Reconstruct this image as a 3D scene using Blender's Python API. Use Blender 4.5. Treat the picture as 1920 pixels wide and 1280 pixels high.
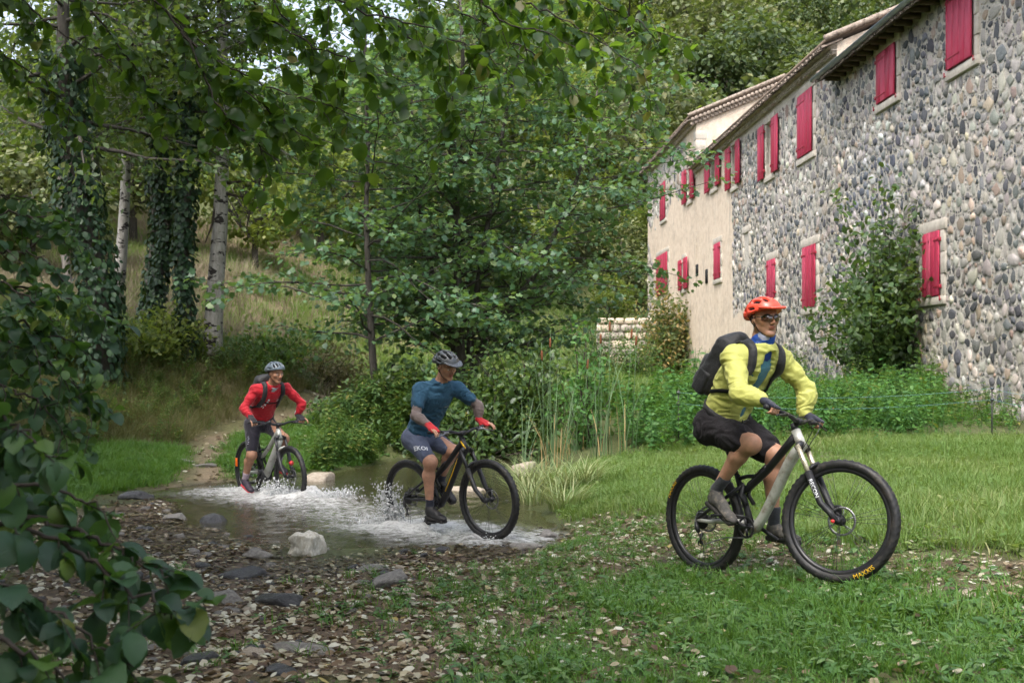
import bpy, math, random
import numpy as np
from mathutils import Vector, Matrix, Euler
from mathutils.bvhtree import BVHTree

R = math.radians
scene = bpy.context.scene
for _o in list(bpy.data.objects):
    bpy.data.objects.remove(_o, do_unlink=True)

# ---------------------------------------------------------------- camera
FPX, HOR, ZC = 2200.0, 695.0, 1.55        # focal length in photo pixels, horizon row, eye height above the water
cam_d = bpy.data.cameras.new('camera')
cam = bpy.data.objects.new('camera', cam_d)
scene.collection.objects.link(cam)
cam.location = (0, 0, ZC)
cam.rotation_euler = (R(90), 0, 0)
cam_d.sensor_width = 36.0
cam_d.lens = 36.0 * FPX / 1920.0
cam_d.shift_y = (HOR - 640.0) / 1920.0
cam_d.clip_start = 0.05
cam_d.clip_end = 3000
cam_d.dof.use_dof = True
cam_d.dof.focus_distance = 9.0
cam_d.dof.aperture_fstop = 5.6
scene.camera = cam

# ---------------------------------------------------------------- sky, sun, exposure
SUN_EL, SUN_AZ = R(58), R(205)            # high soft sun behind a bright overcast, from behind the camera's left
world = bpy.data.worlds.new('World')
scene.world = world
world.use_nodes = True
_nt = world.node_tree
_nt.nodes.clear()
_out = _nt.nodes.new('ShaderNodeOutputWorld')
_bg = _nt.nodes.new('ShaderNodeBackground')
_sky = _nt.nodes.new('ShaderNodeTexSky')
_sky.sky_type = 'NISHITA'
_sky.sun_disc = False
_sky.sun_elevation = SUN_EL
_sky.sun_rotation = SUN_AZ
_sky.altitude = 300
_sky.air_density = 1.0
_sky.dust_density = 6.0
_sky.ozone_density = 1.0
_hs = _nt.nodes.new('ShaderNodeHueSaturation')
_hs.inputs['Saturation'].default_value = 0.55
_nt.links.new(_sky.outputs[0], _hs.inputs['Color'])
_nt.links.new(_hs.outputs[0], _bg.inputs[0])
_bg.inputs[1].default_value = 0.15
_nt.links.new(_bg.outputs[0], _out.inputs[0])

sun_d = bpy.data.lights.new('sun', 'SUN')
sun_d.energy = 1.15
sun_d.angle = R(28)
sun_d.color = (1.0, 0.97, 0.93)
sun = bpy.data.objects.new('sun', sun_d)
scene.collection.objects.link(sun)
_sd = Vector((math.sin(SUN_AZ) * math.cos(SUN_EL), math.cos(SUN_AZ) * math.cos(SUN_EL), math.sin(SUN_EL)))
sun.rotation_euler = _sd.to_track_quat('Z', 'Y').to_euler()

scene.view_settings.view_transform = 'Standard'
scene.view_settings.look = 'None'
scene.view_settings.exposure = 1.5
scene.view_settings.gamma = 1.0
scene.view_settings.use_curve_mapping = False

scene.render.engine = 'CYCLES'
cy = scene.cycles
cy.max_bounces = 5
cy.diffuse_bounces = 2
cy.glossy_bounces = 2
cy.transmission_bounces = 3
cy.transparent_max_bounces = 6
cy.caustics_reflective = False
cy.caustics_refractive = False
cy.use_adaptive_sampling = True
cy.adaptive_threshold = 0.035
cy.use_denoising = True
scene.render.film_transparent = False
# ================================================================ helpers
rng = np.random.default_rng(7)
random.seed(7)
COL = scene.collection.objects

def P(px, py, Y):
    """the point that stands at photo pixel (px, py) at depth Y"""
    return np.array((Y * (px - 960.0) / FPX, Y, ZC + Y * (HOR - py) / FPX))

def tag(o, label=None, cat=None, group=None, kind=None):
    if label: o['label'] = label
    if cat: o['category'] = cat
    if group: o['group'] = group
    if kind: o['kind'] = kind
    return o

def set_parent(o, parent):
    if parent is not None:
        o.parent = parent
        o.matrix_parent_inverse = parent.matrix_basis.inverted() if parent.parent is None else (parent.parent.matrix_basis @ parent.matrix_parent_inverse @ parent.matrix_basis).inverted()

def empty(name, loc=(0, 0, 0)):
    o = bpy.data.objects.new(name, None)
    o.empty_display_size = 0.1
    o.location = loc
    COL.link(o)
    return o

def mesh_np(name, V, faces, mat=None, smooth=False, attrs=None, mats=None, midx=None):
    """faces: list of int arrays (n, k)"""
    me = bpy.data.meshes.new(name)
    V = np.ascontiguousarray(V, dtype=np.float32)
    faces = [np.asarray(f, dtype=np.int32) for f in faces if len(f)]
    me.vertices.add(len(V))
    me.vertices.foreach_set('co', V.ravel())
    if faces:
        loops = np.concatenate([f.ravel() for f in faces])
        tot = np.concatenate([np.full(len(f), f.shape[1], dtype=np.int32) for f in faces])
        start = np.concatenate([[0], np.cumsum(tot)[:-1]]).astype(np.int32)
        me.loops.add(len(loops))
        me.loops.foreach_set('vertex_index', loops)
        me.polygons.add(len(tot))
        me.polygons.foreach_set('loop_start', start)
        me.polygons.foreach_set('loop_total', tot)
        if smooth:
            me.polygons.foreach_set('use_smooth', np.ones(len(tot), dtype=bool))
        if midx is not None:
            me.polygons.foreach_set('material_index', np.asarray(midx, dtype=np.int32))
    for k, a in (attrs or {}).items():
        a = np.asarray(a, dtype=np.float32)
        if a.ndim == 1:
            at = me.attributes.new(k, 'FLOAT', 'POINT')
            at.data.foreach_set('value', a)
        else:
            at = me.attributes.new(k, 'FLOAT_COLOR', 'POINT')
            if a.shape[1] == 3:
                a = np.concatenate([a, np.ones((len(a), 1), dtype=np.float32)], axis=1)
            at.data.foreach_set('color', np.ascontiguousarray(a).ravel())
    me.update(calc_edges=True)
    me.validate()
    for m in (mats or ([mat] if mat else [])):
        me.materials.append(m)
    return me

def link(name, me, parent=None, loc=None):
    o = bpy.data.objects.new(name, me)
    COL.link(o)
    if loc is not None:
        o.location = loc
    set_parent(o, parent)
    return o

def obj(name, V, faces, mat=None, parent=None, smooth=False, **kw):
    return link(name, mesh_np(name, V, faces, mat, smooth, **kw), parent)

class MB:
    """collects primitives into one mesh"""
    def __init__(s):
        s.V = []; s.F = {}; s.n = 0
    def add(s, V, faces):
        V = np.asarray(V, dtype=float)
        for f in faces:
            f = np.asarray(f, dtype=np.int32)
            if len(f):
                s.F.setdefault(f.shape[1], []).append(f + s.n)
        s.V.append(V); s.n += len(V)
        return s
    def box(s, c, size, M=None, bevel=0.0):
        x, y, z = np.asarray(size, dtype=float) / 2
        if bevel > 0:
            b = min(bevel, x * .9, y * .9, z * .9)
            V = []
            for sx in (-1, 1):
                for sy in (-1, 1):
                    for sz in (-1, 1):
                        V += [(sx * x, sy * (y - b), sz * (z - b)), (sx * (x - b), sy * y, sz * (z - b)), (sx * (x - b), sy * (y - b), sz * z)]
            V = np.array(V)
            def i(sx, sy, sz, k): return ((sx * 2 + sy) * 2 + sz) * 3 + k
            Q = []
            Q += [[i(0,0,0,0), i(0,0,1,0), i(0,1,1,0), i(0,1,0,0)], [i(1,0,0,0), i(1,1,0,0), i(1,1,1,0), i(1,0,1,0)]]
            Q += [[i(0,0,0,1), i(1,0,0,1), i(1,0,1,1), i(0,0,1,1)], [i(0,1,0,1), i(0,1,1,1), i(1,1,1,1), i(1,1,0,1)]]
            Q += [[i(0,0,0,2), i(0,1,0,2), i(1,1,0,2), i(1,0,0,2)], [i(0,0,1,2), i(1,0,1,2), i(1,1,1,2), i(0,1,1,2)]]
            for a in (0, 1):
                for c_ in (0, 1):
                    Q.append([i(a,c_,0,0), i(a,c_,1,0), i(a,c_,1,1), i(a,c_,0,1)] if (a ^ c_) else [i(a,c_,0,1), i(a,c_,1,1), i(a,c_,1,0), i(a,c_,0,0)])
                    Q.append([i(a,0,c_,0), i(a,1,c_,0), i(a,1,c_,2), i(a,0,c_,2)] if not (a ^ c_) else [i(a,0,c_,2), i(a,1,c_,2), i(a,1,c_,0), i(a,0,c_,0)])
                    Q.append([i(0,a,c_,1), i(1,a,c_,1), i(1,a,c_,2), i(0,a,c_,2)] if (a ^ c_) else [i(0,a,c_,2), i(1,a,c_,2), i(1,a,c_,1), i(0,a,c_,1)])
            T = [[i(a,b_,c_,0), i(a,b_,c_,1), i(a,b_,c_,2)] for a in (0,1) for b_ in (0,1) for c_ in (0,1)]
            faces = [Q, T]
        else:
            V = np.array([(sx * x, sy * y, sz * z) for sx in (-1, 1) for sy in (-1, 1) for sz in (-1, 1)])
            faces = [[[0,1,3,2], [4,6,7,5], [0,4,5,1], [2,3,7,6], [0,2,6,4], [1,5,7,3]]]
        if M is not None:
            V = V @ np.asarray(M)[:3, :3].T
        return s.add(V + np.asarray(c), faces)
    def tube(s, pts, rad, n=8, cap=True, flat=1.0, up=None):
        V, F = tube_np(pts, rad, n, cap, flat, up)
        return s.add(V, F)
    def cyl(s, a, b, r, n=12, r2=None):
        return s.tube([a, b], [r, r if r2 is None else r2], n)
    def lathe(s, prof, axis_p, axis_d, n=24, close=False):
        """prof: list of (along, radius)"""
        d = np.asarray(axis_d, dtype=float); d = d / np.linalg.norm(d)
        a = np.cross(d, (0, 0, 1.0) if abs(d[2]) < .9 else (1.0, 0, 0)); a /= np.linalg.norm(a)
        b = np.cross(d, a)
        th = np.arange(n) * 2 * np.pi / n
        ring = np.cos(th)[:, None] * a + np.sin(th)[:, None] * b
        V = np.concatenate([np.asarray(axis_p) + d * t + ring * r for t, r in prof])
        m = len(prof)
        Q = []
        for k in range(m if close else m - 1):
            k2 = (k + 1) % m
            for j in range(n):
                j2 = (j + 1) % n
                Q.append([k * n + j, k * n + j2, k2 * n + j2, k2 * n + j])
        F = [Q]
        return s.add(V, F)
    def quad(s, pts):
        return s.add(pts, [[[0, 1, 2, 3]]])
    def ico(s, c, r, sub=1, scale=(1, 1, 1), M=None):
        V, F = ico_np(sub)
        V = V * np.asarray(scale) * r
        if M is not None: V = V @ np.asarray(M)[:3, :3].T
        return s.add(V + np.asarray(c), [F])
    def mesh(s, name, mat=None, smooth=False, **kw):
        return mesh_np(name, np.concatenate(s.V), [np.concatenate(f) for f in s.F.values()], mat, smooth, **kw)
    def build(s, name, mat=None, parent=None, smooth=False, **kw):
        return link(name, s.mesh(name, mat, smooth, **kw), parent)

def tube_np(pts, rad, n=8, cap=True, flat=1.0, up=None):
    pts = np.asarray(pts, dtype=float)
    rad = np.broadcast_to(np.asarray(rad, dtype=float), (len(pts),))
    tan = np.gradient(pts, axis=0)
    tan /= np.linalg.norm(tan, axis=1)[:, None] + 1e-12
    u = np.asarray(up, dtype=float) if up is not None else np.array((0, 0, 1.0))
    if abs(tan[0] @ u) > .95: u = np.array((1.0, 0, 0))
    th = np.arange(n) * 2 * np.pi / n
    rings = []
    a = np.cross(tan[0], u); a /= np.linalg.norm(a)
    for p, t, r in zip(pts, tan, rad):
        a = a - t * (a @ t); a /= np.linalg.norm(a) + 1e-12
        b = np.cross(t, a)
        rings.append(p + r * (np.cos(th)[:, None] * a * flat + np.sin(th)[:, None] * b))
    V = np.concatenate(rings)
    m = len(pts)
    j = np.arange(n); j2 = (j + 1) % n
    Q = np.concatenate([np.stack([k * n + j, k * n + j2, (k + 1) * n + j2, (k + 1) * n + j], 1) for k in range(m - 1)])
    F = [Q]
    if cap:
        c0, c1 = len(V), len(V) + 1
        V = np.concatenate([V, pts[:1], pts[-1:]])
        T = np.concatenate([np.stack([j2, j, np.full(n, c0)], 1), np.stack([(m - 1) * n + j, (m - 1) * n + j2, np.full(n, c1)], 1)])
        F.append(T)
    return V, F

_ico = {}
def ico_np(sub=1):
    if sub in _ico: return _ico[sub]
    t = (1 + 5 ** .5) / 2
    V = np.array([(-1,t,0),(1,t,0),(-1,-t,0),(1,-t,0),(0,-1,t),(0,1,t),(0,-1,-t),(0,1,-t),(t,0,-1),(t,0,1),(-t,0,-1),(-t,0,1)], dtype=float)
    F = [(0,11,5),(0,5,1),(0,1,7),(0,7,10),(0,10,11),(1,5,9),(5,11,4),(11,10,2),(10,7,6),(7,1,8),(3,9,4),(3,4,2),(3,2,6),(3,6,8),(3,8,9),(4,9,5),(2,4,11),(6,2,10),(8,6,7),(9,8,1)]
    V /= np.linalg.norm(V[0])
    for _ in range(sub - 1):
        V = list(map(tuple, V)); cache = {}; F2 = []
        def mid(a, b):
            k = (min(a, b), max(a, b))
            if k not in cache:
                p = np.array(V[a]) + np.array(V[b]); p /= np.linalg.norm(p)
                V.append(tuple(p)); cache[k] = len(V) - 1
            return cache[k]
        for a, b, c in F:
            ab, bc, ca = mid(a, b), mid(b, c), mid(c, a)
            F2 += [(a, ab, ca), (b, bc, ab), (c, ca, bc), (ab, bc, ca)]
        F = F2; V = np.array(V)
    _ico[sub] = (np.array(V), np.array(F, dtype=np.int32))
    return _ico[sub]

def rotz(a):
    c, s_ = math.cos(a), math.sin(a)
    return np.array(((c, -s_, 0), (s_, c, 0), (0, 0, 1.0)))

# ---------------------------------------------------------------- noise for shapes
def vnoise(x, y, z=None, seed=0):
    x = np.asarray(x, dtype=float); y = np.asarray(y, dtype=float)
    z = np.zeros_like(x) + .5 if z is None else np.asarray(z, dtype=float)
    xi, yi, zi = np.floor(x), np.floor(y), np.floor(z)
    fx, fy, fz = x - xi, y - yi, z - zi
    fx, fy, fz = [f * f * (3 - 2 * f) for f in (fx, fy, fz)]
    def h(a, b, c):
        n = (a.astype(np.int64) * 374761393 + b.astype(np.int64) * 668265263 + c.astype(np.int64) * 2147483647 + seed * 1274126177) & 0x7fffffff
        n = ((n ^ (n >> 13)) * 1274126177) & 0x7fffffff
        n = n ^ (n >> 16)
        return (n & 0xffff) / 65535.0
    r = 0
    for dx in (0, 1):
        for dy in (0, 1):
            for dz in (0, 1):
                w = (fx if dx else 1 - fx) * (fy if dy else 1 - fy) * (fz if dz else 1 - fz)
                r = r + w * h(xi + dx, yi + dy, zi + dz)
    return r * 2 - 1

def fbm(x, y, z=None, seed=0, oct=3):
    r, a, f = 0, 1.0, 1.0
    for k in range(oct):
        r = r + a * vnoise(np.asarray(x) * f, np.asarray(y) * f, None if z is None else np.asarray(z) * f, seed + k)
        a *= .5; f *= 2.03
    return r / 1.75

def sstep(a, b, x):
    t = np.clip((np.asarray(x, dtype=float) - a) / (b - a), 0, 1)
    return t * t * (3 - 2 * t)

def poly_sd(poly, X, Y):
    """signed distance to a polygon, negative inside"""
    poly = np.asarray(poly, dtype=float)
    X = np.asarray(X, dtype=float); Y = np.asarray(Y, dtype=float)
    d = np.full(X.shape, 1e18); inside = np.zeros(X.shape, dtype=bool)
    for i in range(len(poly)):
        a, b = poly[i], poly[(i + 1) % len(poly)]
        e = b - a; wx, wy = X - a[0], Y - a[1]
        t = np.clip((wx * e[0] + wy * e[1]) / (e @ e + 1e-12), 0, 1)
        d = np.minimum(d, (wx - e[0] * t) ** 2 + (wy - e[1] * t) ** 2)
        c = ((a[1] > Y) != (b[1] > Y)) & (X < (b[0] - a[0]) * (Y - a[1]) / (b[1] - a[1] + 1e-15) + a[0])
        inside ^= c
    d = np.sqrt(d)
    return np.where(inside, -d, d)

# ---------------------------------------------------------------- materials
class NT:
    def __init__(s, name):
        s.m = bpy.data.materials.new(name)
        s.m.use_nodes = True
        s.t = s.m.node_tree
        s.t.nodes.clear()
        s.out = s.t.nodes.new('ShaderNodeOutputMaterial')
    def n(s, typ, **kw):
        nd = s.t.nodes.new('ShaderNode' + typ)
        ins = kw.pop('ins', {})
        for k, v in kw.items(): setattr(nd, k, v)
        for k, v in ins.items(): s.set(nd.inputs[k], v)
        return nd
    def set(s, inp, v):
        if isinstance(v, bpy.types.NodeSocket): s.t.links.new(v, inp)
        else:
            if hasattr(inp, 'default_value') and inp.type == 'RGBA' and len(v) == 3: v = (*v, 1)
            inp.default_value = v
    def pos(s, kind='Object'):
        return s.n('TexCoord').outputs[kind]
    def noise(s, scale=5, detail=3, rough=.55, vec=None, dist=0.0):
        nd = s.n('TexNoise', ins={'Scale': scale, 'Detail': detail, 'Roughness': rough, 'Distortion': dist})
        s.set(nd.inputs['Vector'], vec if vec is not None else s.pos())
        return nd.outputs['Fac']
    def ramp(s, fac, stops):
        nd = s.n('ValToRGB')
        cr = nd.color_ramp
        while len(cr.elements) < len(stops): cr.elements.new(.5)
        for e, (p, c) in zip(cr.elements, stops):
            e.position = p; e.color = (*c[:3], 1) if len(c) < 4 else c
        s.set(nd.inputs[0], fac)
        return nd.outputs[0]
    def mix(s, a, b, fac, mode='MIX'):
        nd = s.n('Mix', data_type='RGBA', blend_type=mode)
        s.set(nd.inputs[0], fac); s.set(nd.inputs[6], a); s.set(nd.inputs[7], b)
        return nd.outputs[2]
    def math(s, op, a, b=0.0, clamp=False):
        nd = s.n('Math', operation=op, use_clamp=clamp)
        s.set(nd.inputs[0], a); s.set(nd.inputs[1], b)
        return nd.outputs[0]
    def maprange(s, v, a, b, c=0.0, d=1.0):
        nd = s.n('MapRange', ins={'From Min': a, 'From Max': b, 'To Min': c, 'To Max': d})
        s.set(nd.inputs[0], v)
        return nd.outputs[0]
    def attr(s, name, out='Fac', typ='GEOMETRY'):
        nd = s.n('Attribute', attribute_name=name, attribute_type=typ)
        return nd.outputs[out]
    def bump(s, h, strength=.4, dist=.02):
        return s.n('Bump', ins={'Strength': strength, 'Distance': dist, 'Height': h}).outputs[0]
    def principled(s, color, rough=.6, spec=.5, normal=None, metal=0.0, **kw):
        nd = s.n('BsdfPrincipled')
        s.set(nd.inputs['Base Color'], color); s.set(nd.inputs['Roughness'], rough)
        s.set(nd.inputs['Specular IOR Level'], spec); s.set(nd.inputs['Metallic'], metal)
        if normal is not None: s.set(nd.inputs['Normal'], normal)
        for k, v in kw.items(): s.set(nd.inputs[k], v)
        return nd.outputs[0]
    def done(s, shader):
        s.t.links.new(shader, s.out.inputs[0])
        return s.m

def mat(name, color, rough=.6, spec=.4, metal=0.0, var=.15, nscale=6.0, bump=0.0, bscale=60.0, dirt=None, coat=0.0):
    """plain procedural surface: base colour with soft mottling, optional fine relief and dirt"""
    s = NT(name)
    c = np.asarray(color, dtype=float)
    f = s.noise(nscale, 4)
    col = s.ramp(f, [(.3, c * (1 - var)), (.7, np.minimum(c * (1 + var), 1))])
    if dirt is not None:
        dm = s.maprange(s.noise(nscale * 2.3, 5, .65), .5, .72)
        col = s.mix(col, dirt, dm)
    nrm = s.bump(s.noise(bscale, 3), bump, .01) if bump > 0 else None
    kw = {'Coat Weight': coat} if coat else {}
    r = s.maprange(s.noise(nscale * 1.7, 3), .3, .7, max(rough - .08, .02), min(rough + .08, 1))
    return s.done(s.principled(col, r, spec, nrm, metal, **kw))

def leaf_mat(name, stops, rough=.42, spec=.5, trans=.35, tcol=None, source='island', bump=False, patch=None):
    """leaf or blade: colour per leaf, sky sheen on top, light through the blade"""
    s = NT(name)
    isl = s.n('NewGeometry').outputs['Random Per Island']
    orn = s.n('ObjectInfo').outputs['Random']
    if source == 'island': fac = isl
    elif source == 'object': fac = orn
    else: fac = s.math('FRACT', s.math('ADD', isl, orn))
    if patch:
        pn = s.noise(patch, 3, .6, s.n('NewGeometry').outputs['Position'])
        fac = s.math('ADD', s.math('MULTIPLY', fac, .55), s.maprange(pn, .3, .7, 0, .45), True)
    col = s.ramp(fac, stops)
    nrm = None
    if bump:
        w = s.n('TexWave', wave_type='BANDS', bands_direction='DIAGONAL', ins={'Scale': 9.0, 'Distortion': 1.0})
        s.set(w.inputs['Vector'], s.pos())
        nrm = s.bump(w.outputs['Fac'], .25, .004)
    p = s.principled(col, rough, spec, nrm)
    t = s.n('BsdfTranslucent')
    tc = s.mix(col, tcol if tcol else (.35, .5, .05), .45 if tcol is None else .6)
    s.set(t.inputs[0], tc)
    mx = s.n('MixShader', ins={0: trans})
    s.t.links.new(p, mx.inputs[1]); s.t.links.new(t.outputs[0], mx.inputs[2])
    return s.done(mx.outputs[0])

# ---------------------------------------------------------------- leaves
def leaf_shape(kind):
    """verts (x along the leaf 0..1, y half width, z), tris"""
    if kind == 'two':
        V = np.array([(0,0,0),(.45,.33,.05),(1,0,-.08),(.45,-.33,.05)])
        F = np.array([(0,2,1),(0,3,2)])
    elif kind == 'six':
        V = np.array([(0,0,0),(.25,.3,.05),(.65,.34,.04),(1,0,-.1),(.65,-.34,.04),(.25,-.3,.05),(.45,0,0)])
        F = np.array([(0,6,1),(1,6,2),(2,6,3),(3,6,4),(4,6,5),(5,6,0)])
    elif kind == 'lobed':
        V = np.array([(0,0,0),(.15,.38,.04),(.42,.30,.0),(.62,.5,.05),(.7,.22,0),(1,0,-.12),(.7,-.22,0),(.62,-.5,.05),(.42,-.30,0),(.15,-.38,.04),(.4,0,.02)])
        n = 10
        F = np.array([(10,(i+1)%n,i) for i in range(n)])
    elif kind == 'round':   # near leaf: rounded, toothed edge, bent along the midrib
        n = 9
        t = np.linspace(0, 1, n)
        w = .43 * np.sin(np.pi * np.clip(t * .96 + .035, 0, 1)) ** .62
        w[0] = .0; w[-1] = .0
        z = -.16 * (t - .35) ** 2 * 2
        L = np.stack([t, w, z + .22 * w], 1); Rr = np.stack([t, -w, z + .22 * w], 1); C = np.stack([t, 0 * t, z], 1)
        V = np.concatenate([C, L[1:-1], Rr[1:-1]])
        l = lambda i: n + i - 1
        r = lambda i: n + (n - 2) + i - 1
        F = []
        for i in range(n - 1):
            if i == 0:
                F += [(0, 1, l(1)), (0, r(1), 1)]
            elif i == n - 2:
                F += [(i, n - 1, l(i)), (i, r(i), n - 1)]
            else:
                F += [(i, i + 1, l(i + 1)), (i, l(i + 1), l(i)), (i, r(i), r(i + 1)), (i, r(i + 1), i + 1)]
        F = np.array(F)
    return V, F

def leaves_np(pos, axis, normal, size, kind='two', wid=1.0):
    V, F = leaf_shape(kind)
    pos = np.asarray(pos); axis = np.asarray(axis, dtype=float); normal = np.asarray(normal, dtype=float)
    a = axis / (np.linalg.norm(axis, axis=1)[:, None] + 1e-9)
    nn = normal - a * np.sum(normal * a, 1)[:, None]
    nn /= np.linalg.norm(nn, axis=1)[:, None] + 1e-9
    b = np.cross(nn, a)
    sz = np.broadcast_to(np.asarray(size, dtype=float), (len(pos),))[:, None, None]
    W = V[None, :, 0:1] * a[:, None, :] + V[None, :, 1:2] * b[:, None, :] * wid + V[None, :, 2:3] * nn[:, None, :]
    out = (pos[:, None, :] + W * sz).reshape(-1, 3)
    f = (F[None] + (np.arange(len(pos)) * len(V))[:, None, None]).reshape(-1, 3)
    return out, f

# ---------------------------------------------------------------- instancing for stuff (grass, litter)
def scatter(name, pts, rots, scls, idx, sources, label, cat):
    """ONE object of kind stuff: points that geometry nodes turn into tufts, leaves or plants"""
    col = bpy.data.collections.new(name + '_source')
    for k, me in enumerate(sources):
        so = bpy.data.objects.new('%s_%02d' % (name, k), me)
        col.objects.link(so)
    me = bpy.data.meshes.new(name)
    pts = np.asarray(pts, dtype=np.float32)
    me.vertices.add(len(pts)); me.vertices.foreach_set('co', pts.ravel())
    a = me.attributes.new('rot', 'FLOAT_VECTOR', 'POINT'); a.data.foreach_set('vector', np.asarray(rots, dtype=np.float32).ravel())
    a = me.attributes.new('scl', 'FLOAT', 'POINT'); a.data.foreach_set('value', np.asarray(scls, dtype=np.float32))
    a = me.attributes.new('pick', 'INT', 'POINT'); a.data.foreach_set('value', np.asarray(idx, dtype=np.int32))
    for m in sources[0].materials: me.materials.append(m)
    o = link(name, me)
    g = bpy.data.node_groups.new(name, 'GeometryNodeTree')
    g.interface.new_socket('Geometry', in_out='INPUT', socket_type='NodeSocketGeometry')
    g.interface.new_socket('Geometry', in_out='OUTPUT', socket_type='NodeSocketGeometry')
    N = g.nodes.new; L = g.links.new
    gi, go = N('NodeGroupInput'), N('NodeGroupOutput')
    ci = N('GeometryNodeCollectionInfo'); ci.inputs[0].default_value = col
    ci.inputs['Separate Children'].default_value = True
    ci.inputs['Reset Children'].default_value = True
    iop = N('GeometryNodeInstanceOnPoints')
    def na(nm, typ):
        q = N('GeometryNodeInputNamedAttribute'); q.data_type = typ; q.inputs[0].default_value = nm
        return q.outputs[0]
    L(gi.outputs[0], iop.inputs['Points']); L(ci.outputs[0], iop.inputs['Instance'])
    iop.inputs['Pick Instance'].default_value = True
    L(na('pick', 'INT'), iop.inputs['Instance Index'])
    L(na('rot', 'FLOAT_VECTOR'), iop.inputs['Rotation'])
    L(na('scl', 'FLOAT'), iop.inputs['Scale'])
    L(iop.outputs[0], go.inputs[0])
    md = o.modifiers.new('scatter', 'NODES'); md.node_group = g
    tag(o, label, cat, kind='stuff')
    return o
# ================================================================ terrain
def cpt(px, py, Y): return tuple(P(px, py, Y))
CP = [cpt(*a) for a in [
    (960,1280,5.0),(1900,1280,4.9),(100,1280,5.4),(600,1200,6.4),(300,1150,7.3),(960,1110,7.6),(1250,1150,6.95),
    (1590,1090,7.11),(1330,1077,8.05),(1700,1010,8.6),(1900,960,10.2),(1800,850,17),(1600,800,21),(1800,812,20),(1920,815,19.5),
    (1300,830,18.7),(1150,930,12.5),(1100,1000,10.5),(1010,1000,10.7),(1400,900,14),(1250,880,15.5),
    (150,920,14.5),(300,850,18.5),(330,925,14.6),(360,870,17),(430,810,22),(560,775,28),(650,757,34),(720,742,40),
    (450,803,22.5),(250,833,19),(100,850,17),(0,850,17),(400,665,25),(340,655,25.3),(220,612,27.5),(100,600,25),(0,600,24),
    (520,705,27),(600,690,32),(640,665,40),(300,565,36),(450,525,42),(560,560,45),(100,545,38),(300,455,52),(520,435,60),(100,440,52),
    (700,665,45),(750,690,36),(740,650,50),(900,640,60),(1050,640,62),(1100,605,72),(1180,565,82),(1150,445,90),(1000,520,85),(800,520,80),
    (700,800,20),(620,880,18),(860,745,23),(1000,862,18.8),(1100,862,18.3),(1200,850,18.4),(1000,765,28),(1150,722,40),(760,770,25),
]]
CP += [(0,0,.2),(-4,0,.12),(4,0,.35),(0,-8,.2),(9,3,.6),(-7,3,.25),(-9,8,.35),(-8,12,.4),(12,12,.6),(-3,3,.1),(2.2,3,.27)]
for _Y in (18, 23, 29, 35, 42, 50, 60, 70):
    CP.append((11 - .0409 * _Y, _Y, .55 + .009 * max(_Y - 20, 0)))
    CP.append((18 - .0409 * _Y, _Y, .9 + .012 * max(_Y - 20, 0)))
    CP.append((24 - .0409 * _Y, _Y, 3.0 + .03 * max(_Y - 20, 0)))
CP += [(60,40,22),(60,0,14),(-50,0,6),(-45,25,9),(-60,50,18),(20,-30,1),(-20,-30,1)]
for _X in (-60, -30, -10, 10, 30, 60, 100):
    _s = sstep(-30, 12, _X)
    CP.append((_X, 105, 15 + 5 * _s)); CP.append((_X * 1.2, 135, 24 + 13 * _s)); CP.append((_X * 1.4, 180, 29 + 34 * _s)); CP.append((_X * 1.8, 260, 34 + 62 * _s))
CP = np.array(CP)
_c2 = 1.2 ** 2
def _phi(dx, dy): return np.sqrt(dx * dx + dy * dy + _c2)
_A = _phi(CP[:, None, 0] - CP[None, :, 0], CP[:, None, 1] - CP[None, :, 1])
_n = len(CP)
_PM = np.concatenate([np.ones((_n, 1)), CP[:, :2] / 50], 1)
_K = np.block([[_A - np.eye(_n) * .25, _PM], [_PM.T, np.zeros((3, 3))]])
_W = np.linalg.solve(_K, np.concatenate([CP[:, 2], np.zeros(3)]))
def rbf(X, Y):
    X = np.asarray(X, dtype=float); Y = np.asarray(Y, dtype=float)
    r = _W[_n] + _W[_n + 1] * X / 50 + _W[_n + 2] * Y / 50
    for i in range(_n):
        r = r + _W[i] * _phi(X - CP[i, 0], Y - CP[i, 1])
    return r

def flat(px, py, z=0.0):
    Y = (z - ZC) * FPX / (HOR - py)
    return (Y * (px - 960) / FPX, Y)

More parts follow.
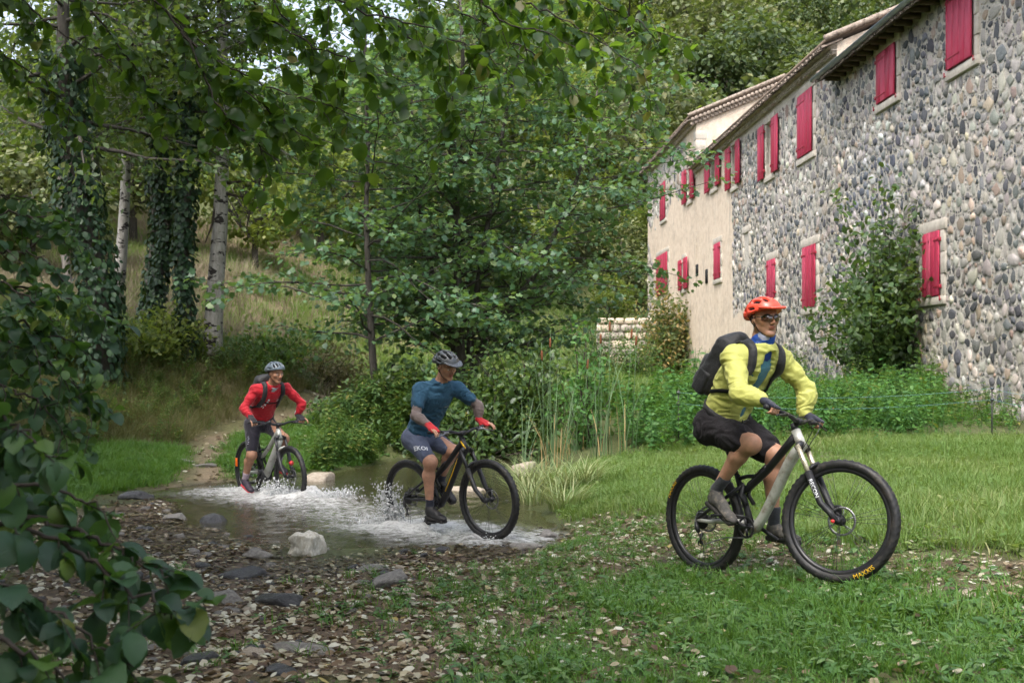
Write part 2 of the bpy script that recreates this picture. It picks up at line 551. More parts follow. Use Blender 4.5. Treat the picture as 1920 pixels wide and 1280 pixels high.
# outline of the ford and the pool (water surface at z = 0)
WATER = [flat(*a) for a in [(345,945),(352,925),(420,912),(520,910),(575,918),(600,897),(690,890),(715,876),(735,866),(850,862),(985,862),(955,885),(938,915),(948,950),(958,978),(955,1000),(900,1018),(780,1024),(640,1024),(560,1016),(480,1004),(400,988),(350,970)]]
FORD = [flat(*a) for a in [(345,925),(420,908),(575,912),(680,930),(760,960),(950,985),(960,1015),(800,1020),(640,1010),(480,995),(360,965)]]
def height(X, Y):
    X = np.asarray(X, dtype=float); Y = np.asarray(Y, dtype=float)
    h = rbf(X, Y)
    sd = poly_sd(WATER, X, Y)
    ford = poly_sd(FORD, X, Y)
    bed = -.05 - .16 * sstep(0, -1.5, sd)
    bed = np.where(sd < 0, np.where(ford < .3, np.maximum(bed, -.075), bed), bed)
    k = sstep(-.05, 1.3, sd)
    h = bed * (1 - k) + np.maximum(h, .03) * k
    rough = .05 * fbm(X * 1.1, Y * 1.1, seed=3) + .022 * fbm(X * 4.3, Y * 4.3, seed=9)
    near = np.clip(1 - (Y - 20) / 60, .3, 1)
    # stony shallows: bumps that break the surface
    sh = sstep(2.2, .2, sd) * sstep(.8, -.3, X) * sstep(-.2, .3, sd) * sstep(16, 13, Y)
    h = h + rough * near * (.55 + .45 * sstep(0, 1.5, sd)) 
    h = h * (1 - sh) + sh * (.012 + .045 * fbm(X * 1.5, Y * 2.2, seed=21, oct=2) + .03 * vnoise(X * 3.4, Y * 3.4, seed=22))
    return h

_ys = np.concatenate([np.geomspace(3, 70, 190), np.linspace(72, 160, 40)])
def ground_at(px, py):
    """first point of the ground under a photo pixel"""
    px = np.atleast_1d(np.asarray(px, dtype=float)); py = np.atleast_1d(np.asarray(py, dtype=float))
    Xs = (px[:, None] - 960) / FPX * _ys[None]
    Zs = ZC + (HOR - py[:, None]) / FPX * _ys[None]
    below = Zs < height(Xs.ravel(), np.tile(_ys, len(px))).reshape(Xs.shape)
    i = np.argmax(below, 1); i = np.where(below.any(1), i, len(_ys) - 1)
    j = np.maximum(i - 1, 0)
    Y = (_ys[i] + _ys[j]) / 2
    X = (px - 960) / FPX * Y
    return np.stack([X, Y, height(X, Y)], 1)
def gpoly(pix):
    g = ground_at([p[0] for p in pix], [p[1] for p in pix])
    return g[:, :2]

PATH = gpoly([(300,920),(345,870),(400,815),(470,790),(560,768),(660,752),(740,738),(745,748),(660,765),(560,785),(500,800),(440,830),(430,870),(450,925)])
LITTER = gpoly([(0,1280),(0,1000),(180,960),(330,930),(420,1000),(560,1060),(700,1045),(960,1015),(1120,985),(1240,1000),(1240,1080),(1120,1080),(1060,1180),(1040,1280)])
TRACK = gpoly([(980,1010),(1150,970),(1300,985),(1480,1010),(1700,1040),(1920,1050),(2150,1060),(2150,1150),(1920,1140),(1700,1130),(1550,1090),(1300,1070),(1060,1070)])
LAWN = gpoly([(1080,1280),(1090,1190),(1180,1110),(1250,1085),(1560,1092),(1690,1135),(1920,1150),(2150,1155),(2150,1280)])
MEADOW = gpoly([(965,985),(985,930),(1020,890),(1100,868),(1200,850),(1270,838),(1330,832),(1560,812),(1919,818),(2150,822),(2150,1045),(1919,1040),(1700,1035),(1480,1000),(1300,975),(1150,965)])
LEFTGRASS = gpoly([(-380,960),(-380,850),(120,842),(250,838),(335,840),(350,870),(300,905),(325,930),(200,950)])
RIDERGRASS = gpoly([(400,880),(450,815),(540,790),(640,775),(700,800),(720,860),(690,885),(600,895),(540,905),(430,905)])
BANK = gpoly([(-400,845),(0,845),(250,832),(350,835),(440,800),(520,775),(640,745),(660,700),(640,655),(560,640),(440,650),(330,640),(180,600),(0,590),(-400,590)])

def soft(poly, X, Y, w=.4, seed=0, jag=.5, fr=1.3):
    return sstep(w, -w, poly_sd(poly, X, Y) + jag * fbm(np.asarray(X) * fr, np.asarray(Y) * fr, seed=seed))

def ground_cols(X, Y, Z):
    """colour of the soil itself"""
    n1 = fbm(X * .9, Y * .9, seed=31)[:, None]; n2 = fbm(X * 5, Y * 5, seed=32)[:, None]
    soil = np.array((.105, .075, .05)) * (1 + .35 * n2)
    grassy = np.array((.075, .09, .03)) * (1 + .3 * n1 + .25 * n2)
    dry = np.array((.2, .155, .095)) * (1 + .3 * n1 + .2 * n2)
    dirt = np.array((.2, .155, .105)) * (1 + .2 * n2)
    c = grassy
    far = sstep(24, 34, Y)[:, None] * sstep(-1, -6, X)[:, None] * sstep(75, 60, Y)[:, None]
    c = c * (1 - far) + dry * far
    b = soft(BANK, X, Y, .5)[:, None]; c = c * (1 - b * .7) + dry * .6 * b * .7
    l = np.maximum(soft(LITTER, X, Y, .4), .75 * soft(TRACK, X, Y, .3))[:, None]
    c = c * (1 - l) + soil * l
    p = soft(PATH, X, Y, .3)[:, None]; c = c * (1 - p) + dirt * p
    wet = sstep(.06, -.03, Z)[:, None]
    return c * (1 - .55 * wet)

def build_ground():
    def axis(a, b, step, lo, hi, grow=1.09):
        v = list(np.arange(a, b, step)); d = step
        while v[-1] < hi: d *= grow; v.append(v[-1] + d)
        d = step; w = [a]
        while w[0] > lo: d *= grow; w.insert(0, w[0] - d)
        return np.array(w[:-1] + v)
    xs = axis(-6.5, 5.5, .11, -190, 190); ys = axis(4, 19, .11, -40, 300, 1.07)
    X, Y = np.meshgrid(xs, ys)
    sh = X.shape
    X, Y = X.ravel(), Y.ravel()
    Z = height(X, Y)
    i = np.arange(sh[0] * sh[1]).reshape(sh)
    Q = np.stack([i[:-1, :-1].ravel(), i[:-1, 1:].ravel(), i[1:, 1:].ravel(), i[1:, :-1].ravel()], 1)
    s = NT('ground_soil')
    c = s.attr('soil', 'Color')
    n = s.noise(14, 6, .7)
    c = s.mix(c, s.ramp(n, [(.25, (.35, .33, .3)), (.75, (1.5, 1.45, 1.35))]), .8, 'MULTIPLY')
    h = s.math('ADD', s.noise(9, 5, .65), s.math('MULTIPLY', s.noise(55, 3, .6), .5))
    wet = s.attr('wet')
    r = s.maprange(wet, 0, 1, .9, .28)
    m = s.done(s.principled(c, r, .4, s.bump(h, .7, .04)))
    o = obj('ground', np.stack([X, Y, Z], 1), [Q], m, smooth=True, attrs={'soil': np.clip(ground_cols(X, Y, Z), 0, 1), 'wet': sstep(.05, -.01, Z) * (Y < 22)})
    tag(o, 'valley ground with grass, leaf litter and a dirt path', 'ground', kind='structure')
    return o
ground = build_ground()
# ================================================================ the long stone farmhouse (three buildings in a row)
VPX = 870.0
WX = 11.0
DIRX = (VPX - 960) / FPX
def HW(u, v, w=0.0):
    """wall frame: u along the wall (depth), v height, w out of the wall towards the stream"""
    return np.array((WX + DIRX * u - w, u + DIRX * w, v))
def HWn(U, V_, W_):
    U, V_, W_ = [np.asarray(a, dtype=float) for a in (U, V_, W_)]
    return np.stack([WX + DIRX * U - W_, U + DIRX * W_, V_ + 0 * U], -1)
def pu(px): return WX * FPX / (px - VPX)
def pz(u, py): return ZC + u * (HOR - py) / FPX

def wbox(mb, u0, u1, v0, v1, w0, w1, bevel=0.0, tilt=0.0):
    """box in the wall frame; tilt turns it about its u0 edge outwards"""
    c = np.array(((u0 + u1) / 2, (v0 + v1) / 2, (w0 + w1) / 2))
    m2 = MB().box((0, 0, 0), (abs(u1 - u0), abs(v1 - v0), abs(w1 - w0)), bevel=bevel)
    V = m2.V[0] + c
    if tilt:
        du, dw = V[:, 0] - u0, V[:, 2] - w0
        V = np.stack([u0 + du * math.cos(tilt) - dw * math.sin(tilt), V[:, 1], w0 + du * math.sin(tilt) + dw * math.cos(tilt)], 1)
    faces = [np.concatenate(f) for f in m2.F.values()]
    faces = [f[:, ::-1] for f in faces]       # the frame is left-handed
    return mb.add(HWn(V[:, 0], V[:, 1], V[:, 2]), faces)

def stone_mats():
    out = []
    for nm, src in (('wall_stone', 'attr'), ('wall_stone_single', 'object')):
        s = NT(nm)
        c = s.attr('Col', 'Color') if src == 'attr' else s.n('ObjectInfo').outputs['Color']
        n = s.noise(23, 5, .65)
        c = s.mix(c, s.ramp(n, [(.25, (.55, .55, .55)), (.75, (1.45, 1.43, 1.4))]), 1.0, 'MULTIPLY')
        c = s.mix(c, (.42, .40, .36), s.maprange(s.noise(37, 4, .7), .57, .75, 0, .55))
        out.append(s.done(s.principled(c, .78, .35, s.bump(s.noise(60, 4, .7), .5, .012))))
    return out
M_STONE, M_STONE1 = stone_mats()
def mortar_mat():
    s = NT('lime_mortar')
    f = s.noise(1.1, 4, .6); g = s.noise(17, 5, .7)
    c = s.ramp(g, [(.25, (.36, .335, .30)), (.5, (.53, .50, .455)), (.75, (.67, .64, .59))])
    c = s.mix(c, s.ramp(f, [(.3, (.75, .72, .68)), (.7, (1.12, 1.1, 1.08))]), .9, 'MULTIPLY')
    pl = s.ramp(s.noise(3.2, 6, .7), [(.25, (.52, .41, .31)), (.5, (.69, .57, .45)), (.75, (.78, .68, .56))])
    mp = s.n('Mapping', ins={'Scale': (1, 1, .16)}); s.set(mp.inputs[0], s.pos())
    pl = s.mix(pl, (.42, .34, .27), s.maprange(s.noise(.9, 7, .8), .52, .66, 0, .6))
    pl = s.mix(pl, (.33, .28, .235), s.maprange(s.noise(2.6, 5, .7, mp.outputs[0]), .58, .72, 0, .55))
    pl = s.mix(pl, (.30, .28, .25), s.maprange(s.noise(5.5, 5, .8), .62, .72, 0, .7))
    k = s.math('ADD', s.attr('plaster'), s.maprange(g, .2, .8, -.25, .25), True)
    k = s.maprange(k, .4, .6)
    c = s.mix(c, pl, k)
    h = s.math('ADD', s.noise(14, 5, .7), s.math('MULTIPLY', s.noise(70, 3), .4))
    return s.done(s.principled(c, .88, .25, s.bump(h, .8, .03)))
M_MORTAR = mortar_mat()
def shutter_mat():
    s = NT('red_shutter_paint')
    mp = s.n('Mapping', ins={'Scale': (1, 1, .22)}); s.set(mp.inputs[0], s.pos())
    f = s.math('ADD', s.math('MULTIPLY', s.noise(7, 5, .7, mp.outputs[0]), .7), s.math('MULTIPLY', s.n('ObjectInfo').outputs['Random'], .3))
    c = s.ramp(f, [(.25, (.32, .017, .045)), (.5, (.44, .034, .082)), (.75, (.53, .09, .15))])
    c = s.mix(c, (.42, .24, .22), s.maprange(s.noise(16, 5, .75), .64, .74, 0, .5))
    return s.done(s.principled(c, s.maprange(f, .2, .8, .4, .65), .4, s.bump(s.noise(22, 4, .7, mp.outputs[0]), .3, .01)))
M_SHUT = shutter_mat()
M_IRON = mat('red_iron', (.30, .02, .04), .5, .4)
M_LIME = mat('pale_limestone', (.52, .475, .41), .8, .3, var=.16, nscale=4, bump=.35, bscale=40, dirt=(.38, .33, .27))
M_SLIT_SHADE = mat('slit_shade_black', (.02, .02, .02), .8, .2)
M_TILE = mat('old_canal_tile', (.30, .245, .20), .9, .2, var=.45, nscale=9, bump=.4, bscale=40, dirt=(.16, .14, .12))
M_CORN = mat('lime_washed_cornice_tile', (.46, .41, .35), .88, .2, var=.3, nscale=6, bump=.4, bscale=40, dirt=(.22, .19, .16))
M_TILE2 = mat('mossy_canal_tile', (.21, .17, .14), .9, .2, var=.45, nscale=7, bump=.4, bscale=40, dirt=(.09, .085, .07))
M_ZINC = mat('zinc_gutter', (.30, .34, .38), .38, .5, metal=.6, var=.12)
M_WOOD = mat('old_rafter_wood', (.13, .095, .07), .8, .2, var=.25, bump=.3)
M_SOFFIT = mat('soffit_board', (.17, .13, .10), .85, .2, var=.25)

STONE_COLS = np.array([(.085,.09,.102),(.145,.148,.155),(.24,.235,.225),(.40,.375,.34),(.30,.235,.19),(.44,.37,.29),(.50,.475,.435)])
def stone_dome(seed):
    """a cobble seen from its face: 5 + 8 + 1 points, 26 triangles and less"""
    r_ = np.random.default_rng(seed)
    n = 8
    th = np.arange(n) * 2 * np.pi / n
    k = 1 + r_.uniform(-.38, .28, n)
    out = np.stack([np.cos(th) * k, np.sin(th) * k, np.full(n, -.15)], 1)
    mid = np.stack([np.cos(th + .2) * k * .84, np.sin(th + .2) * k * .84, .72 + r_.uniform(-.35, .25, n)], 1)
    top = np.array([(r_.uniform(-.15, .15), r_.uniform(-.15, .15), 1.0)])
    V = np.concatenate([out, mid, top])
    j = np.arange(n); j2 = (j + 1) % n
    Q = np.stack([j, j2, n + j2, n + j], 1)
    T = np.stack([n + j, n + j2, np.full(n, 2 * n)], 1)
    return V, Q, T
DOMES = [stone_dome(k) for k in range(8)]

def pack_stones(u0, u1, v0, v1, rects, plaster, rmin, rmax, n_try, seed, gap=1.1, pw=2.2):
    """random close packing of cobbles, large ones first; windows and plaster stay free"""
    r_ = np.random.default_rng(seed)
    cell = rmax * 3.4
    grid = {}
    out = []
    radii = np.sort(rmin + (rmax - rmin) * r_.random(n_try) ** pw)[::-1]
    radii[:n_try // 400] *= r_.uniform(1.0, 1.55, n_try // 400)
    U = r_.uniform(u0, u1, n_try); V = r_.uniform(v0, v1, n_try)
    ok = plaster(U, V) <= .5
    for a, b, c, d in rects:
        ok &= ~((U > a - radii) & (U < b + radii) & (V > c - radii) & (V < d + radii))
    drop = (fbm(U * .55, V * .55, seed=seed + 60) > .10) & (r_.random(n_try) < .6) & (radii < rmax * .6)
    ok &= ~drop
    g2 = gap * gap
    for u, v, r in zip(U[ok].tolist(), V[ok].tolist(), radii[ok].tolist()):
        iu, iv = int(u / cell), int(v / cell)
        good = True
        for a in (-1, 0, 1):
            for b in (-1, 0, 1):
                for (uu, vv, rr) in grid.get((iu + a, iv + b), ()):
                    if ((uu - u) / 1.15) ** 2 + ((vv - v) / .95) ** 2 < (rr + r) ** 2 * g2:
                        good = False; break
                if not good: break
            if not good: break
        if good:
            grid.setdefault((iu, iv), []).append((u, v, r)); out.append((u, v, r))
    return np.array(out)

def lay_stones(root, st, weights, seed, single=300, depth=.24, view=(23.2, 80)):
    r_ = np.random.default_rng(seed)
    asp = r_.uniform(.78, 1.3, len(st)); ang = r_.uniform(-.35, .35, len(st)); k = r_.integers(0, 8, len(st))
    ci = r_.choice(len(STONE_COLS), len(st), p=np.array(weights) / sum(weights))
    col = STONE_COLS[ci] * r_.uniform(.7, 1.35, (len(st), 1)) * (1 + r_.uniform(-.06, .06, (len(st), 3)))
    tone = fbm(st[:, 0] * .32, st[:, 1] * .45, seed=seed + 30)[:, None]; warm = fbm(st[:, 0] * .22 + 9, st[:, 1] * .3, seed=seed + 31)[:, None]
    col = col * (1 + .4 * tone) * (1 + warm * np.array((.14, .02, -.14)))
    dep = st[:, 2] * depth * r_.uniform(.25, 1.15, len(st))
    app = st[:, 2] / st[:, 0] * ((st[:, 0] > view[0]) & (st[:, 0] < view[1]))
    order = np.argsort(-app)
    big = set(order[:single].tolist())
    shared = []
    if single:
        for V, Q, T in DOMES:
            W = np.stack([V[:, 0] * 0 - V[:, 2], V[:, 0], V[:, 1]], 1)       # out = -x, along = y, up = z
            shared.append(mesh_np('stone', W, [Q[:, ::-1], T[:, ::-1]], M_STONE1, False))
    Vs, Qs, Ts, Cs, n = [], [], [], [], 0
    for i in range(len(st)):
        u, v, r = st[i]
        if i in big:
            o = bpy.data.objects.new('stone', shared[k[i]])
            o.location = HW(u, v, 0)
            o.rotation_euler = (ang[i], 0, math.atan(-DIRX))
            o.scale = (dep[i], r * asp[i], r / asp[i])
            o.color = (*np.clip(col[i], 0, 1), 1)
            COL.link(o); set_parent(o, root)
        else:
            V, Q, T = DOMES[k[i]]
            a = V[:, 0] * r * asp[i]; b = V[:, 1] * r / asp[i]
            ca, sa = math.cos(ang[i]), math.sin(ang[i])
            Vs.append(HWn(u + a * ca - b * sa, v + a * sa + b * ca, V[:, 2] * dep[i]))
            Qs.append(Q[:, ::-1] + n); Ts.append(T[:, ::-1] + n); n += len(V)
            Cs.append(np.broadcast_to(np.clip(col[i], 0, 1), (len(V), 3)))
    o = obj('rubble_stone', np.concatenate(Vs), [np.concatenate(Qs), np.concatenate(Ts)], M_STONE, root, False, attrs={'Col': np.concatenate(Cs)})
    o['kind'] = 'stuff'

def wall_panel(root, u0, u1, v0, v1, holes, plaster, step=.5):
    us = set(np.arange(u0, u1, step).tolist() + [u1]); vs = set(np.arange(v0, v1, step).tolist() + [v1])
    for a, b, c, d in holes: us |= {a, b}; vs |= {c, d}
    us, vs = np.array(sorted(us)), np.array(sorted(vs))
    U, Vv = np.meshgrid(us, vs)
    sh = U.shape; i = np.arange(U.size).reshape(sh)
    Wv = .02 * fbm(U.ravel() * .8, Vv.ravel() * .8, seed=5) - .01
    Wv = Wv * 1.0
    V = HWn(U.ravel(), Vv.ravel(), Wv)
    cu, cv = (us[:-1] + us[1:]) / 2, (vs[:-1] + vs[1:]) / 2
    keep = np.ones((len(cv), len(cu)), dtype=bool)
    for a, b, c, d in holes:
        keep &= ~(((cu > a) & (cu < b))[None, :] & ((cv > c) & (cv < d))[:, None])
    Q = np.stack([i[:-1, :-1], i[1:, :-1], i[1:, 1:], i[:-1, 1:]], -1)[keep]
    pl = plaster(U.ravel(), Vv.ravel())
    return obj('wall', V, [Q], M_MORTAR, root, attrs={'plaster': pl})

def shutter(root, u0, u1, v0, v1, boards=3, leaves=1, w=.05, tilt=0.0, hinge='u1'):
    """one leaf: a backing, upright boards, two strap hinges"""
    mb = MB(); wbox(mb, u0, u1, v0, v1, w, w + .022, tilt=tilt)
    o = mb.build('shutter', M_SHUT, root)
    n = boards
    for k in range(n):
        a = u0 + (u1 - u0) * k / n + .006; b = u0 + (u1 - u0) * (k + 1) / n - .006
        m2 = MB()
        if tilt:
            wbox(m2, u0, u0 + (b - a), v0 + .01, v1 - .01, w + .0225, w + .037, bevel=.005)
            V = m2.V[0]
            # shift along the leaf, then turn with it
            m2 = MB()
            c = MB().box((0, 0, 0), (b - a, v1 - v0 - .02, .0145), bevel=.005)
            Vl = c.V[0] + np.array(((a + b) / 2, (v0 + v1) / 2, w + .03))
            du, dw = Vl[:, 0] - u0, Vl[:, 2] - w
            Vl = np.stack([u0 + du * math.cos(tilt) - dw * math.sin(tilt), Vl[:, 1], w + du * math.sin(tilt) + dw * math.cos(tilt)], 1)
            m2.add(HWn(Vl[:, 0], Vl[:, 1], Vl[:, 2]), [np.concatenate(f)[:, ::-1] for f in c.F.values()])
        else:
            wbox(m2, a, b, v0 + .01, v1 - .01, w + .0225, w + .037, bevel=.005)
        m2.build('board', M_SHUT, o)
    hgt = v1 - v0
    for f in (.14, .86):
        m3 = MB()
        L = (u1 - u0) * .55
        a, b = (u1 - L, u1 + .05) if hinge == 'u1' else (u0 - .05, u0 + L)
        if not tilt:
            wbox(m3, a, b, v0 + hgt * f - .02, v0 + hgt * f + .02, w + .0375, w + .047, bevel=.003)
            e = b if hinge == 'u1' else a
            wbox(m3, e - .03, e + .03, v0 + hgt * f - .045, v0 + hgt * f + .045, w - .03, w + .05, bevel=.008)
            m3.build('hinge', M_IRON, o)
    return o

def surround(root, u0, u1, v0, v1, wd=.16, sill=True, proud=.035):
    """cut limestone blocks round an opening"""
    for side, a, b in (('l', u0 - wd, u0), ('r', u1, u1 + wd)):
        n = max(2, int(round((v1 - v0) / .5)))
        for k in range(n):
            c0 = v0 + (v1 - v0) * k / n + .004; c1 = v0 + (v1 - v0) * (k + 1) / n - .004
            ex = .07 if k % 2 else 0
            mb = MB()
            wbox(mb, a - (ex if side == 'l' else 0), b + (ex if side == 'r' else 0), c0, c1, -.1, proud + .006 * ((k * 7) % 3), bevel=.012)
            mb.build('jamb_block', M_LIME, root)
    mb = MB(); wbox(mb, u0 - wd - .08, u1 + wd + .08, v1 + .004, v1 + .26, -.1, proud + .012, bevel=.014); mb.build('lintel', M_LIME, root)
    if sill:
        mb = MB(); wbox(mb, u0 - wd - .04, u1 + wd + .04, v0 - .2, v0 - .004, -.1, proud + .035, bevel=.014); mb.build('window_sill', M_LIME, root)

def opening(root, u0, u1, v0, v1):
    """reveal of an open window with its casement and pane set back in the wall"""
    mb = MB()
    D = -.34
    a, b = HW, None
    mb.quad([HW(u0, v0, 0), HW(u0, v1, 0), HW(u0, v1, D), HW(u0, v0, D)]); mb.quad([HW(u1, v0, 0), HW(u1, v0, D), HW(u1, v1, D), HW(u1, v1, 0)])
    mb.quad([HW(u0, v1, 0), HW(u1, v1, 0), HW(u1, v1, D), HW(u0, v1, D)]); mb.quad([HW(u0, v0, 0), HW(u0, v0, D), HW(u1, v0, D), HW(u1, v0, 0)])
    o = mb.build('window', M_LIME, root)
    f = MB()
    for (p, q, r, t) in ((u0, u0 + .07, v0, v1), (u1 - .07, u1, v0, v1), ((u0 + u1) / 2 - .035, (u0 + u1) / 2 + .035, v0, v1), (u0, u1, v1 - .07, v1), (u0, u1, v0, v0 + .07), (u0, u1, (v0 + v1) / 2 - .02, (v0 + v1) / 2 + .02)):
        wbox(f, p, q, r, t, D + .002, D + .06)
    f.build('frame', M_LIME, o)
    p = MB(); wbox(p, u0, u1, v0, v1, D - .03, D + .0)
    p.build('pane', M_GLASS, o)
M_GLASS = mat('dark_window_glass', (.03, .035, .04), .08, .6, var=.05)

def tile_row(mb, u0, u1, v, w0, w1, pitch=.2, r=.085, up=True, jit=.012, seed=1, slope=0.0):
    """half-round tiles side by side, running out of the wall from w0 to w1"""
    r_ = np.random.default_rng(seed)
    n = int((u1 - u0) / pitch); k = 6
    th = np.linspace(0, np.pi, k)
    for i in range(n):
        u = u0 + (i + .5) * pitch + r_.uniform(-jit, jit); vv = v + r_.uniform(-jit, jit); e = w1 + r_.uniform(-.03, .03)
        rows = []
        for rr in (r, r - .02):
            for w in (w0, e):
                rr_ = rr * (1.0 if w == e else .85)
                z = np.sin(th) * rr_ * (1 if up else -1)
                rows.append(HWn(u + np.cos(th) * rr_, vv + z + slope * (w - w0), np.full(k, w)))
        V = np.concatenate(rows); j = np.arange(k - 1)
        Q = np.concatenate([np.stack([j, j + 1, k + j + 1, k + j], 1), np.stack([2 * k + j, 3 * k + j, 3 * k + j + 1, 2 * k + j + 1], 1), np.stack([k + j, k + j + 1, 3 * k + j + 1, 3 * k + j], 1)])
        mb.add(V, [Q])

def roof(root, u0, u1, ve, over, depth, pitch, genoise, seed):
    """tiled roof: slab, rows of canal tiles at the eave and verge, and the stepped tile cornice under it"""
    rise = pitch
    sl = MB()
    t = .10
    def pt(u, w, dz=0): return HW(u, ve + (over - w) * rise + dz, w)
    def pt2(u, w, dz=0): return HW(u, ve + (over + depth / 2) * rise - (-(w) - depth / 2) * rise + dz, w)
    wr = -depth / 2
    for (wa, wb, f) in ((over, wr, pt), (wr, -depth - over, pt2)):
        a, b = u0 - .15, u1 + .15
        top = [f(a, wa, t), f(a, wb, t), f(b, wb, t), f(b, wa, t)]; bot = [f(a, wa), f(a, wb), f(b, wb), f(b, wa)]
        sl.add(top + bot, [[[3, 2, 1, 0], [4, 5, 6, 7], [0, 1, 5, 4], [1, 2, 6, 5], [2, 3, 7, 6], [3, 0, 4, 7]]])
    ro = sl.build('roof', M_SOFFIT, root)
    tl = MB()
    tile_row(tl, u0 - .15, u1 + .15, ve + t + .01, over - .55, over + .07, seed=seed, slope=-rise)
    # the rest of the covering as long rolls up the slope
    n = int((u1 - u0 + .3) / .2)
    k = 5; th = np.linspace(0, np.pi, k)
    for i in range(n):
        u = u0 - .15 + (i + .5) * .2
        rows = [HWn(u + np.cos(th) * .085, ve + t + (over - w) * rise + np.sin(th) * .075, np.full(k, w)) for w in (over - .5, wr)]
        V = np.concatenate(rows); j = np.arange(k - 1)
        tl.add(V, [np.stack([j, j + 1, k + j + 1, k + j], 1)])
    o = tl.build('roof_tile', M_TILE2, ro); o['kind'] = 'stuff'
    # verge tiles on both gable edges
    vt = MB()
    for ue in (u0 - .13, u1 + .13):
        L = depth / 2 + over
        m = int(L / .38)
        for i in range(m):
            w = over - .02 - (i + .0) * .38; w2 = w - .44
            mb_p = [pt(ue, w, t + .02), pt(ue, w2, t + .045)]
            vt.tube(mb_p, [.10, .085], 8)
    o = vt.build('verge_tile', M_TILE, ro); o['kind'] = 'stuff'
    if genoise:
        g = MB()
        for lv in range(2):
            tile_row(g, u0, u1, ve - .03 - lv * .17, -.05, over - .12 - lv * .15, up=False, r=.095, pitch=.21, seed=seed + 5 + lv)
            wbox(g, u0, u1, ve - .02 - lv * .17, ve + .03 - lv * .17, -.05, over - .10 - lv * .15)
        o = g.build('eave_cornice', M_CORN, ro); o['kind'] = 'stuff'
    return ro

def gable(root, u, v0, ve, depth, rise, sign, matl, over):
    """end wall with its triangle"""
    top = ve + (over + depth / 2) * rise
    V = [HW(u, v0, 0), HW(u, v0, -depth), HW(u, ve + over * rise, -depth), HW(u, top, -depth / 2), HW(u, ve + over * rise, 0)]
    F = [[0, 1, 2, 3, 4]] if sign > 0 else [[4, 3, 2, 1, 0]]
    o = obj('end_wall', np.array(V), [np.array(F)], matl, root, attrs={'plaster': np.full(5, .58)})
    b = [HW(u, v0, -depth), HW(u, ve + over * rise, -depth)]
    return o

def back_wall(root, u0, u1, v0, ve, depth, over, rise):
    V = [HW(u0, v0, -depth), HW(u1, v0, -depth), HW(u1, ve + over * rise, -depth), HW(u0, ve + over * rise, -depth)]
    obj('rear_wall', np.array(V), [np.array([[0, 1, 2, 3]])], M_MORTAR, root, attrs={'plaster': np.zeros(4)})

def rect(px0, px1, pyt, pyb):
    """photo rectangle -> wall rectangle; px falls as u grows"""
    ua, ub = pu(px1), pu(px0)
    um = (ua + ub) / 2
    return ua, ub, pz(um, pyb), pz(um, pyt)

def grow(r, s=.24, t=.27, b=.22): return (r[0] - s, r[1] + s, r[2] - b, r[3] + t)
H_DEPTH = 9.0
PITCH = .42

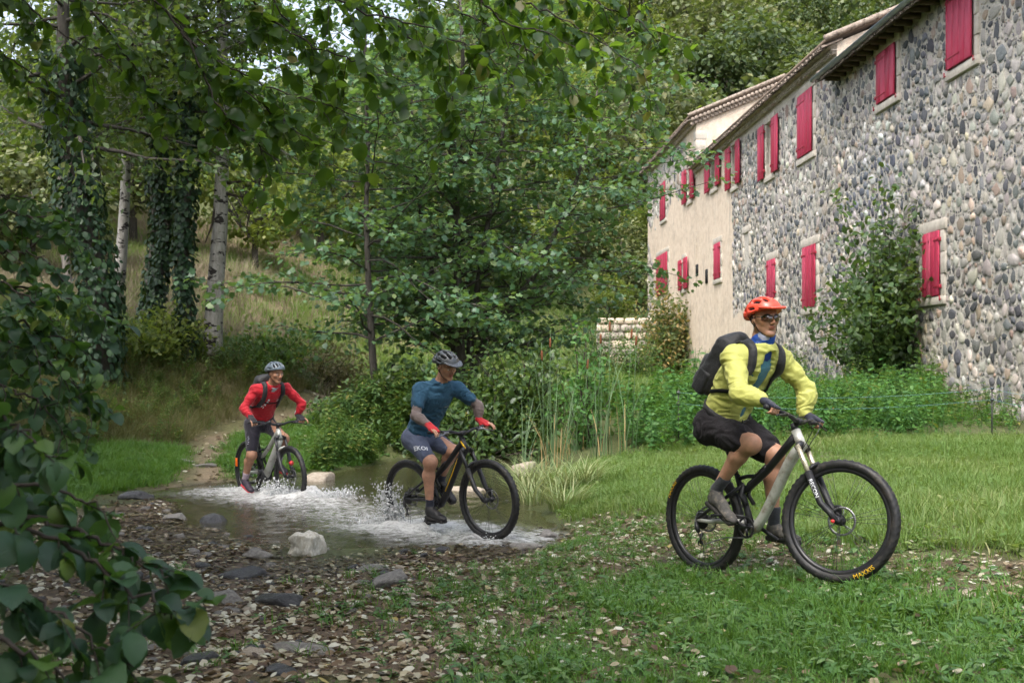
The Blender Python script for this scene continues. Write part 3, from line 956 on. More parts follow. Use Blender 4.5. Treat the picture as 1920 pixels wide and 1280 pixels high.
# ---- near house
def near_house():
    u0, u1, ve = 17.0, 34.6, 10.05
    root = empty('stone_house', HW((u0 + u1) / 2, .5, -H_DEPTH / 2))
    tag(root, 'nearest stone house with cobble wall, grey gutter and three red shuttered windows', 'house')
    A = rect(1783, 1829, -30, 121); B = rect(1648, 1683, 92, 188); C = rect(1735, 1766, 436, 557)
    no = lambda u, v: np.zeros(np.shape(u))
    wall_panel(root, u0, u1, -.3, ve + .35, [], no)
    gable(root, u0, -.3, ve, H_DEPTH, PITCH, -1, M_MORTAR, .55); gable(root, u1, -.3, ve, H_DEPTH, PITCH, 1, M_MORTAR, .55); back_wall(root, u0, u1, -.3, ve, H_DEPTH, .55, PITCH)
    for r, nb in ((A, 4), (B, 4)):
        surround(root, *r)
        if r is A:
            shutter(root, r[0] + .02, r[1] - .02, r[2] + .02, r[3], nb, w=.07, tilt=-0.0)
            # the leaf stands a little off the wall: its side board shows
            mb = MB(); wbox(mb, r[1] - .02, r[1] + .01, r[2] + .02, r[3], .03, .12); mb.build('shutter_edge', M_SHUT, root)
        else:
            shutter(root, r[0] + .02, r[1] - .02, r[2] + .02, r[3], nb, w=.06)
    surround(root, *C, wd=.2)
    um = (C[0] + C[1]) / 2
    shutter(root, C[0] + .01, um - .006, C[2] + .01, C[3], 2, w=.05, hinge='u0'); shutter(root, um + .006, C[1] - .01, C[2] + .01, C[3], 2, w=.05)
    for r in (A, B, C):     # shutter catches
        for e in (r[0] - .12, r[1] + .12):
            mb = MB(); mb.cyl(HW(e, r[2] - .08, 0), HW(e, r[2] - .08, .12), .012, 6); mb.cyl(HW(e, r[2] - .12, .11), HW(e, r[2] + .0, .11), .014, 6); mb.build('shutter_catch', M_IRON, root)
    ro = roof(root, u0, u1, ve + .12, .55, H_DEPTH, PITCH, False, 11)
    # rafter ends and the gutter
    for i, u in enumerate(np.arange(u0 + .3, u1, .55)):
        mb = MB(); wbox(mb, u - .05, u + .05, ve - .02, ve + .12, -.1, .42); mb.build('rafter_end', M_WOOD, ro)
    mb = MB()
    n = 9
    th = np.linspace(np.pi, 2 * np.pi, n)
    gu = np.array((u0 - .2, u1 + .3)); rr = .085
    rows = []
    for r_ in (rr, rr - .012):
        for u in gu:
            rows.append(HWn(np.full(n, u), ve + .13 + np.sin(th) * r_, .64 + np.cos(th) * r_))
    V = np.concatenate(rows); j = np.arange(n - 1)
    mb.add(V, [np.concatenate([np.stack([j, j + 1, n + j + 1, n + j], 1), np.stack([2 * n + j, 3 * n + j, 3 * n + j + 1, 2 * n + j + 1], 1), np.stack([n + j, n + j + 1, 3 * n + j + 1, 3 * n + j], 1), np.stack([j, 2 * n + j, 2 * n + j + 1, j + 1], 1)])])
    mb.tube([HW(gu[0], ve + .135, .64 + rr), HW(gu[1], ve + .135, .64 + rr)], .013, 6)
    mb.build('gutter', M_ZINC, root, True)
    st = pack_stones(21.5, u1 + .05, .2, ve - .05, [grow(A), grow(B), grow(C)], no, .024, .135, 110000, 3, .98, 3.0)
    lay_stones(root, st, (.17, .20, .22, .21, .06, .05, .09), 4, 300)
    return st
_st = near_house()

# ---- middle house
def mid_house():
    u0, u1, ve = 34.6, 55.6, 11.05
    root = empty('stone_house', HW((u0 + u1) / 2, .6, -H_DEPTH / 2))
    tag(root, 'middle stone house, half cobbles half cream plaster, with tiled cornice and most of the shutters', 'house')
    D = rect(1499, 1526, 173, 292); H = rect(1508, 1532, 461, 577); I = rect(1441, 1456, 487, 560); J = rect(1341, 1352, 456, 523)
    E = rect(1437, 1451, 229, 329); F_ = rect(1373, 1383, 271, 349); G = rect(1334, 1345, 298, 353)
    def plaster(u, v):
        u, v = np.asarray(u, dtype=float), np.asarray(v, dtype=float)
        n = fbm(u * .5, v * .5, seed=41)
        a = sstep(47.2, 48.6, u + 1.2 * n)
        low = sstep(43.2, 45.5, u + 1.6 * n) * sstep(4.6, 2.8, v + .8 * n)
        return np.clip(np.maximum(a, low) * .95, 0, 1)
    wall_panel(root, u0, u1, -.3, ve + .3, [E, F_, G], plaster)
    gable(root, u0, ve - 1.0, ve, H_DEPTH, PITCH, -1, M_MORTAR, .42); gable(root, u1, -.3, ve, H_DEPTH, PITCH, 1, M_MORTAR, .42); back_wall(root, u0, u1, -.3, ve, H_DEPTH, .42, PITCH)
    surround(root, *D); shutter(root, D[0] + .02, D[1] - .02, D[2] + .02, D[3], 4, w=.06)
    for r in (H, I, J):
        surround(root, *r); um = (r[0] + r[1]) / 2
        shutter(root, r[0] + .01, um - .006, r[2] + .01, r[3], 2, w=.05, hinge='u0'); shutter(root, um + .006, r[1] - .01, r[2] + .01, r[3], 2, w=.05)
    for r, (l0, l1), (r0, r1) in ((E, (1426, 1437), (1451, 1463)), (F_, (1364, 1373), (1383, 1391)), (G, (1325, 1334), (1345, 1353))):
        surround(root, *r, wd=.12); opening(root, *r)
        shutter(root, r[1] + .03, pu(l0), r[2] - .02, r[3] + .02, 2, w=.09, hinge='u0'); shutter(root, pu(r1), r[0] - .03, r[2] - .02, r[3] + .02, 2, w=.09)
    k = rect(1395, 1405, 437, 486)
    surround(root, *k, wd=.14, sill=False)
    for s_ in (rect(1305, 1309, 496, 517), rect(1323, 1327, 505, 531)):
        mb = MB(); wbox(mb, s_[0], s_[1], s_[2], s_[3], -.05, .025); mb.build('slit_shade_block', M_SLIT_SHADE, root)  # near-black block on the wall, painted for the shade inside the slit
    roof(root, u0, u1, ve + .12, .42, H_DEPTH, PITCH, True, 21)
    R_ = [grow(r, .22) for r in (D, H, I, J, k)] + [grow(r, .18, .26, .2) for r in (E, F_, G)]
    st = pack_stones(u0 - .05, u1, .3, ve - .45, R_, plaster, .032, .15, 90000, 5, .98, 3.0)
    lay_stones(root, st, (.16, .20, .22, .22, .05, .05, .10), 6, 300)
mid_house()

# ---- far house
def far_house():
    u0, u1, ve = 55.6, 70.2, 13.35
    root = empty('stone_house', HW((u0 + u1) / 2, .9, -H_DEPTH / 2))
    tag(root, 'farthest and tallest house, cream plastered, its end wall showing above the middle roof', 'house')
    L = rect(1240, 1249, 343, 412); N = rect(1233, 1253, 477, 552)
    Mo = rect(1290, 1297, 314, 376); Oo = rect(1281, 1285, 486, 542)
    def plaster(u, v):
        u, v = np.asarray(u, dtype=float), np.asarray(v, dtype=float)
        n = fbm(u * .45, v * .45, seed=51)
        rub = np.maximum(sstep(9.6, 10.6, v + 1.4 * n) * sstep(57.5, 58.5, u), sstep(65.4, 67.0, u + 2.2 * n) * sstep(-.2, .2, n + .15)) * .8
        return np.clip(1 - .95 * rub, 0, 1)
    wall_panel(root, u0, u1, -.3, ve + .3, [Mo, Oo], plaster)
    gable(root, u0, -.3, ve, H_DEPTH, PITCH, -1, M_MORTAR, .42); gable(root, u1, -.3, ve, H_DEPTH, PITCH, 1, M_MORTAR, .42); back_wall(root, u0, u1, -.3, ve, H_DEPTH, .42, PITCH)
    for r in (L, N):
        surround(root, *r, sill=r is L); um = (r[0] + r[1]) / 2
        shutter(root, r[0] + .01, r[1] - .01, r[2] + .01, r[3], 4, w=.06)
    for r, (l0, l1), (r0, r1) in ((Mo, (1282, 1290), (1297, 1304)), (Oo, (1275, 1281), (1285, 1292))):
        surround(root, *r, wd=.12); opening(root, *r)
        shutter(root, r[1] + .03, pu(l0), r[2] - .02, r[3] + .02, 2, w=.09, hinge='u0'); shutter(root, pu(r1), r[0] - .03, r[2] - .02, r[3] + .02, 2, w=.09)
    roof(root, u0, u1, ve + .12, .42, H_DEPTH, PITCH, True, 31)
    # tile courses climbing the end wall under the verge
    g = MB()
    for i in range(2):
        for kk in range(26):
            w = .2 - kk * .19
            z = ve + .12 + (.42 - w) * PITCH - .14 - i * .2
            if -4.6 < w < .3: g.tube([HW(u0 + .02, z, w), HW(u0 - .22 + i * .09, z, w)], [.09, .095], 8)
    o = g.build('gable_cornice', M_TILE, root); o['kind'] = 'stuff'
    for kk in range(5):      # corner stones
        mb = MB(); wbox(mb, u0 - .02, u0 + .5 + .18 * (kk % 2), ve - .4 - .45 * (kk + 1), ve - .42 - .45 * kk, -.5, .03, bevel=.02); mb.build('corner_stone', M_LIME, root)
    st = pack_stones(u0, u1, .5, ve - .5, [grow(r, .3) for r in (L, N, Mo, Oo)], plaster, .08, .24, 7000, 7)
    lay_stones(root, st, (.08, .1, .2, .3, .14, .1, .08), 8, 0)
far_house()
# ---- cream garden wall beyond the reeds
M_GSTONE = mat('grey_garden_stone', (.36, .32, .27), .85, .25, var=.3, nscale=5, bump=.5, bscale=30, dirt=(.2, .18, .14))
M_LIME2 = mat('warm_garden_stone', (.56, .47, .36), .85, .25, var=.25, nscale=5, bump=.5, bscale=30, dirt=(.3, .25, .19))
def garden_wall():
    a = P(1120, 640, 62); b = P(1226, 640, 62)
    root = empty('garden_wall', ((a[0] + b[0]) / 2, 62, 1.0))
    tag(root, 'pale stone garden wall beyond the cattails beside the far house corner', 'wall')
    mb = MB(); mb.box(((a[0] + b[0]) / 2, 62.3, 1.75), (b[0] - a[0], .5, 4.8), bevel=.05)
    mb.build('wall_core', M_LIME, root)
    r_ = np.random.default_rng(9)
    z = .6
    while z < 4.2:
        hh = r_.uniform(.3, .5); x = a[0]
        while x < b[0] - .1:
            L = min(r_.uniform(.4, .95), b[0] - x)
            m2 = MB(); m2.box((x + L / 2, 62.02, z + hh / 2), (L - .03, .2 + r_.uniform(-.12, .12), hh - .03), bevel=.07)
            m2.build('stone', [M_LIME2, M_GSTONE, M_LIME2, M_GSTONE][int(r_.integers(0, 4))], root); x += L
        z += hh
garden_wall()
# ================================================================ trees
def bark_mat(name, c1, c2, scale=6, stretch=.25, marks=None):
    s = NT(name)
    mp = s.n('Mapping', ins={'Scale': (1, 1, stretch)}); s.set(mp.inputs[0], s.pos())
    f = s.noise(scale * 3, 4, .65, mp.outputs[0])
    col = s.ramp(f, [(.3, c1), (.7, c2)])
    if marks:
        mp2 = s.n('Mapping', ins={'Scale': (1.2, 1.2, 2.6)}); s.set(mp2.inputs[0], s.pos())
        k = s.maprange(s.noise(2.6, 3, .65, mp2.outputs[0]), .54, .60)
        col = s.mix(col, marks, k)
    return s.done(s.principled(col, .85, .25, s.bump(f, .6, .02)))
M_BARK = bark_mat('dark_bark', (.035, .03, .026), (.10, .09, .078))
M_BARKG = bark_mat('grey_bark', (.10, .09, .08), (.22, .2, .18))
M_BIRCH = bark_mat('birch_bark', (.22, .205, .185), (.43, .41, .385), marks=(.035, .03, .028))
M_TWIG = bark_mat('twig_bark', (.03, .025, .02), (.075, .06, .05))
M_LEAF_MID = leaf_mat('maple_leaf', [(0, (.045, .10, .055)), (.45, (.068, .145, .075)), (.8, (.105, .19, .085)), (1, (.17, .23, .08))], .42, .5, .34, tcol=(.30, .50, .05))
M_LEAF_OVER = leaf_mat('overhanging_leaf', [(0, (.022, .058, .014)), (.6, (.038, .092, .018)), (.95, (.075, .135, .022)), (1, (.17, .14, .035))], .4, .5, .5, tcol=(.30, .50, .03))
M_LEAF_WOOD = leaf_mat('woodland_leaf', [(0, (.022, .045, .016)), (.5, (.038, .078, .022)), (.85, (.065, .11, .03)), (1, (.13, .14, .04))], .45, .45, .42, tcol=(.34, .48, .05))
M_LEAF_YEL = leaf_mat('pale_woodland_leaf', [(0, (.06, .095, .022)), (.5, (.10, .15, .03)), (1, (.20, .22, .05))], .45, .45, .45, tcol=(.4, .5, .06))
M_LEAF_OAK = leaf_mat('oak_leaf', [(0, (.032, .058, .022)), (.5, (.058, .092, .034)), (.85, (.095, .13, .045)), (1, (.16, .17, .07))], .5, .4, .22)
M_LEAF_OAK2 = leaf_mat('olive_oak_leaf', [(0, (.055, .075, .028)), (.5, (.10, .125, .045)), (1, (.19, .19, .075))], .5, .4, .22)
M_IVY = leaf_mat('ivy_leaf', [(0, (.010, .030, .014)), (.6, (.018, .05, .022)), (1, (.04, .085, .03))], .5, .35, .1)

def unit(v):
    v = np.asarray(v, dtype=float)
    return v / (np.linalg.norm(v) + 1e-9)

def wander(p, d, L, n, r_, curl=.15, grav=0.0):
    pts = [np.array(p, dtype=float)]; d = unit(d)
    for _ in range(n):
        d = unit(d + r_.normal(0, curl, 3) + np.array((0, 0, grav)))
        pts.append(pts[-1] + d * L / n)
    return np.array(pts)

def grow_tree(base, pts_trunk, r0, r1, n_br, br_len, z_lo, seed, layer=.0, twigs=6, twig_len=.5, per=9, leaf=.1, kind='two', rise=.15, sides=7, flat_leaf=.6, top_bias=1.0, droop=.0, spread=.12):
    """trunk along pts; branches between z_lo and the top; br_len(f) gives their length at height fraction f.
    Returns wood MB and leaf arrays"""
    r_ = np.random.default_rng(seed)
    wood = MB()
    T = np.asarray(pts_trunk, dtype=float)
    seg = np.linalg.norm(np.diff(T, axis=0), axis=1); cum = np.concatenate([[0], np.cumsum(seg)]); L = cum[-1]
    rad = r0 + (r1 - r0) * (cum / L) ** .8
    wood.tube(T, rad, sides + 2)
    lp, la, ln = [], [], []
    for i in range(n_br):
        f = z_lo + (1 - z_lo) * ((i + r_.random()) / n_br) ** top_bias
        s_ = f * L
        p = np.array([np.interp(s_, cum, T[:, k]) for k in range(3)])
        az = i * 2.399 + r_.uniform(-.5, .5)
        bl = br_len(f) * r_.uniform(.7, 1.15)
        el = rise + r_.uniform(-.12, .2) + .5 * max(0, f - .75)
        d = np.array((math.cos(az) * math.cos(el), math.sin(az) * math.cos(el), math.sin(el)))
        br = wander(p, d, bl, 6, r_, .13, -.02 - droop * .05)
        rb = np.interp(s_, cum, rad) * .38
        wood.tube(br, np.linspace(rb, .006, len(br)), 5, cap=False)
        for t in range(twigs):
            g = .22 + .78 * (t + r_.random()) / twigs
            q = br[0] + (br[-1] - br[0]) * 0
            j = g * (len(br) - 1); j0 = min(int(j), len(br) - 2)
            q = br[j0] + (br[j0 + 1] - br[j0]) * (j - j0)
            side = unit(np.cross(br[j0 + 1] - br[j0], (0, 0, 1)))
            td = unit(unit(br[j0 + 1] - br[j0]) * .7 + side * (1 if t % 2 else -1) * r_.uniform(.5, 1.1) + np.array((0, 0, r_.uniform(-.15, .25) - droop)))
            tw = wander(q, td, twig_len * r_.uniform(.6, 1.3) * (1.15 - .45 * g) * max(.5, min(1.3, bl / 1.5)), 4, r_, .16, -.03 - droop * .1)
            wood.tube(tw, np.linspace(.007, .002, len(tw)), 3, cap=False)
            w = r_.random(per)
            j = w * (len(tw) - 1); j0 = np.minimum(j.astype(int), len(tw) - 2)
            pp = tw[j0] + (tw[j0 + 1] - tw[j0]) * (j - j0)[:, None] + r_.normal(0, spread * np.array((1, 1, .5)), (per, 3))
            ax = (tw[j0 + 1] - tw[j0]); ax /= np.linalg.norm(ax, axis=1)[:, None]
            ax = ax + r_.normal(0, .75, (per, 3)); ax[:, 2] -= .25 + droop
            lp.append(pp); la.append(ax)
            nn = r_.normal(0, 1 - flat_leaf, (per, 3)) + np.array((0, 0, flat_leaf))
            ln.append(nn)
    lp, la, ln = map(np.concatenate, (lp, la, ln))
    sz = leaf * r_.uniform(.65, 1.25, len(lp))
    V, F = leaves_np(lp, la, ln, sz, kind)
    return wood, V, F

def plant_tree(name, label, cat, base, wood, V, F, m_wood, m_leaf, group=None):
    root = empty(name, base)
    tag(root, label, cat, group)
    wood.build('trunk', m_wood, root, True)
    obj('crown', V, [F], m_leaf, root)
    return root

def gz(x, y): return float(height(np.array([x]), np.array([y]))[0])

# ---- slim tree left of the middle clump
def tline(*pix):
    """trunk line through photo pixels (px, py, Y)"""
    return np.array([P(*q) for q in pix])
def trunk_to_ground(T):
    T = np.array(T); b = T[0].copy(); b[2] = gz(b[0], b[1]) - .1
    return np.concatenate([[b], T[1:]]) if T[0][2] <= b[2] + .05 else np.concatenate([[b], T])

def mid_trees():
    T = trunk_to_ground(tline((714,800,22.4),(700,690,22.4),(692,560,22.4),(686,400,22.4),(690,280,22.5),(684,120,22.5),(688,-40,22.6)))
    w, V, F = grow_tree(T[0], T, .085, .02, 58, lambda f: 2.9 * math.sin(math.pi * min(1, .28 + f * .56)) + .3, .16, 101, twigs=7, twig_len=.7, per=18, leaf=.125, kind='lobed', rise=.12, flat_leaf=.72)
    plant_tree('young_maple_tree', 'slim dark trunked tree with layered leaf sprays behind the red shirted rider', 'tree', T[0], w, V, F, M_BARK, M_LEAF_MID)
    # multi-stem clump behind the blue rider
    T = trunk_to_ground(tline((868,740,24.4),(860,600,24.4),(856,450,24.4),(855,280,24.5),(868,120,24.6),(862,-20,24.7)))
    w, V, F = grow_tree(T[0], T, .12, .03, 60, lambda f: 2.7 * math.sin(math.pi * min(1, .24 + f * .56)) + .4, .12, 102, twigs=7, twig_len=.72, per=17, leaf=.125, kind='lobed', rise=.15, flat_leaf=.7)
    wood = w; VV, FF = [V], [F]; n = len(V)
    for sd, stem in ((103, ((880,735,24.6),(882,620,24.6),(905,480,24.7),(930,320,24.8),(955,180,25),(985,40,25.1))),
                     (104, ((885,735,24.8),(905,640,25),(1000,520,24.7),(1060,400,24.6),(1100,280,24.6),(1120,170,24.6))),
                     (105, ((862,735,25.1),(850,640,25.3),(800,480,25.7),(775,300,26),(770,120,26.3)))):
        T2 = trunk_to_ground(tline(*stem))
        w2, V2, F2 = grow_tree(T2[0], T2, .1, .02, 46, lambda f: 2.6 * math.sin(math.pi * min(1, .24 + f * .58)) + .4, .14, sd, twigs=7, twig_len=.7, per=16, leaf=.125, kind='lobed', rise=.12, flat_leaf=.7)
        for a, fl in zip(w2.V, [None] * len(w2.V)): pass
        off = wood.n
        for k, fs in w2.F.items():
            wood.F.setdefault(k, []).extend([f + off for f in fs])
        wood.V.extend(w2.V); wood.n += w2.n
        VV.append(V2); FF.append(F2 + n); n += len(V2)
    plant_tree('bushy_maple_tree', 'broad many stemmed green tree in the middle behind the blue shirted rider', 'tree', T[0], wood, np.concatenate(VV), np.concatenate(FF), M_BARK, M_LEAF_MID)
mid_trees()

# ---- birches and ivy trees on the left bank
def ivy_leaves(T, rad, n, seed, thick=.16):
    r_ = np.random.default_rng(seed)
    seg = np.linalg.norm(np.diff(T, axis=0), axis=1); cum = np.concatenate([[0], np.cumsum(seg)])
    s_ = r_.random(n) * cum[-1]
    c = np.stack([np.interp(s_, cum, T[:, k]) for k in range(3)], 1)
    az = r_.uniform(0, 2 * np.pi, n)
    o = np.stack([np.cos(az), np.sin(az), r_.normal(0, .15, n)], 1)
    bulge = 1 + .7 * fbm(s_ * 1.3, az, seed=seed)
    rr = rad + thick * r_.random(n) ** .5 * np.clip(bulge, .3, 2)
    ax = o * .4 + np.array((0, 0, -1.0)) + r_.normal(0, .35, (n, 3))
    return leaves_np(c + o * rr[:, None], ax, o + r_.normal(0, .3, (n, 3)), r_.uniform(.08, .15, n), 'six')

def bank_trees():
    defs = [
        ('birch_tree', 'pale birch trunk with dark scars nearest the path, rightmost of the left wood', ((398,668,25),(402,560,25),(412,430,25),(416,320,25),(420,150,25),(412,-60,25)), .22, .13, M_BIRCH, None, 2.6, 8),
        ('birch_tree', 'slender pale birch left of the ivy covered trunks', ((212,618,27.5),(226,500,27.5),(234,380,27.5),(238,250,27.5),(244,100,27.5),(250,-80,27.5)), .16, .1, M_BIRCH, None, 2.4, 7),
        ('ivy_tree', 'upright trunk thick with ivy beside the right birch', ((352,660,24.6),(346,560,24.6),(342,470,24.6),(348,380,24.6),(352,260,24.6),(345,60,24.6),(350,-80,24.6)), .15, .1, M_BARK, (.14, 2600), 2.6, 7),
        ('ivy_tree', 'leaning ivy clad trunk between the two birches', ((288,600,25.5),(296,520,25.5),(318,430,25.5),(300,340,25.5),(296,240,25.5),(300,60,25.5)), .13, .08, M_BARK, (.13, 2000), 2.4, 5),
        ('ivy_tree', 'massive dark ivy clad tree at the left edge of the wood', ((190,615,22),(180,500,22),(150,400,22),(128,250,22),(118,100,22),(120,-100,22)), .26, .18, M_BARK, (.30, 3600), 3.0, 8),
        ('thin_tree', 'thin brown trunk between the dark ivy tree and the slender birch', ((168,600,28.5),(170,500,28.5),(172,400,28.5),(176,250,28.5),(170,60,28.5)), .1, .06, M_BARKG, (.06, 500), 2.2, 5),
        ('thin_tree', 'thin grey leaning trunk at the far left of the bank', ((130,540,31),(122,480,31),(118,400,31),(110,250,31),(100,60,31)), .12, .07, M_BARKG, None, 2.2, 4),
        ('thin_tree', 'thin leaning stem behind the ivy trunks', ((268,590,27),(282,500,27),(292,420,27),(280,300,27),(285,120,27)), .09, .05, M_BARKG, (.08, 700), 2.2, 4),
    ]
    for i, (nm, lab, pix, r0, r1, mb_, ivy, bl, nb) in enumerate(defs):
        T = trunk_to_ground(tline(*pix))
        # upper crown leaves, out of the top of the picture too, so the wood throws its shade
        top = T[-1]
        T = np.concatenate([T, [top + (top - T[-2]) * .6 + np.array((0, 0, 2.5))]])
        w, V, F = grow_tree(T[0], T, r0, .03, nb * 6, lambda f: bl * (1.15 - .35 * f) , .38, 200 + i, twigs=8, twig_len=.85, per=20, leaf=.15, kind='two', rise=.05, flat_leaf=.35, droop=.25, spread=.24, top_bias=.9)
        root = plant_tree(nm, lab, 'tree', T[0], w, V, F, mb_, M_LEAF_WOOD, 'trees on the left bank')
        if ivy:
            Vi, Fi = ivy_leaves(T[:-2], (r0 + r1) / 2 * .8, ivy[1], 300 + i, ivy[0])
            obj('ivy', Vi, [Fi], M_IVY, root)
        if i == 0:    # broken dead branches on the birch
            for (a, b, c) in (((418,345,25),(470,338,24.8),(505,352,24.6)), ((418,362,25),(460,370,24.7),(500,382,24.5)), ((470,365,24.7),(468,400,24.7),(462,430,24.7)), ((405,372,25),(398,420,24.8),(385,455,24.7))):
                m = MB(); m.tube([P(*a), P(*b), P(*c)], [.035, .025, .01], 5); m.build('dead_branch', M_TWIG, root)
            m = MB(); m.box(P(402, 568, 24.74), (.16, .03, .07), bevel=.01); m.build('trail_mark', mat('white_trail_paint', (.7, .7, .66), .7), root)
bank_trees()

# ---- trees of the slopes behind: a few kinds, many individuals that share their meshes
def crown_kinds():
    kinds = []
    for k in range(5):
        r_ = np.random.default_rng(400 + k)
        H = 1.0
        # clumps of leaves on the ends of limbs
        nc = 34
        cl = []
        for i in range(nc):
            u = r_.normal(0, 1, 3); u /= np.linalg.norm(u)
            rr = .34 + .16 * r_.random()
            c = np.array((0, 0, .62)) + u * np.array((.40, .40, .34)) * rr / .45
            if c[2] < .25: c[2] = .25 + r_.random() * .15
            cl.append((c, r_.uniform(.09, .17)))
        P_, A_, N_ = [], [], []
        for c, rr in cl:
            n = 100
            u = r_.normal(0, 1, (n, 3)); u /= np.linalg.norm(u, axis=1)[:, None]
            P_.append(c + u * rr * (r_.random((n, 1)) ** .4) * np.array((1.15, 1.15, .75)))
            A_.append(u + r_.normal(0, .6, (n, 3)) + np.array((0, 0, -.3))); N_.append(u * .6 + np.array((0, 0, .7)) + r_.normal(0, .35, (n, 3)))
        P_, A_, N_ = map(np.concatenate, (P_, A_, N_))
        V, F = leaves_np(P_, A_, N_, r_.uniform(.03, .055, len(P_)), 'two', 1.25)
        m = M_LEAF_OAK if k % 2 == 0 else M_LEAF_OAK2
        if k == 4: m = M_LEAF_YEL
        crown = mesh_np('crown', V, [F], m)
        w = MB()
        w.tube([(0, 0, -.06), (.01, 0, .2), (-.01, .01, .45), (0, 0, .7)], [.03, .024, .017, .006], 6)
        for c, rr in cl[::2]:
            z0 = .2 + .35 * r_.random()
            w.tube([(0, 0, z0), (c * .55 + np.array((0, 0, z0 * .45))), c], [.012, .009, .003], 4, cap=False)
        kinds.append((crown, w.mesh('trunk', M_BARK, True)))
    return kinds
KINDS = crown_kinds()
def slope_tree(x, y, h, k, rot, wide, label, group, name='oak_tree', cat='tree'):
    z = gz(x, y)
    root = empty(name, (x, y, z - .15))
    tag(root, label, cat, group)
    for nm, me in zip(('crown', 'trunk'), KINDS[k]):
        o = bpy.data.objects.new(nm, me); COL.link(o)
        o.parent = root
        o.scale = (h * wide, h * wide, h); o.rotation_euler = (0, 0, rot)
    return root
def slopes():
    r_ = np.random.default_rng(77)
    # wooded hill behind the house
    placed = []
    def try_add(x, y, h, dmin):
        for a, b, hh in placed:
            if (a - x) ** 2 + (b - y) ** 2 < (dmin * (h + hh) / 2) ** 2: return False
        placed.append((x, y, h)); return True
    n = 0
    for _ in range(6000):
        y = r_.uniform(82, 200); px = r_.uniform(-60, 1900)
        x = y * (px - 960) / FPX
        if px > 1150:
            lim = 82
        elif px > 600: lim = 92
        else: lim = 100
        if y < lim: continue
        h = r_.uniform(7.5, 12.5) if px > 900 else r_.uniform(7, 11)
        z = gz(x, y)
        py_top = HOR - (z + h - ZC) * FPX / y
        py_bot = HOR - (z - ZC) * FPX / y
        if py_bot < -60: continue
        if px > 1560 and py_top > 30 and y < 150 and False: continue
        if not try_add(x, y, h, .52): continue
        k = int(r_.integers(0, 5)) if r_.random() < .9 else 4
        slope_tree(x, y, h, k, r_.uniform(0, 6.28), r_.uniform(.85, 1.25), 'oak in the wood covering the hill behind the house' if px > 900 else 'tree of the distant hillside wood behind the birches', 'oaks on the hill behind the house' if px > 900 else 'trees on the far left hillside')
        n += 1
        if n > 150: break
    # scattered trees and bushes on the near slope to the left and behind the middle trees
    spots = [(30,46,6.5,4),(90,52,7.5,3),(170,60,8,4),(250,50,6,1),(330,66,8,4),(420,62,7,3),(480,52,5.5,4),(540,70,7.5,1),(600,60,6,4),(660,74,8,3),(560,88,9,4),(720,66,5.5,4),(800,70,6.5,1),(880,78,8,3),(960,74,6,4),(1020,84,7.5,1),(1080,88,6,3),(-20,40,6,3),(60,36,4.5,3),(1120,92,6.5,4),(1145,74,3.6,4),(1195,80,4.2,1),(1165,84,5,3),(1230,86,5,4)]
    ORD = ['leftmost', 'second', 'third', 'fourth', 'fifth', 'sixth', 'seventh', 'eighth', 'ninth', 'tenth', 'eleventh', 'twelfth', 'rightmost', 'x']
    lo_ = sorted(p[0] for p in spots if p[0] < 700); hi_ = sorted(p[0] for p in spots if p[0] >= 700)
    for i, (px, y, h, k) in enumerate(spots):
        x = y * (px - 960) / FPX
        a = lo_.index(px) if px < 700 else hi_.index(px)
        o_ = ORD[a] + ('' if a in (0, 12) else ' from the left')
        if px >= 700 and a == len(hi_) - 1: o_ = 'rightmost'
        slope_tree(x, y, h, k, r_.uniform(0, 6.28), r_.uniform(1.0, 1.4), (o_ + ' of the pale trees on the dry slope beyond the birches') if px < 700 else (o_ + ' of the trees on the slope behind the broad middle tree'), 'trees on the dry grass slope' if px < 700 else 'trees behind the middle clump', 'slope_tree')
slopes()
def shade_trees():
    # more of the wood, added unseen left and behind to darken the left side
    for i, (x, y, h, k) in enumerate([(-11.5, 13, 10, 0), (-10.5, 6, 11, 2), (-9.5, -1, 10, 0), (-6.5, -6, 11, 2), (-1.5, -8.5, 10, 0)]):
        slope_tree(x, y, h, k, i * 1.3, 1.15, ['unseen oak added beyond the left edge level with the ford', 'unseen oak added beyond the left edge level with the near bush', 'unseen oak added just left of the viewpoint', 'unseen oak added behind and left of the viewpoint', 'unseen oak added straight behind the viewpoint'][i], 'unseen oaks added for shade')
shade_trees()
# ================================================================ grass, litter, plants
M_GRASS = leaf_mat('grass_blade', [(0, (.045, .115, .02)), (.5, (.075, .175, .03)), (.88, (.12, .215, .045)), (1, (.24, .23, .10))], .5, .35, .35, tcol=(.3, .5, .04), source='both', patch=.9)
M_GRASS2 = leaf_mat('meadow_blade', [(0, (.065, .14, .032)), (.5, (.115, .195, .048)), (.82, (.19, .24, .08)), (1, (.36, .32, .17))], .5, .35, .35, tcol=(.35, .5, .05), source='both', patch=.7)
M_DRY = leaf_mat('dry_grass_blade', [(0, (.10, .10, .05)), (.35, (.18, .15, .10)), (.7, (.30, .25, .18)), (1, (.12, .15, .05))], .7, .2, .3, tcol=(.36, .31, .18), source='both', patch=.35)
M_BANKG = leaf_mat('bank_grass_blade', [(0, (.06, .085, .028)), (.4, (.10, .115, .04)), (.75, (.17, .15, .075)), (1, (.27, .22, .14))], .65, .25, .3, tcol=(.3, .28, .07), source='both', patch=.5)
M_NETTLE = leaf_mat('nettle_leaf', [(0, (.035, .10, .025)), (.5, (.055, .15, .035)), (1, (.10, .21, .05))], .5, .35, .32, tcol=(.25, .5, .05), source='both')
M_WEED = leaf_mat('weed_leaf', [(0, (.035, .075, .02)), (.6, (.06, .125, .03)), (.9, (.13, .18, .04)), (1, (.26, .22, .06))], .5, .35, .32, tcol=(.3, .5, .05), source='both')
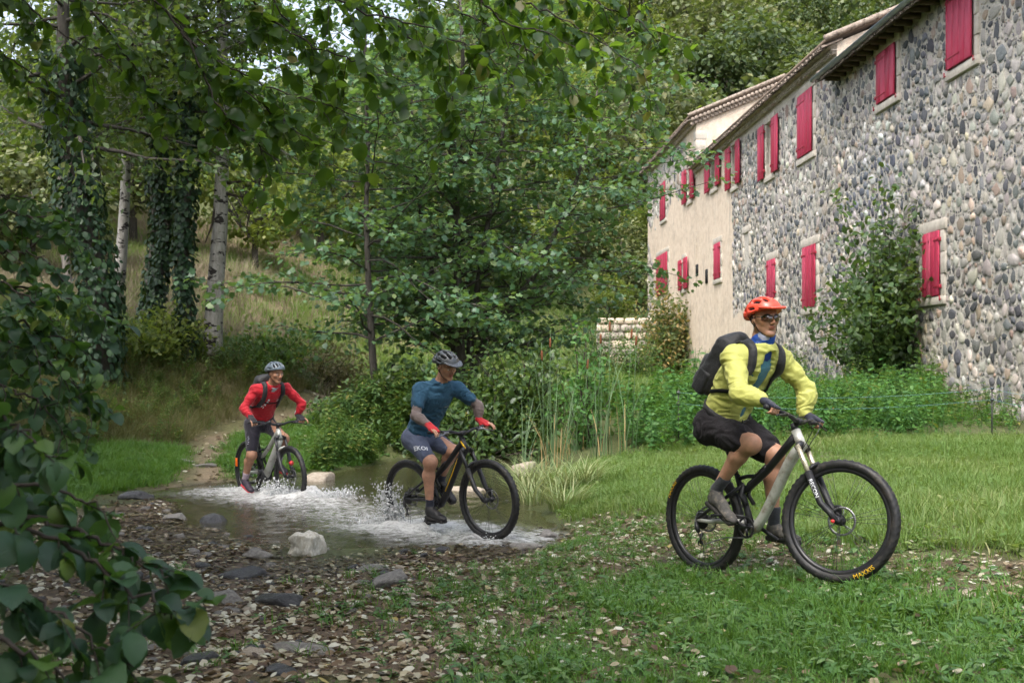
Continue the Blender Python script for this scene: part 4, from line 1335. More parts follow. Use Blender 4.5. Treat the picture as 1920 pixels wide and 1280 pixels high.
M_SHRUB = leaf_mat('wall_shrub_leaf', [(0, (.03, .06, .022)), (.6, (.05, .10, .03)), (1, (.10, .15, .045))], .42, .45, .3, tcol=(.3, .45, .06))
M_REED = leaf_mat('reed_blade', [(0, (.07, .13, .075)), (.6, (.11, .18, .09)), (1, (.2, .25, .1))], .5, .4, .3, source='island')
M_STRAW = leaf_mat('dead_reed', [(0, (.32, .22, .10)), (.6, (.45, .33, .16)), (1, (.55, .44, .26))], .7, .25, .3, tcol=(.5, .4, .15), source='island')
M_FALL = leaf_mat('fallen_leaf', [(0, (.04, .024, .015)), (.28, (.10, .06, .035)), (.45, (.20, .145, .085)), (.66, (.32, .28, .185)), (.85, (.45, .43, .33)), (.97, (.54, .53, .45)), (1, (.30, .23, .04))], .55, .4, .15, tcol=(.4, .3, .1), source='object')
M_FALLW = leaf_mat('wet_fallen_leaf', [(0, (.03, .018, .011)), (.4, (.07, .045, .025)), (.75, (.15, .12, .07)), (1, (.27, .25, .16))], .25, .6, .1, tcol=(.3, .2, .1), source='object')

def blade(r_, base, h, lean, az, wd, seg=3):
    d = np.array((math.cos(az), math.sin(az), 0)); s_ = np.array((-d[1], d[0], 0))
    V = []
    for k in range(seg + 1):
        t = k / seg
        c = base + np.array((0, 0, h * t * (1 - .25 * lean * t))) + d * h * lean * t * t * .8
        w = wd * (1 - t) ** .7 + (.0006 if k < seg else 0)
        if k < seg: V += [c - s_ * w / 2, c + s_ * w / 2]
        else: V += [c]
    F = []
    for k in range(seg - 1):
        a = 2 * k
        F += [(a, a + 1, a + 3), (a, a + 3, a + 2)]
    a = 2 * (seg - 1)
    F.append((a, a + 1, a + 2))
    return np.array(V), np.array(F)
def tuft(seed, n, h, wd, rad, lean=.6, m=None, seg=3):
    r_ = np.random.default_rng(seed); mb = MB()
    for i in range(n):
        a = r_.uniform(0, 6.283); q = rad * math.sqrt(r_.random())
        V, F = blade(r_, np.array((math.cos(a) * q, math.sin(a) * q, -.01)), h * r_.uniform(.45, 1.1), lean * r_.uniform(.3, 1.6), a + r_.normal(0, .8), wd * r_.uniform(.7, 1.3), seg)
        mb.add(V, [F])
    return mb.mesh('tuft', m)
def herb(seed, h, n, leaf, m, wid=.75, whorl=2, spread=.9, kind='six', stems=1):
    """upright weed: stems with pairs of leaves"""
    r_ = np.random.default_rng(seed); mb = MB(); lp, la, ln, sz = [], [], [], []
    for s_ in range(stems):
        b = np.array((r_.normal(0, .05), r_.normal(0, .05), 0)) * (stems > 1)
        T = wander(b, (r_.normal(0, .15), r_.normal(0, .15), 1), h * r_.uniform(.8, 1.1), 4, r_, .08)
        V, F = tube_np(T, np.linspace(.006, .003, len(T)), 3, False); mb.add(V, F)
        for i in range(n):
            t = .15 + .85 * (i + .5) / n
            j = t * (len(T) - 1); j0 = min(int(j), len(T) - 2); p = T[j0] + (T[j0 + 1] - T[j0]) * (j - j0)
            for w in range(whorl):
                az = i * 1.57 + w * 6.283 / whorl + r_.normal(0, .2)
                lp.append(p); la.append((math.cos(az) * spread, math.sin(az) * spread, r_.uniform(-.35, .25))); ln.append((r_.normal(0, .25), r_.normal(0, .25), 1)); sz.append(leaf * r_.uniform(.7, 1.2) * (1.1 - .5 * t))
    V, F = leaves_np(np.array(lp), np.array(la), np.array(ln), np.array(sz), kind, wid)
    mb.add(V, [F])
    return mb.mesh('herb', m)
def flat_leaf_mesh(seed, m, kind='six'):
    r_ = np.random.default_rng(seed)
    V, F = leaf_shape('six')
    V = V.copy(); V[:, 0] -= .5
    c = r_.uniform(-.5, .9); V[:, 2] = V[:, 2] * .5 + c * (V[:, 1] ** 2) * 1.6 + r_.uniform(-.3, .5) * V[:, 0] ** 2 + .02
    V[:, 1] *= r_.uniform(.8, 1.25)
    return mesh_np('fallen_leaf', V, [F], m)

def rand_in(polys, n, seed, dens=None, pad=.3, jag=.35):
    """n points in a polygon, thinned by dens(X, Y) in 0..1"""
    r_ = np.random.default_rng(seed); poly = np.asarray(polys)
    lo, hi = poly.min(0) - pad, poly.max(0) + pad
    X = r_.uniform(lo[0], hi[0], n * 3); Y = r_.uniform(lo[1], hi[1], n * 3)
    d = poly_sd(poly, X, Y) + jag * fbm(X * 1.4, Y * 1.4, seed=seed) + jag * .3 * r_.normal(0, 1, len(X))
    k = (d < 0)
    if dens is not None: k &= r_.random(len(X)) < dens(X, Y)
    X, Y = X[k][:n], Y[k][:n]
    return X, Y
def in_view(X, Y, m=360):
    px = 960 + X / np.maximum(Y, .1) * FPX
    return (Y > 1.5) & (px > -m - 60) & (px < 1980 + m)
def upright(X, Y, seed, tilt=.15):
    r_ = np.random.default_rng(seed)
    return np.stack([r_.normal(0, tilt, len(X)), r_.normal(0, tilt, len(X)), r_.uniform(0, 6.283, len(X))], 1)

M_GRASSW = leaf_mat('broad_weed_leaf', [(0, (.045, .11, .03)), (.6, (.075, .165, .045)), (1, (.13, .21, .07))], .45, .45, .3, tcol=(.3, .5, .06), source='both')
def grasses():
    tufts = [tuft(500 + k, 14, .14, .0075, .07, .95, M_GRASS) for k in range(5)] + [herb(520, .09, 3, .085, M_GRASSW, .55, 3), herb(521, .06, 2, .10, M_GRASSW, .7, 3)]
    parts = []
    def add(poly, n, seed, sc, dens=None, weeds=.12, zoff=-.005, ztop=.03, jag=.35):
        X, Y = rand_in(poly, n, seed, dens, .6, jag); k = in_view(X, Y); X, Y = X[k], Y[k]
        Z = height(X, Y); k = Z > ztop; X, Y, Z = X[k], Y[k], Z[k]
        r_ = np.random.default_rng(seed + 1)
        idx = np.where(r_.random(len(X)) < weeds, r_.integers(5, 7, len(X)), r_.integers(0, 5, len(X)))
        parts.append((np.stack([X, Y, Z + zoff], 1), upright(X, Y, seed), sc * r_.uniform(.5, 1.3, len(X)) * np.clip(1 + .7 * fbm(X * .8, Y * .8, seed=77), .5, 1.7), idx))
    clump = lambda X, Y: np.clip(.55 + 1.1 * fbm(X * 1.6, Y * 1.6, seed=61), .06, 1)
    add(LAWN, 7000, 601, .85, lambda X, Y: np.clip(.62 + 1.0 * fbm(X * 1.5, Y * 1.5, seed=66), .05, 1), .32, jag=1.0)
    add(LITTER, 5600, 602, .6, lambda X, Y: np.clip(.02 + 1.3 * fbm(X * 1.3, Y * 1.3, seed=62) + .6 * sstep(-1.9, .4, X), .05, .95), .45, jag=1.0)
    add(TRACK, 5200, 603, .6, lambda X, Y: np.clip(.30 + 1.0 * fbm(X * 1.2, Y * 1.2, seed=63) + .25 * sstep(2.2, .6, X), .04, .9), .2, jag=1.0)
    add(LEFTGRASS, 9000, 604, 1.15, None, .05)
    add(RIDERGRASS, 4200, 605, 1.1, clump, .2)
    P_, R_, S_, I_ = [np.concatenate([p[k] for p in parts]) for k in range(4)]
    scatter('grass', P_, R_, S_, I_, tufts, 'short green grass and clover on both banks of the ford', 'grass')
    # meadow behind the front bicycle
    parts.clear()
    tufts2 = [tuft(540 + k, 14, .16, .007, .08, .9, M_GRASS2) for k in range(5)] + [herb(560, .08, 3, .075, M_GRASS2, .6), herb(561, .07, 3, .085, M_GRASS2, .7)]
    add(MEADOW, 15500, 606, 1.0, lambda X, Y: np.clip(.58 + .9 * fbm(X * .9, Y * .9, seed=64), .10, 1), .22)
    P_, R_, S_, I_ = [np.concatenate([p[k] for p in parts]) for k in range(4)]
    scatter('meadow_grass', P_, R_, S_, I_, tufts2, 'pale green meadow grass between the front rider and the nettles', 'grass')
    # bank: rough half-dry grass
    parts.clear()
    tufts3 = [tuft(580 + k, 22, .42, .008, .16, 1.2, M_BANKG, 4) for k in range(5)] + [herb(590, .4, 6, .09, M_WEED, .7, stems=2), herb(591, .3, 5, .09, M_WEED, .7, stems=3)]
    X, Y = rand_in(BANK, 8200, 607); k = in_view(X, Y) & (poly_sd(PATH, X, Y) > .3); X, Y = X[k], Y[k]
    r_ = np.random.default_rng(608)
    weeds = np.clip(.1 + .5 * sstep(1.2, 2.2, height(X, Y)), 0, .6)
    idx = np.where(r_.random(len(X)) < weeds, r_.integers(5, 7, len(X)), r_.integers(0, 5, len(X)))
    scatter('bank_grass', np.stack([X, Y, height(X, Y) - .02], 1), upright(X, Y, 609, .3), r_.uniform(.5, 1.25, len(X)), idx, tufts3, 'rough half dry grass and weeds on the bank under the birches', 'grass')
    # dry slope beyond the birches, green field behind the path
    tufts4 = [tuft(620 + k, 26, .8, .02, .4, .8, M_DRY, 3) for k in range(4)] + [tuft(630 + k, 26, .45, .025, .45, .8, M_GRASS2, 3) for k in range(2)]
    n = 18500
    r_ = np.random.default_rng(611)
    Y = 27 + 55 * r_.random(n) ** 1.3; px = r_.uniform(-380, 1240, n); X = Y * (px - 960) / FPX
    k = (poly_sd(BANK, X, Y) > -.3) & (poly_sd(PATH, X, Y) > .4); X, Y, px = X[k], Y[k], px[k]
    green = sstep(560, 680, px + 60 * fbm(X * .3, Y * .3, seed=70))
    green = np.maximum(green, .9 * sstep(-.35, .2, fbm(X * .14, Y * .14, seed=71)))
    idx = np.where(r_.random(len(X)) < green, r_.integers(4, 6, len(X)), r_.integers(0, 4, len(X)))
    scatter('slope_grass', np.stack([X, Y, height(X, Y) - .03], 1), upright(X, Y, 612, .15), r_.uniform(.5, 1.3, len(X)), idx, tufts4, 'tall dry grass and green field on the slope behind the trees', 'grass')
    # undergrowth along the stream under the middle trees, and scrub below the birches
    bush = [herb(640 + k, .75, 8, .12, M_WEED, .75, stems=4) for k in range(4)]
    reg = [([(590,895),(640,780),(700,770),(760,800),(900,790),(1000,800),(1010,850),(960,850),(850,842),(735,848),(720,865),(690,888)], 520, .72), ([(180,640),(330,645),(420,660),(560,650),(650,690),(560,740),(440,720),(300,700),(180,690)], 520, .75), ([(120,700),(300,710),(420,740),(300,790),(150,800)], 160, .5)]
    PP = []
    for i, (pix, n_, sc) in enumerate(reg):
        X, Y = rand_in(gpoly(pix), n_, 650 + i); Z = height(X, Y); k = Z > .02
        PP.append(np.stack([X[k], Y[k], Z[k] - .03, np.full(k.sum(), sc)], 1))
    X = np.linspace(-2.6, .4, 260) + np.random.default_rng(3).normal(0, .2, 260); Y = 20.7 + .9 * np.random.default_rng(4).random(260); PP.append(np.stack([X, Y, np.maximum(height(X, Y), 0), np.full(260, 1.0)], 1))
    PP = np.concatenate(PP); r_ = np.random.default_rng(660)
    scatter('undergrowth', PP[:, :3], upright(PP[:, 0], PP[:, 1], 661, .25), PP[:, 3] * r_.uniform(.55, 1.3, len(PP)), r_.integers(0, 4, len(PP)), bush, 'leafy green undergrowth along the stream and below the birches', 'undergrowth')
    # nettle bed before the house
    net = [herb(670 + k, .95, 8, .15, M_NETTLE, .75, stems=2) for k in range(4)]
    pix = [(1205,838),(1260,832),(1340,832),(1500,816),(1600,807),(1740,809),(1830,797),(1800,770),(1640,765),(1450,765),(1230,785)]
    X, Y = rand_in(gpoly(pix), 1900, 680, None, 1.5, 2.2)
    r_ = np.random.default_rng(681)
    sc = r_.uniform(.45, 1.25, len(X)) * np.clip(.85 + .75 * fbm(X * .55, Y * .55, seed=8), .3, 1.5) * np.where(X / Y * FPX + 960 > 1770, .5, 1)
    scatter('nettles', np.stack([X, Y, height(X, Y) - .03], 1), upright(X, Y, 682, .24), sc, r_.integers(0, 4, len(X)), net, 'bright green nettle bed between the meadow and the cobble wall', 'nettles')
    tall = [herb(684 + k, 1.35, 9, .14, M_WEED, .6, stems=2) for k in range(2)]
    X, Y = rand_in(gpoly(pix), 90, 685, None, 1.5, 2.2)
    scatter('tall_weeds', np.stack([X, Y, height(X, Y) - .03], 1), upright(X, Y, 686, .2), r_.uniform(.6, 1.15, len(X)), r_.integers(0, 2, len(X)), tall, 'taller mixed weeds standing out of the nettle bed', 'weeds')
    wf = [herb(690 + k, .5, 6, .10, M_WEED, .7, stems=2) for k in range(3)]
    Y = r_.uniform(21, 68, 700); X = WX + DIRX * Y - r_.uniform(.1, 2.2, 700)
    scatter('wall_weeds', np.stack([X, Y, height(X, Y) - .03], 1), upright(X, Y, 692, .2), r_.uniform(.6, 1.7, 700), r_.integers(0, 3, 700), wf, 'weeds growing along the foot of the house wall', 'weeds')
grasses()

def litter():
    src = [flat_leaf_mesh(700 + k, M_FALL) for k in range(7)]
    parts = []
    r_ = np.random.default_rng(701)
    for poly, n, seed, dens, sz in ((LITTER, 34000, 702, lambda X, Y: np.clip(.65 + .8 * fbm(X * 1.3, Y * 1.3, seed=82), .12, 1), .043), (TRACK, 8200, 703, lambda X, Y: np.clip(.5 + .9 * fbm(X * 1.3, Y * 1.3, seed=83), .08, 1), .042), (LAWN, 1900, 704, lambda X, Y: np.clip(.4 + 1.1 * fbm(X * 1.5, Y * 1.5, seed=84), .05, 1), .045), (PATH, 1900, 705, None, .065), (MEADOW, 700, 706, lambda X, Y: sstep(13, 9, Y), .055), (RIDERGRASS, 250, 707, None, .06), (LEFTGRASS, 700, 708, None, .055)):
        X, Y = rand_in(poly, n, seed, dens, .8, 1.0 if n > 1850 else .35); k = in_view(X, Y); X, Y = X[k], Y[k]
        Z = height(X, Y)
        k = Z > -.012; X, Y, Z = X[k], Y[k], Z[k]
        parts.append((np.stack([X, Y, np.maximum(Z, .001) + r_.uniform(.0, .016, len(X)) + (.03 if poly is LAWN else 0)], 1), np.stack([r_.normal(0, .28, len(X)), r_.normal(0, .28, len(X)), r_.uniform(0, 6.28, len(X))], 1), sz * r_.uniform(.5, 1.5, len(X))))
    P_, R_, S_ = [np.concatenate([p[k] for p in parts]) for k in range(3)]
    wet = P_[:, 2] < .035
    d = ~wet
    scatter('fallen_leaves', P_[d], R_[d], S_[d], r_.integers(0, 7, d.sum()), src, 'pale brown fallen leaves scattered over the banks and the path', 'leaf litter')
    srcw = [flat_leaf_mesh(720 + k, M_FALLW) for k in range(6)]
    scatter('wet_leaves', P_[wet], R_[wet] * np.array((.4, .4, 1)), S_[wet], r_.integers(0, 6, wet.sum()), srcw, 'dark wet leaves lying in the stony shallows', 'leaf litter')
litter()

# ---- stones in the stream
def rock_mesh(name, seed, m, sub=3, rough=.28, flatt=.55, box=.35):
    r_ = np.random.default_rng(seed)
    V, F = ico_np(sub)
    V = V.copy()
    # cut by random planes for broken faces
    for _ in range(11):
        n = r_.normal(0, 1, 3); n /= np.linalg.norm(n); d = r_.uniform(.55, .85)
        s_ = V @ n
        V = V - np.where(s_ > d, s_ - d, 0)[:, None] * n
    V = V * (1 + rough * .35 * fbm(V[:, 0] * 2.2 + seed, V[:, 1] * 2.2, V[:, 2] * 2.2, seed=seed)[:, None])
    V[:, 2] *= flatt
    return mesh_np(name, V, [F], m, True)
def rock_mat(name, c1, c2, rough=.75, spec=.35):
    s = NT(name)
    f = s.noise(6, 5, .7)
    c = s.ramp(f, [(.3, c1), (.7, c2)])
    return s.done(s.principled(c, rough, spec, s.bump(s.math('ADD', f, s.math('MULTIPLY', s.noise(30, 4, .7), .4)), .7, .04)))
M_ROCKW = rock_mat('white_limestone_rock', (.40, .35, .26), (.80, .78, .72), .8)
M_ROCKD = rock_mat('wet_basalt_rock', (.02, .021, .024), (.085, .085, .09), .3, .6)
M_ROCKG = rock_mat('grey_rock', (.12, .11, .10), (.30, .28, .255), .7)
M_ROCKT = rock_mat('tan_rock', (.26, .21, .155), (.47, .41, .33), .8)
ROCKS = [
    ('rock', 'large pale yellowish rock standing in the shallow water before the blue rider', (576,1036), .175, (1, .8, 1.15), M_ROCKW, 801),
    ('rock', 'pale flat topped block on the bank beside the rear bicycle front wheel', (594,900), .30, (1.1, .8, .55), M_ROCKT, 802),
    ('rock', 'dark wet rock left of the ford beside the churned water', (402,978), .17, (1.15, .8, .6), M_ROCKD, 803),
    ('rock', 'black flat wet stone below and left of the pale rock', (456,1080), .17, (1.3, .8, .45), M_ROCKD, 804),
    ('rock', 'dark slab lying among leaves at the lower left of centre', (525,1132), .16, (1.3, .7, .4), M_ROCKD, 805),
    ('rock', 'long low grey stone among the leaves in the middle foreground', (730,1095), .20, (1.5, .5, .45), M_ROCKG, 806),
    ('rock', 'small grey stone at the water edge under the blue rider front wheel', (985,1028), .12, (1.3, .9, .45), M_ROCKG, 807),
    ('rock', 'low grey stone on the bank right of the blue rider front wheel', (1030,1008), .13, (1.3, .9, .5), M_ROCKG, 808),
    ('rock', 'rounded grey stone in the puddle left of the pale rock', (478,1040), .13, (1.2, .9, .35), M_ROCKG, 809),
    ('rock', 'flat pale stone lying in the shallows left of the dark wet rock', (330,972), .16, (1.3, .9, .3), M_ROCKG, 810),
    ('rock', 'small dark stone behind the left bush leaves beside the grass', (255,935), .17, (1.3, .8, .5), M_ROCKD, 811),
    ('rock', 'flat grey stone set in the dirt path left of the red rider', (348,868), .17, (1.3, .9, .3), M_ROCKG, 812),
    ('rock', 'second flat stone in the dirt path nearer the rear wheel', (385,872), .14, (1.3, .9, .3), M_ROCKG, 813),
    ('rock', 'half sunk grey boulder among leaves right of the bush leaves', (420,1125), .17, (1.4, .8, .4), M_ROCKG, 814),
    ('rock', 'flat light stone in the shallows just left of the pale rock', (700,1068), .12, (1.4, .8, .3), M_ROCKG, 815),
    ('rock', 'reddish stone lying on the leafy track at the right edge', (1812,1116), .085, (1.2, .8, .5), M_ROCKT, 816),
    ('rock', 'pale stone block at the reedy edge of the pool', (985,888), .28, (1.0, .7, .8), M_ROCKT, 817),
    ('rock', 'long pale slab at the pool edge seen through the front wheel', (878,918), .34, (1.4, .6, .3), M_ROCKT, 818),
    ('rock', 'small dark round stone in the leaf litter at the lower left', (375,1245), .10, (1.2, .8, .5), M_ROCKD, 819),
    ('rock', 'broken grey stone at the bottom left of centre', (560,1222), .11, (1.4, .8, .4), M_ROCKG, 820),
    ('rock', 'dark half sunk stone under the lowest bush leaves', (240,1090), .16, (1.3, .8, .45), M_ROCKD, 821),
]
for nm, lab, (px, py), r, sc, m, sd in ROCKS:
    g = ground_at([px], [py])[0]
    if g[2] < 0: g = np.array((*flat(px, py), 0.0)); g[2] = min(gz(g[0], g[1]), 0) + .0
    me = rock_mesh('rock', sd, m, 4 if sd == 801 else 3, .95 if sd == 801 else .4)
    o = link(nm, me, None, (g[0], g[1], g[2] + r * sc[2] * .28))
    o.scale = (r * sc[0], r * sc[1], r * sc[2] / .55); o.rotation_euler = (0, 0, (sd * 1.7) % 6.28)
    if sd == 801: o.scale = (r * 1.0, r * .85, r * 2.1); o.rotation_euler = (.1, .1, 1.0)
    tag(o, lab, 'rock', 'rocks around the ford')
def pebbles():
    src = [rock_mesh('pebble', 850 + k, [M_ROCKD, M_ROCKG, M_ROCKG, M_ROCKT][k % 4], 2) for k in range(6)]
    poly = gpoly([(0,1270),(0,1000),(200,960),(330,945),(420,1000),(560,1050),(760,1030),(900,1020),(760,1100),(620,1180),(560,1280)])
    X, Y = rand_in(poly, 520, 860, None, .6)
    X2, Y2 = rand_in(WATER, 350, 861)
    X, Y = np.concatenate([X, X2]), np.concatenate([Y, Y2])
    k = in_view(X, Y); X, Y = X[k], Y[k]
    r_ = np.random.default_rng(862)
    scatter('pebbles', np.stack([X, Y, height(X, Y) + .002], 1), upright(X, Y, 863, .2), .015 + .06 * r_.random(len(X)) ** 3, r_.integers(0, 6, len(X)), src, 'small stones and gravel in the stony shallows', 'pebbles')
pebbles()

# ---- cattails and long grass by the pool
def cattail(root_px, py, Y, h, n, seed, label, heads=2, straw=.0):
    r_ = np.random.default_rng(seed)
    g = P(root_px, py, Y); x, y = g[0], g[1]; z = max(gz(x, y), -.05)
    root = empty('cattail_clump', (x, y, z)); tag(root, label, 'cattail', 'cattails by the pool')
    for nm, cnt, m, hh in (('blade', n, M_REED, h), ('dead_blade', int(n * straw), M_STRAW, h * .45)):
        if cnt == 0: continue
        for i in range(cnt):
            a = r_.uniform(0, 6.28); q = .22 * math.sqrt(r_.random())
            V, F = blade(r_, np.array((x + math.cos(a) * q, y + math.sin(a) * q, z - .05)), hh * r_.uniform(.55, 1.1), r_.uniform(.05, .55) * (1.6 if r_.random() < .2 else 1), a + r_.normal(0, .5), .022, 6)
            obj(nm, V, [F], m, root)
    for i in range(heads):
        a = r_.uniform(0, 6.28); q = .15 * r_.random() + .05
        b = np.array((x + math.cos(a) * q, y + math.sin(a) * q, z)); t = b + np.array((r_.normal(0, .12), r_.normal(0, .12), h * r_.uniform(.85, 1.05)))
        m_ = MB(); m_.tube([b, (b + t) / 2, t], [.007, .006, .004], 5); st = m_.build('stalk', M_REED, root)
        d = unit(t - b); m2 = MB(); c = t - d * .28
        m2.tube([c, c + d * .02, c + d * .12, c + d * .16], [.008, .017, .017, .006], 8); m2.build('seed_head', M_CATTAIL, st, True)
M_CATTAIL = mat('cattail_brown', (.17, .065, .03), .85, .2, var=.2, bump=.3)
cattail(1040, 870, 18.3, 2.15, 20, 901, 'tall blue green cattail clump with straw coloured foot', 2, .9)
cattail(1125, 868, 18.2, 2.3, 9, 902, 'tall thin cattails right of the straw footed clump', 2, .5)
cattail(1172, 862, 18.4, 2.1, 8, 903, 'rightmost cattails leaning over the meadow edge', 2, .4)
cattail(985, 868, 18.4, 1.6, 10, 904, 'shorter cattails at the left edge of the reed bed', 0, .3)
cattail(1080, 855, 19.2, 1.8, 11, 905, 'cattails at the back of the reed bed', 1, .4)
def sedge(px, py, sc, seed, label):
    g = ground_at([px], [py])[0]
    r_ = np.random.default_rng(seed)
    root = empty('sedge_clump', g); tag(root, label, 'sedge', 'long grass clumps by the pool')
    mb = MB()
    for i in range(110):
        a = r_.uniform(0, 6.28); q = .25 * math.sqrt(r_.random()) * sc
        V, F = blade(r_, np.array((g[0] + math.cos(a) * q, g[1] + math.sin(a) * q, g[2] - .02)), .62 * sc * r_.uniform(.6, 1.2), r_.uniform(.7, 1.9), a + r_.normal(0, .6), .016, 5)
        mb.add(V, [F])
    o = mb.build('blades', M_SEDGE, root); o['kind'] = 'stuff'
M_SEDGE = leaf_mat('sedge_blade', [(0, (.12, .18, .06)), (.5, (.22, .28, .12)), (1, (.38, .38, .2))], .5, .4, .3, tcol=(.45, .5, .12))
for i, (px, py, sc, lab) in enumerate([(1000,945,1.0,'pale arching grass clump at the water edge behind the blue rider front wheel'),(1045,925,1.0,'pale arching grass clump in the middle of the pool edge'),(1090,915,.9,'pale arching grass clump nearest the reeds'),(985,915,.9,'pale arching grass clump standing in the pool shallows'),(1060,955,.7,'low arching grass clump nearest the meadow')]):
    sedge(px, py, sc, 930 + i, lab)

# ---- shrubs against the wall
def shrub(name, label, base, hgt, wid, n_st, per, leaf, m, seed, kind='six', depth=.6, droop=.2):
    r_ = np.random.default_rng(seed); mb = MB(); lp, la, ln = [], [], []
    base = np.array(base)
    for s_ in range(n_st):
        az = r_.uniform(0, 6.28); sp = r_.random() ** .6
        d = np.array((math.cos(az) * sp * wid * .5 * depth, math.sin(az) * sp * wid * .5, hgt * (1 - .55 * sp * sp) * r_.uniform(.6, 1)))
        T = wander(base + d * np.array((.1, .1, 0)), d, np.linalg.norm(d), 7, r_, .10, -.01)
        mb.tube(T, np.linspace(.018, .004, len(T)), 4, cap=False)
        n = per
        t = r_.random(n) ** .75; j = t * (len(T) - 1); j0 = np.minimum(j.astype(int), len(T) - 2)
        p = T[j0] + (T[j0 + 1] - T[j0]) * (j - j0)[:, None]
        p = p + r_.normal(0, 1, (n, 3)) * np.array((.16, .16, .13)) * wid / 2
        a = unit(d)[None] * .3 + r_.normal(0, .7, (n, 3)); a[:, 2] -= droop
        lp.append(p); la.append(a); ln.append(r_.normal(0, .45, (n, 3)) + np.array((-.2, -.2, .8)))
    lp, la, ln = map(np.concatenate, (lp, la, ln))
    k = lp[:, 2] > base[2] - .05
    V, F = leaves_np(lp[k], la[k], ln[k], leaf * r_.uniform(.6, 1.25, k.sum()), kind, .8)
    root = empty(name, base); tag(root, label, 'shrub')
    mb.build('stem', M_TWIG, root, True); obj('foliage', V, [F], m, root)
def at_wall(px, out): 
    u = pu(px); q = HW(u, 0, out); return (q[0], q[1], gz(q[0], q[1]) - .05)
shrub('elder_shrub', 'tall leafy green shrub growing against the cobble wall between two windows', at_wall(1702, .75), 6.3, 2.4, 60, 150, .19, M_SHRUB, 951, depth=.6)
M_CREEP = leaf_mat('autumn_creeper_leaf', [(0, (.05, .085, .03)), (.5, (.10, .13, .045)), (.8, (.22, .17, .06)), (1, (.32, .2, .07))], .55, .35, .3)
shrub('creeper_shrub', 'yellowing creeper bush against the plastered wall left of the front rider', at_wall(1283, .8), 5.4, 4.2, 60, 130, .2, M_CREEP, 952, depth=.5)
shrub('wall_shrub', 'small pale green bush at the wall foot right of the front rider helmet', at_wall(1510, .6), 1.9, 1.6, 22, 60, .13, M_WEED, 953)
shrub('wall_shrub', 'dark low bush at the wall foot below the paired red shutters', at_wall(1770, .5), 1.4, 1.6, 22, 60, .13, M_SHRUB, 954)
shrub('poolside_shrub', 'bright green bush among the cattails', P(1100, 850, 19.5) * np.array((1, 1, 0)) + np.array((0, 0, .1)), 2.5, 1.1, 16, 70, .10, M_NETTLE, 955)
for i, (px, Y, h_, w_, lab) in enumerate([(1120,57,3.2,4.0,'green bush in front of the pale garden wall, nearer the tree'),(1180,56,2.4,3.4,'low green bush in front of the pale garden wall, nearer the house'),(640,21.5,.6,1.4,'low leafy bush on the bank under the slim tree'),(770,21.6,1.1,2.0,'dark leafy bush behind the blue rider back'),(900,20.6,1.6,2.6,'dark leafy bush behind the blue rider handlebar'),(990,21.5,1.9,2.6,'leafy bush behind the shorter cattails'),(590,30,1.6,2.6,'dry brownish bush on the bank above the red rider'),(500,26,1.3,2.4,'weedy bush right of the right birch foot'),(300,24.3,1.2,2.2,'yellow green bush in front of the ivy trunks'),(110,22.5,1.6,2.4,'dark weedy bush at the left end of the bank')]):
    x = Y * (px - 960) / FPX
    shrub('bank_shrub', lab, (x, Y, gz(x, Y) - .05), h_, w_, 30, 70, .12, [M_SHRUB, M_WEED, M_SHRUB, M_SHRUB, M_SHRUB, M_SHRUB, M_BANKG, M_WEED, M_LEAF_YEL, M_LEAF_WOOD][i], 960 + i, depth=1.0)

# ---- fence wires and posts
def fence():
    s = mat('blue_fence_wire', (.14, .26, .30), .5, .3)
    M_POST = mat('dark_stake', (.05, .05, .05), .7)
    g = ground_at([1272], [830])[0]
    posts = [g, np.array(P(1860, 805, 19.2)), np.array(P(2040, 805, 18.2))]
    posts[1][2] = gz(*posts[1][:2]); posts[2][2] = gz(*posts[2][:2])
    for i, p in enumerate(posts):
        root = empty('fence_stake', p); tag(root, ['thin dark fence stake behind the backpack, with black insulators', 'thin fence stake at the right before the wall', 'thin fence stake outside the right edge'][i], 'fence stake', 'electric fence stakes')
        mb = MB(); mb.cyl(p - np.array((0, 0, .1)), p + np.array((0, 0, .84)), .012, 6); mb.build('rod', M_POST, root)
        for hh in (.62, .8):
            m2 = MB(); m2.box(p + np.array((0, -.01, hh)), (.06, .06, .05), bevel=.012); m2.build('insulator', M_POST, root)
    for k, hh in enumerate((.62, .8)):
        pts = []
        for a, b in zip(posts[:-1], posts[1:]):
            for t in np.linspace(0, 1, 12)[:-1]:
                pts.append(a + (b - a) * t + np.array((0, -.045, hh - .12 * 4 * t * (1 - t))))
        mb = MB(); mb.tube(pts, .0024, 5); o = mb.build('fence_wire', s, None)
        tag(o, ['lower thin blue fence wire across the meadow edge', 'upper thin blue fence wire before the nettles'][k], 'wire', 'electric fence wires')
    p = P(737, 750, 26); x, y = p[0], p[1]; z = gz(x, y)
    mb = MB(); mb.tube([(x, y, z - .1), (x + .02, y, z + .5), (x, y, z + 1.0)], [.055, .052, .05], 7); o = mb.build('wooden_post', M_BARK, None); tag(o, 'weathered wooden post in the green field left of the blue rider', 'post')
fence()
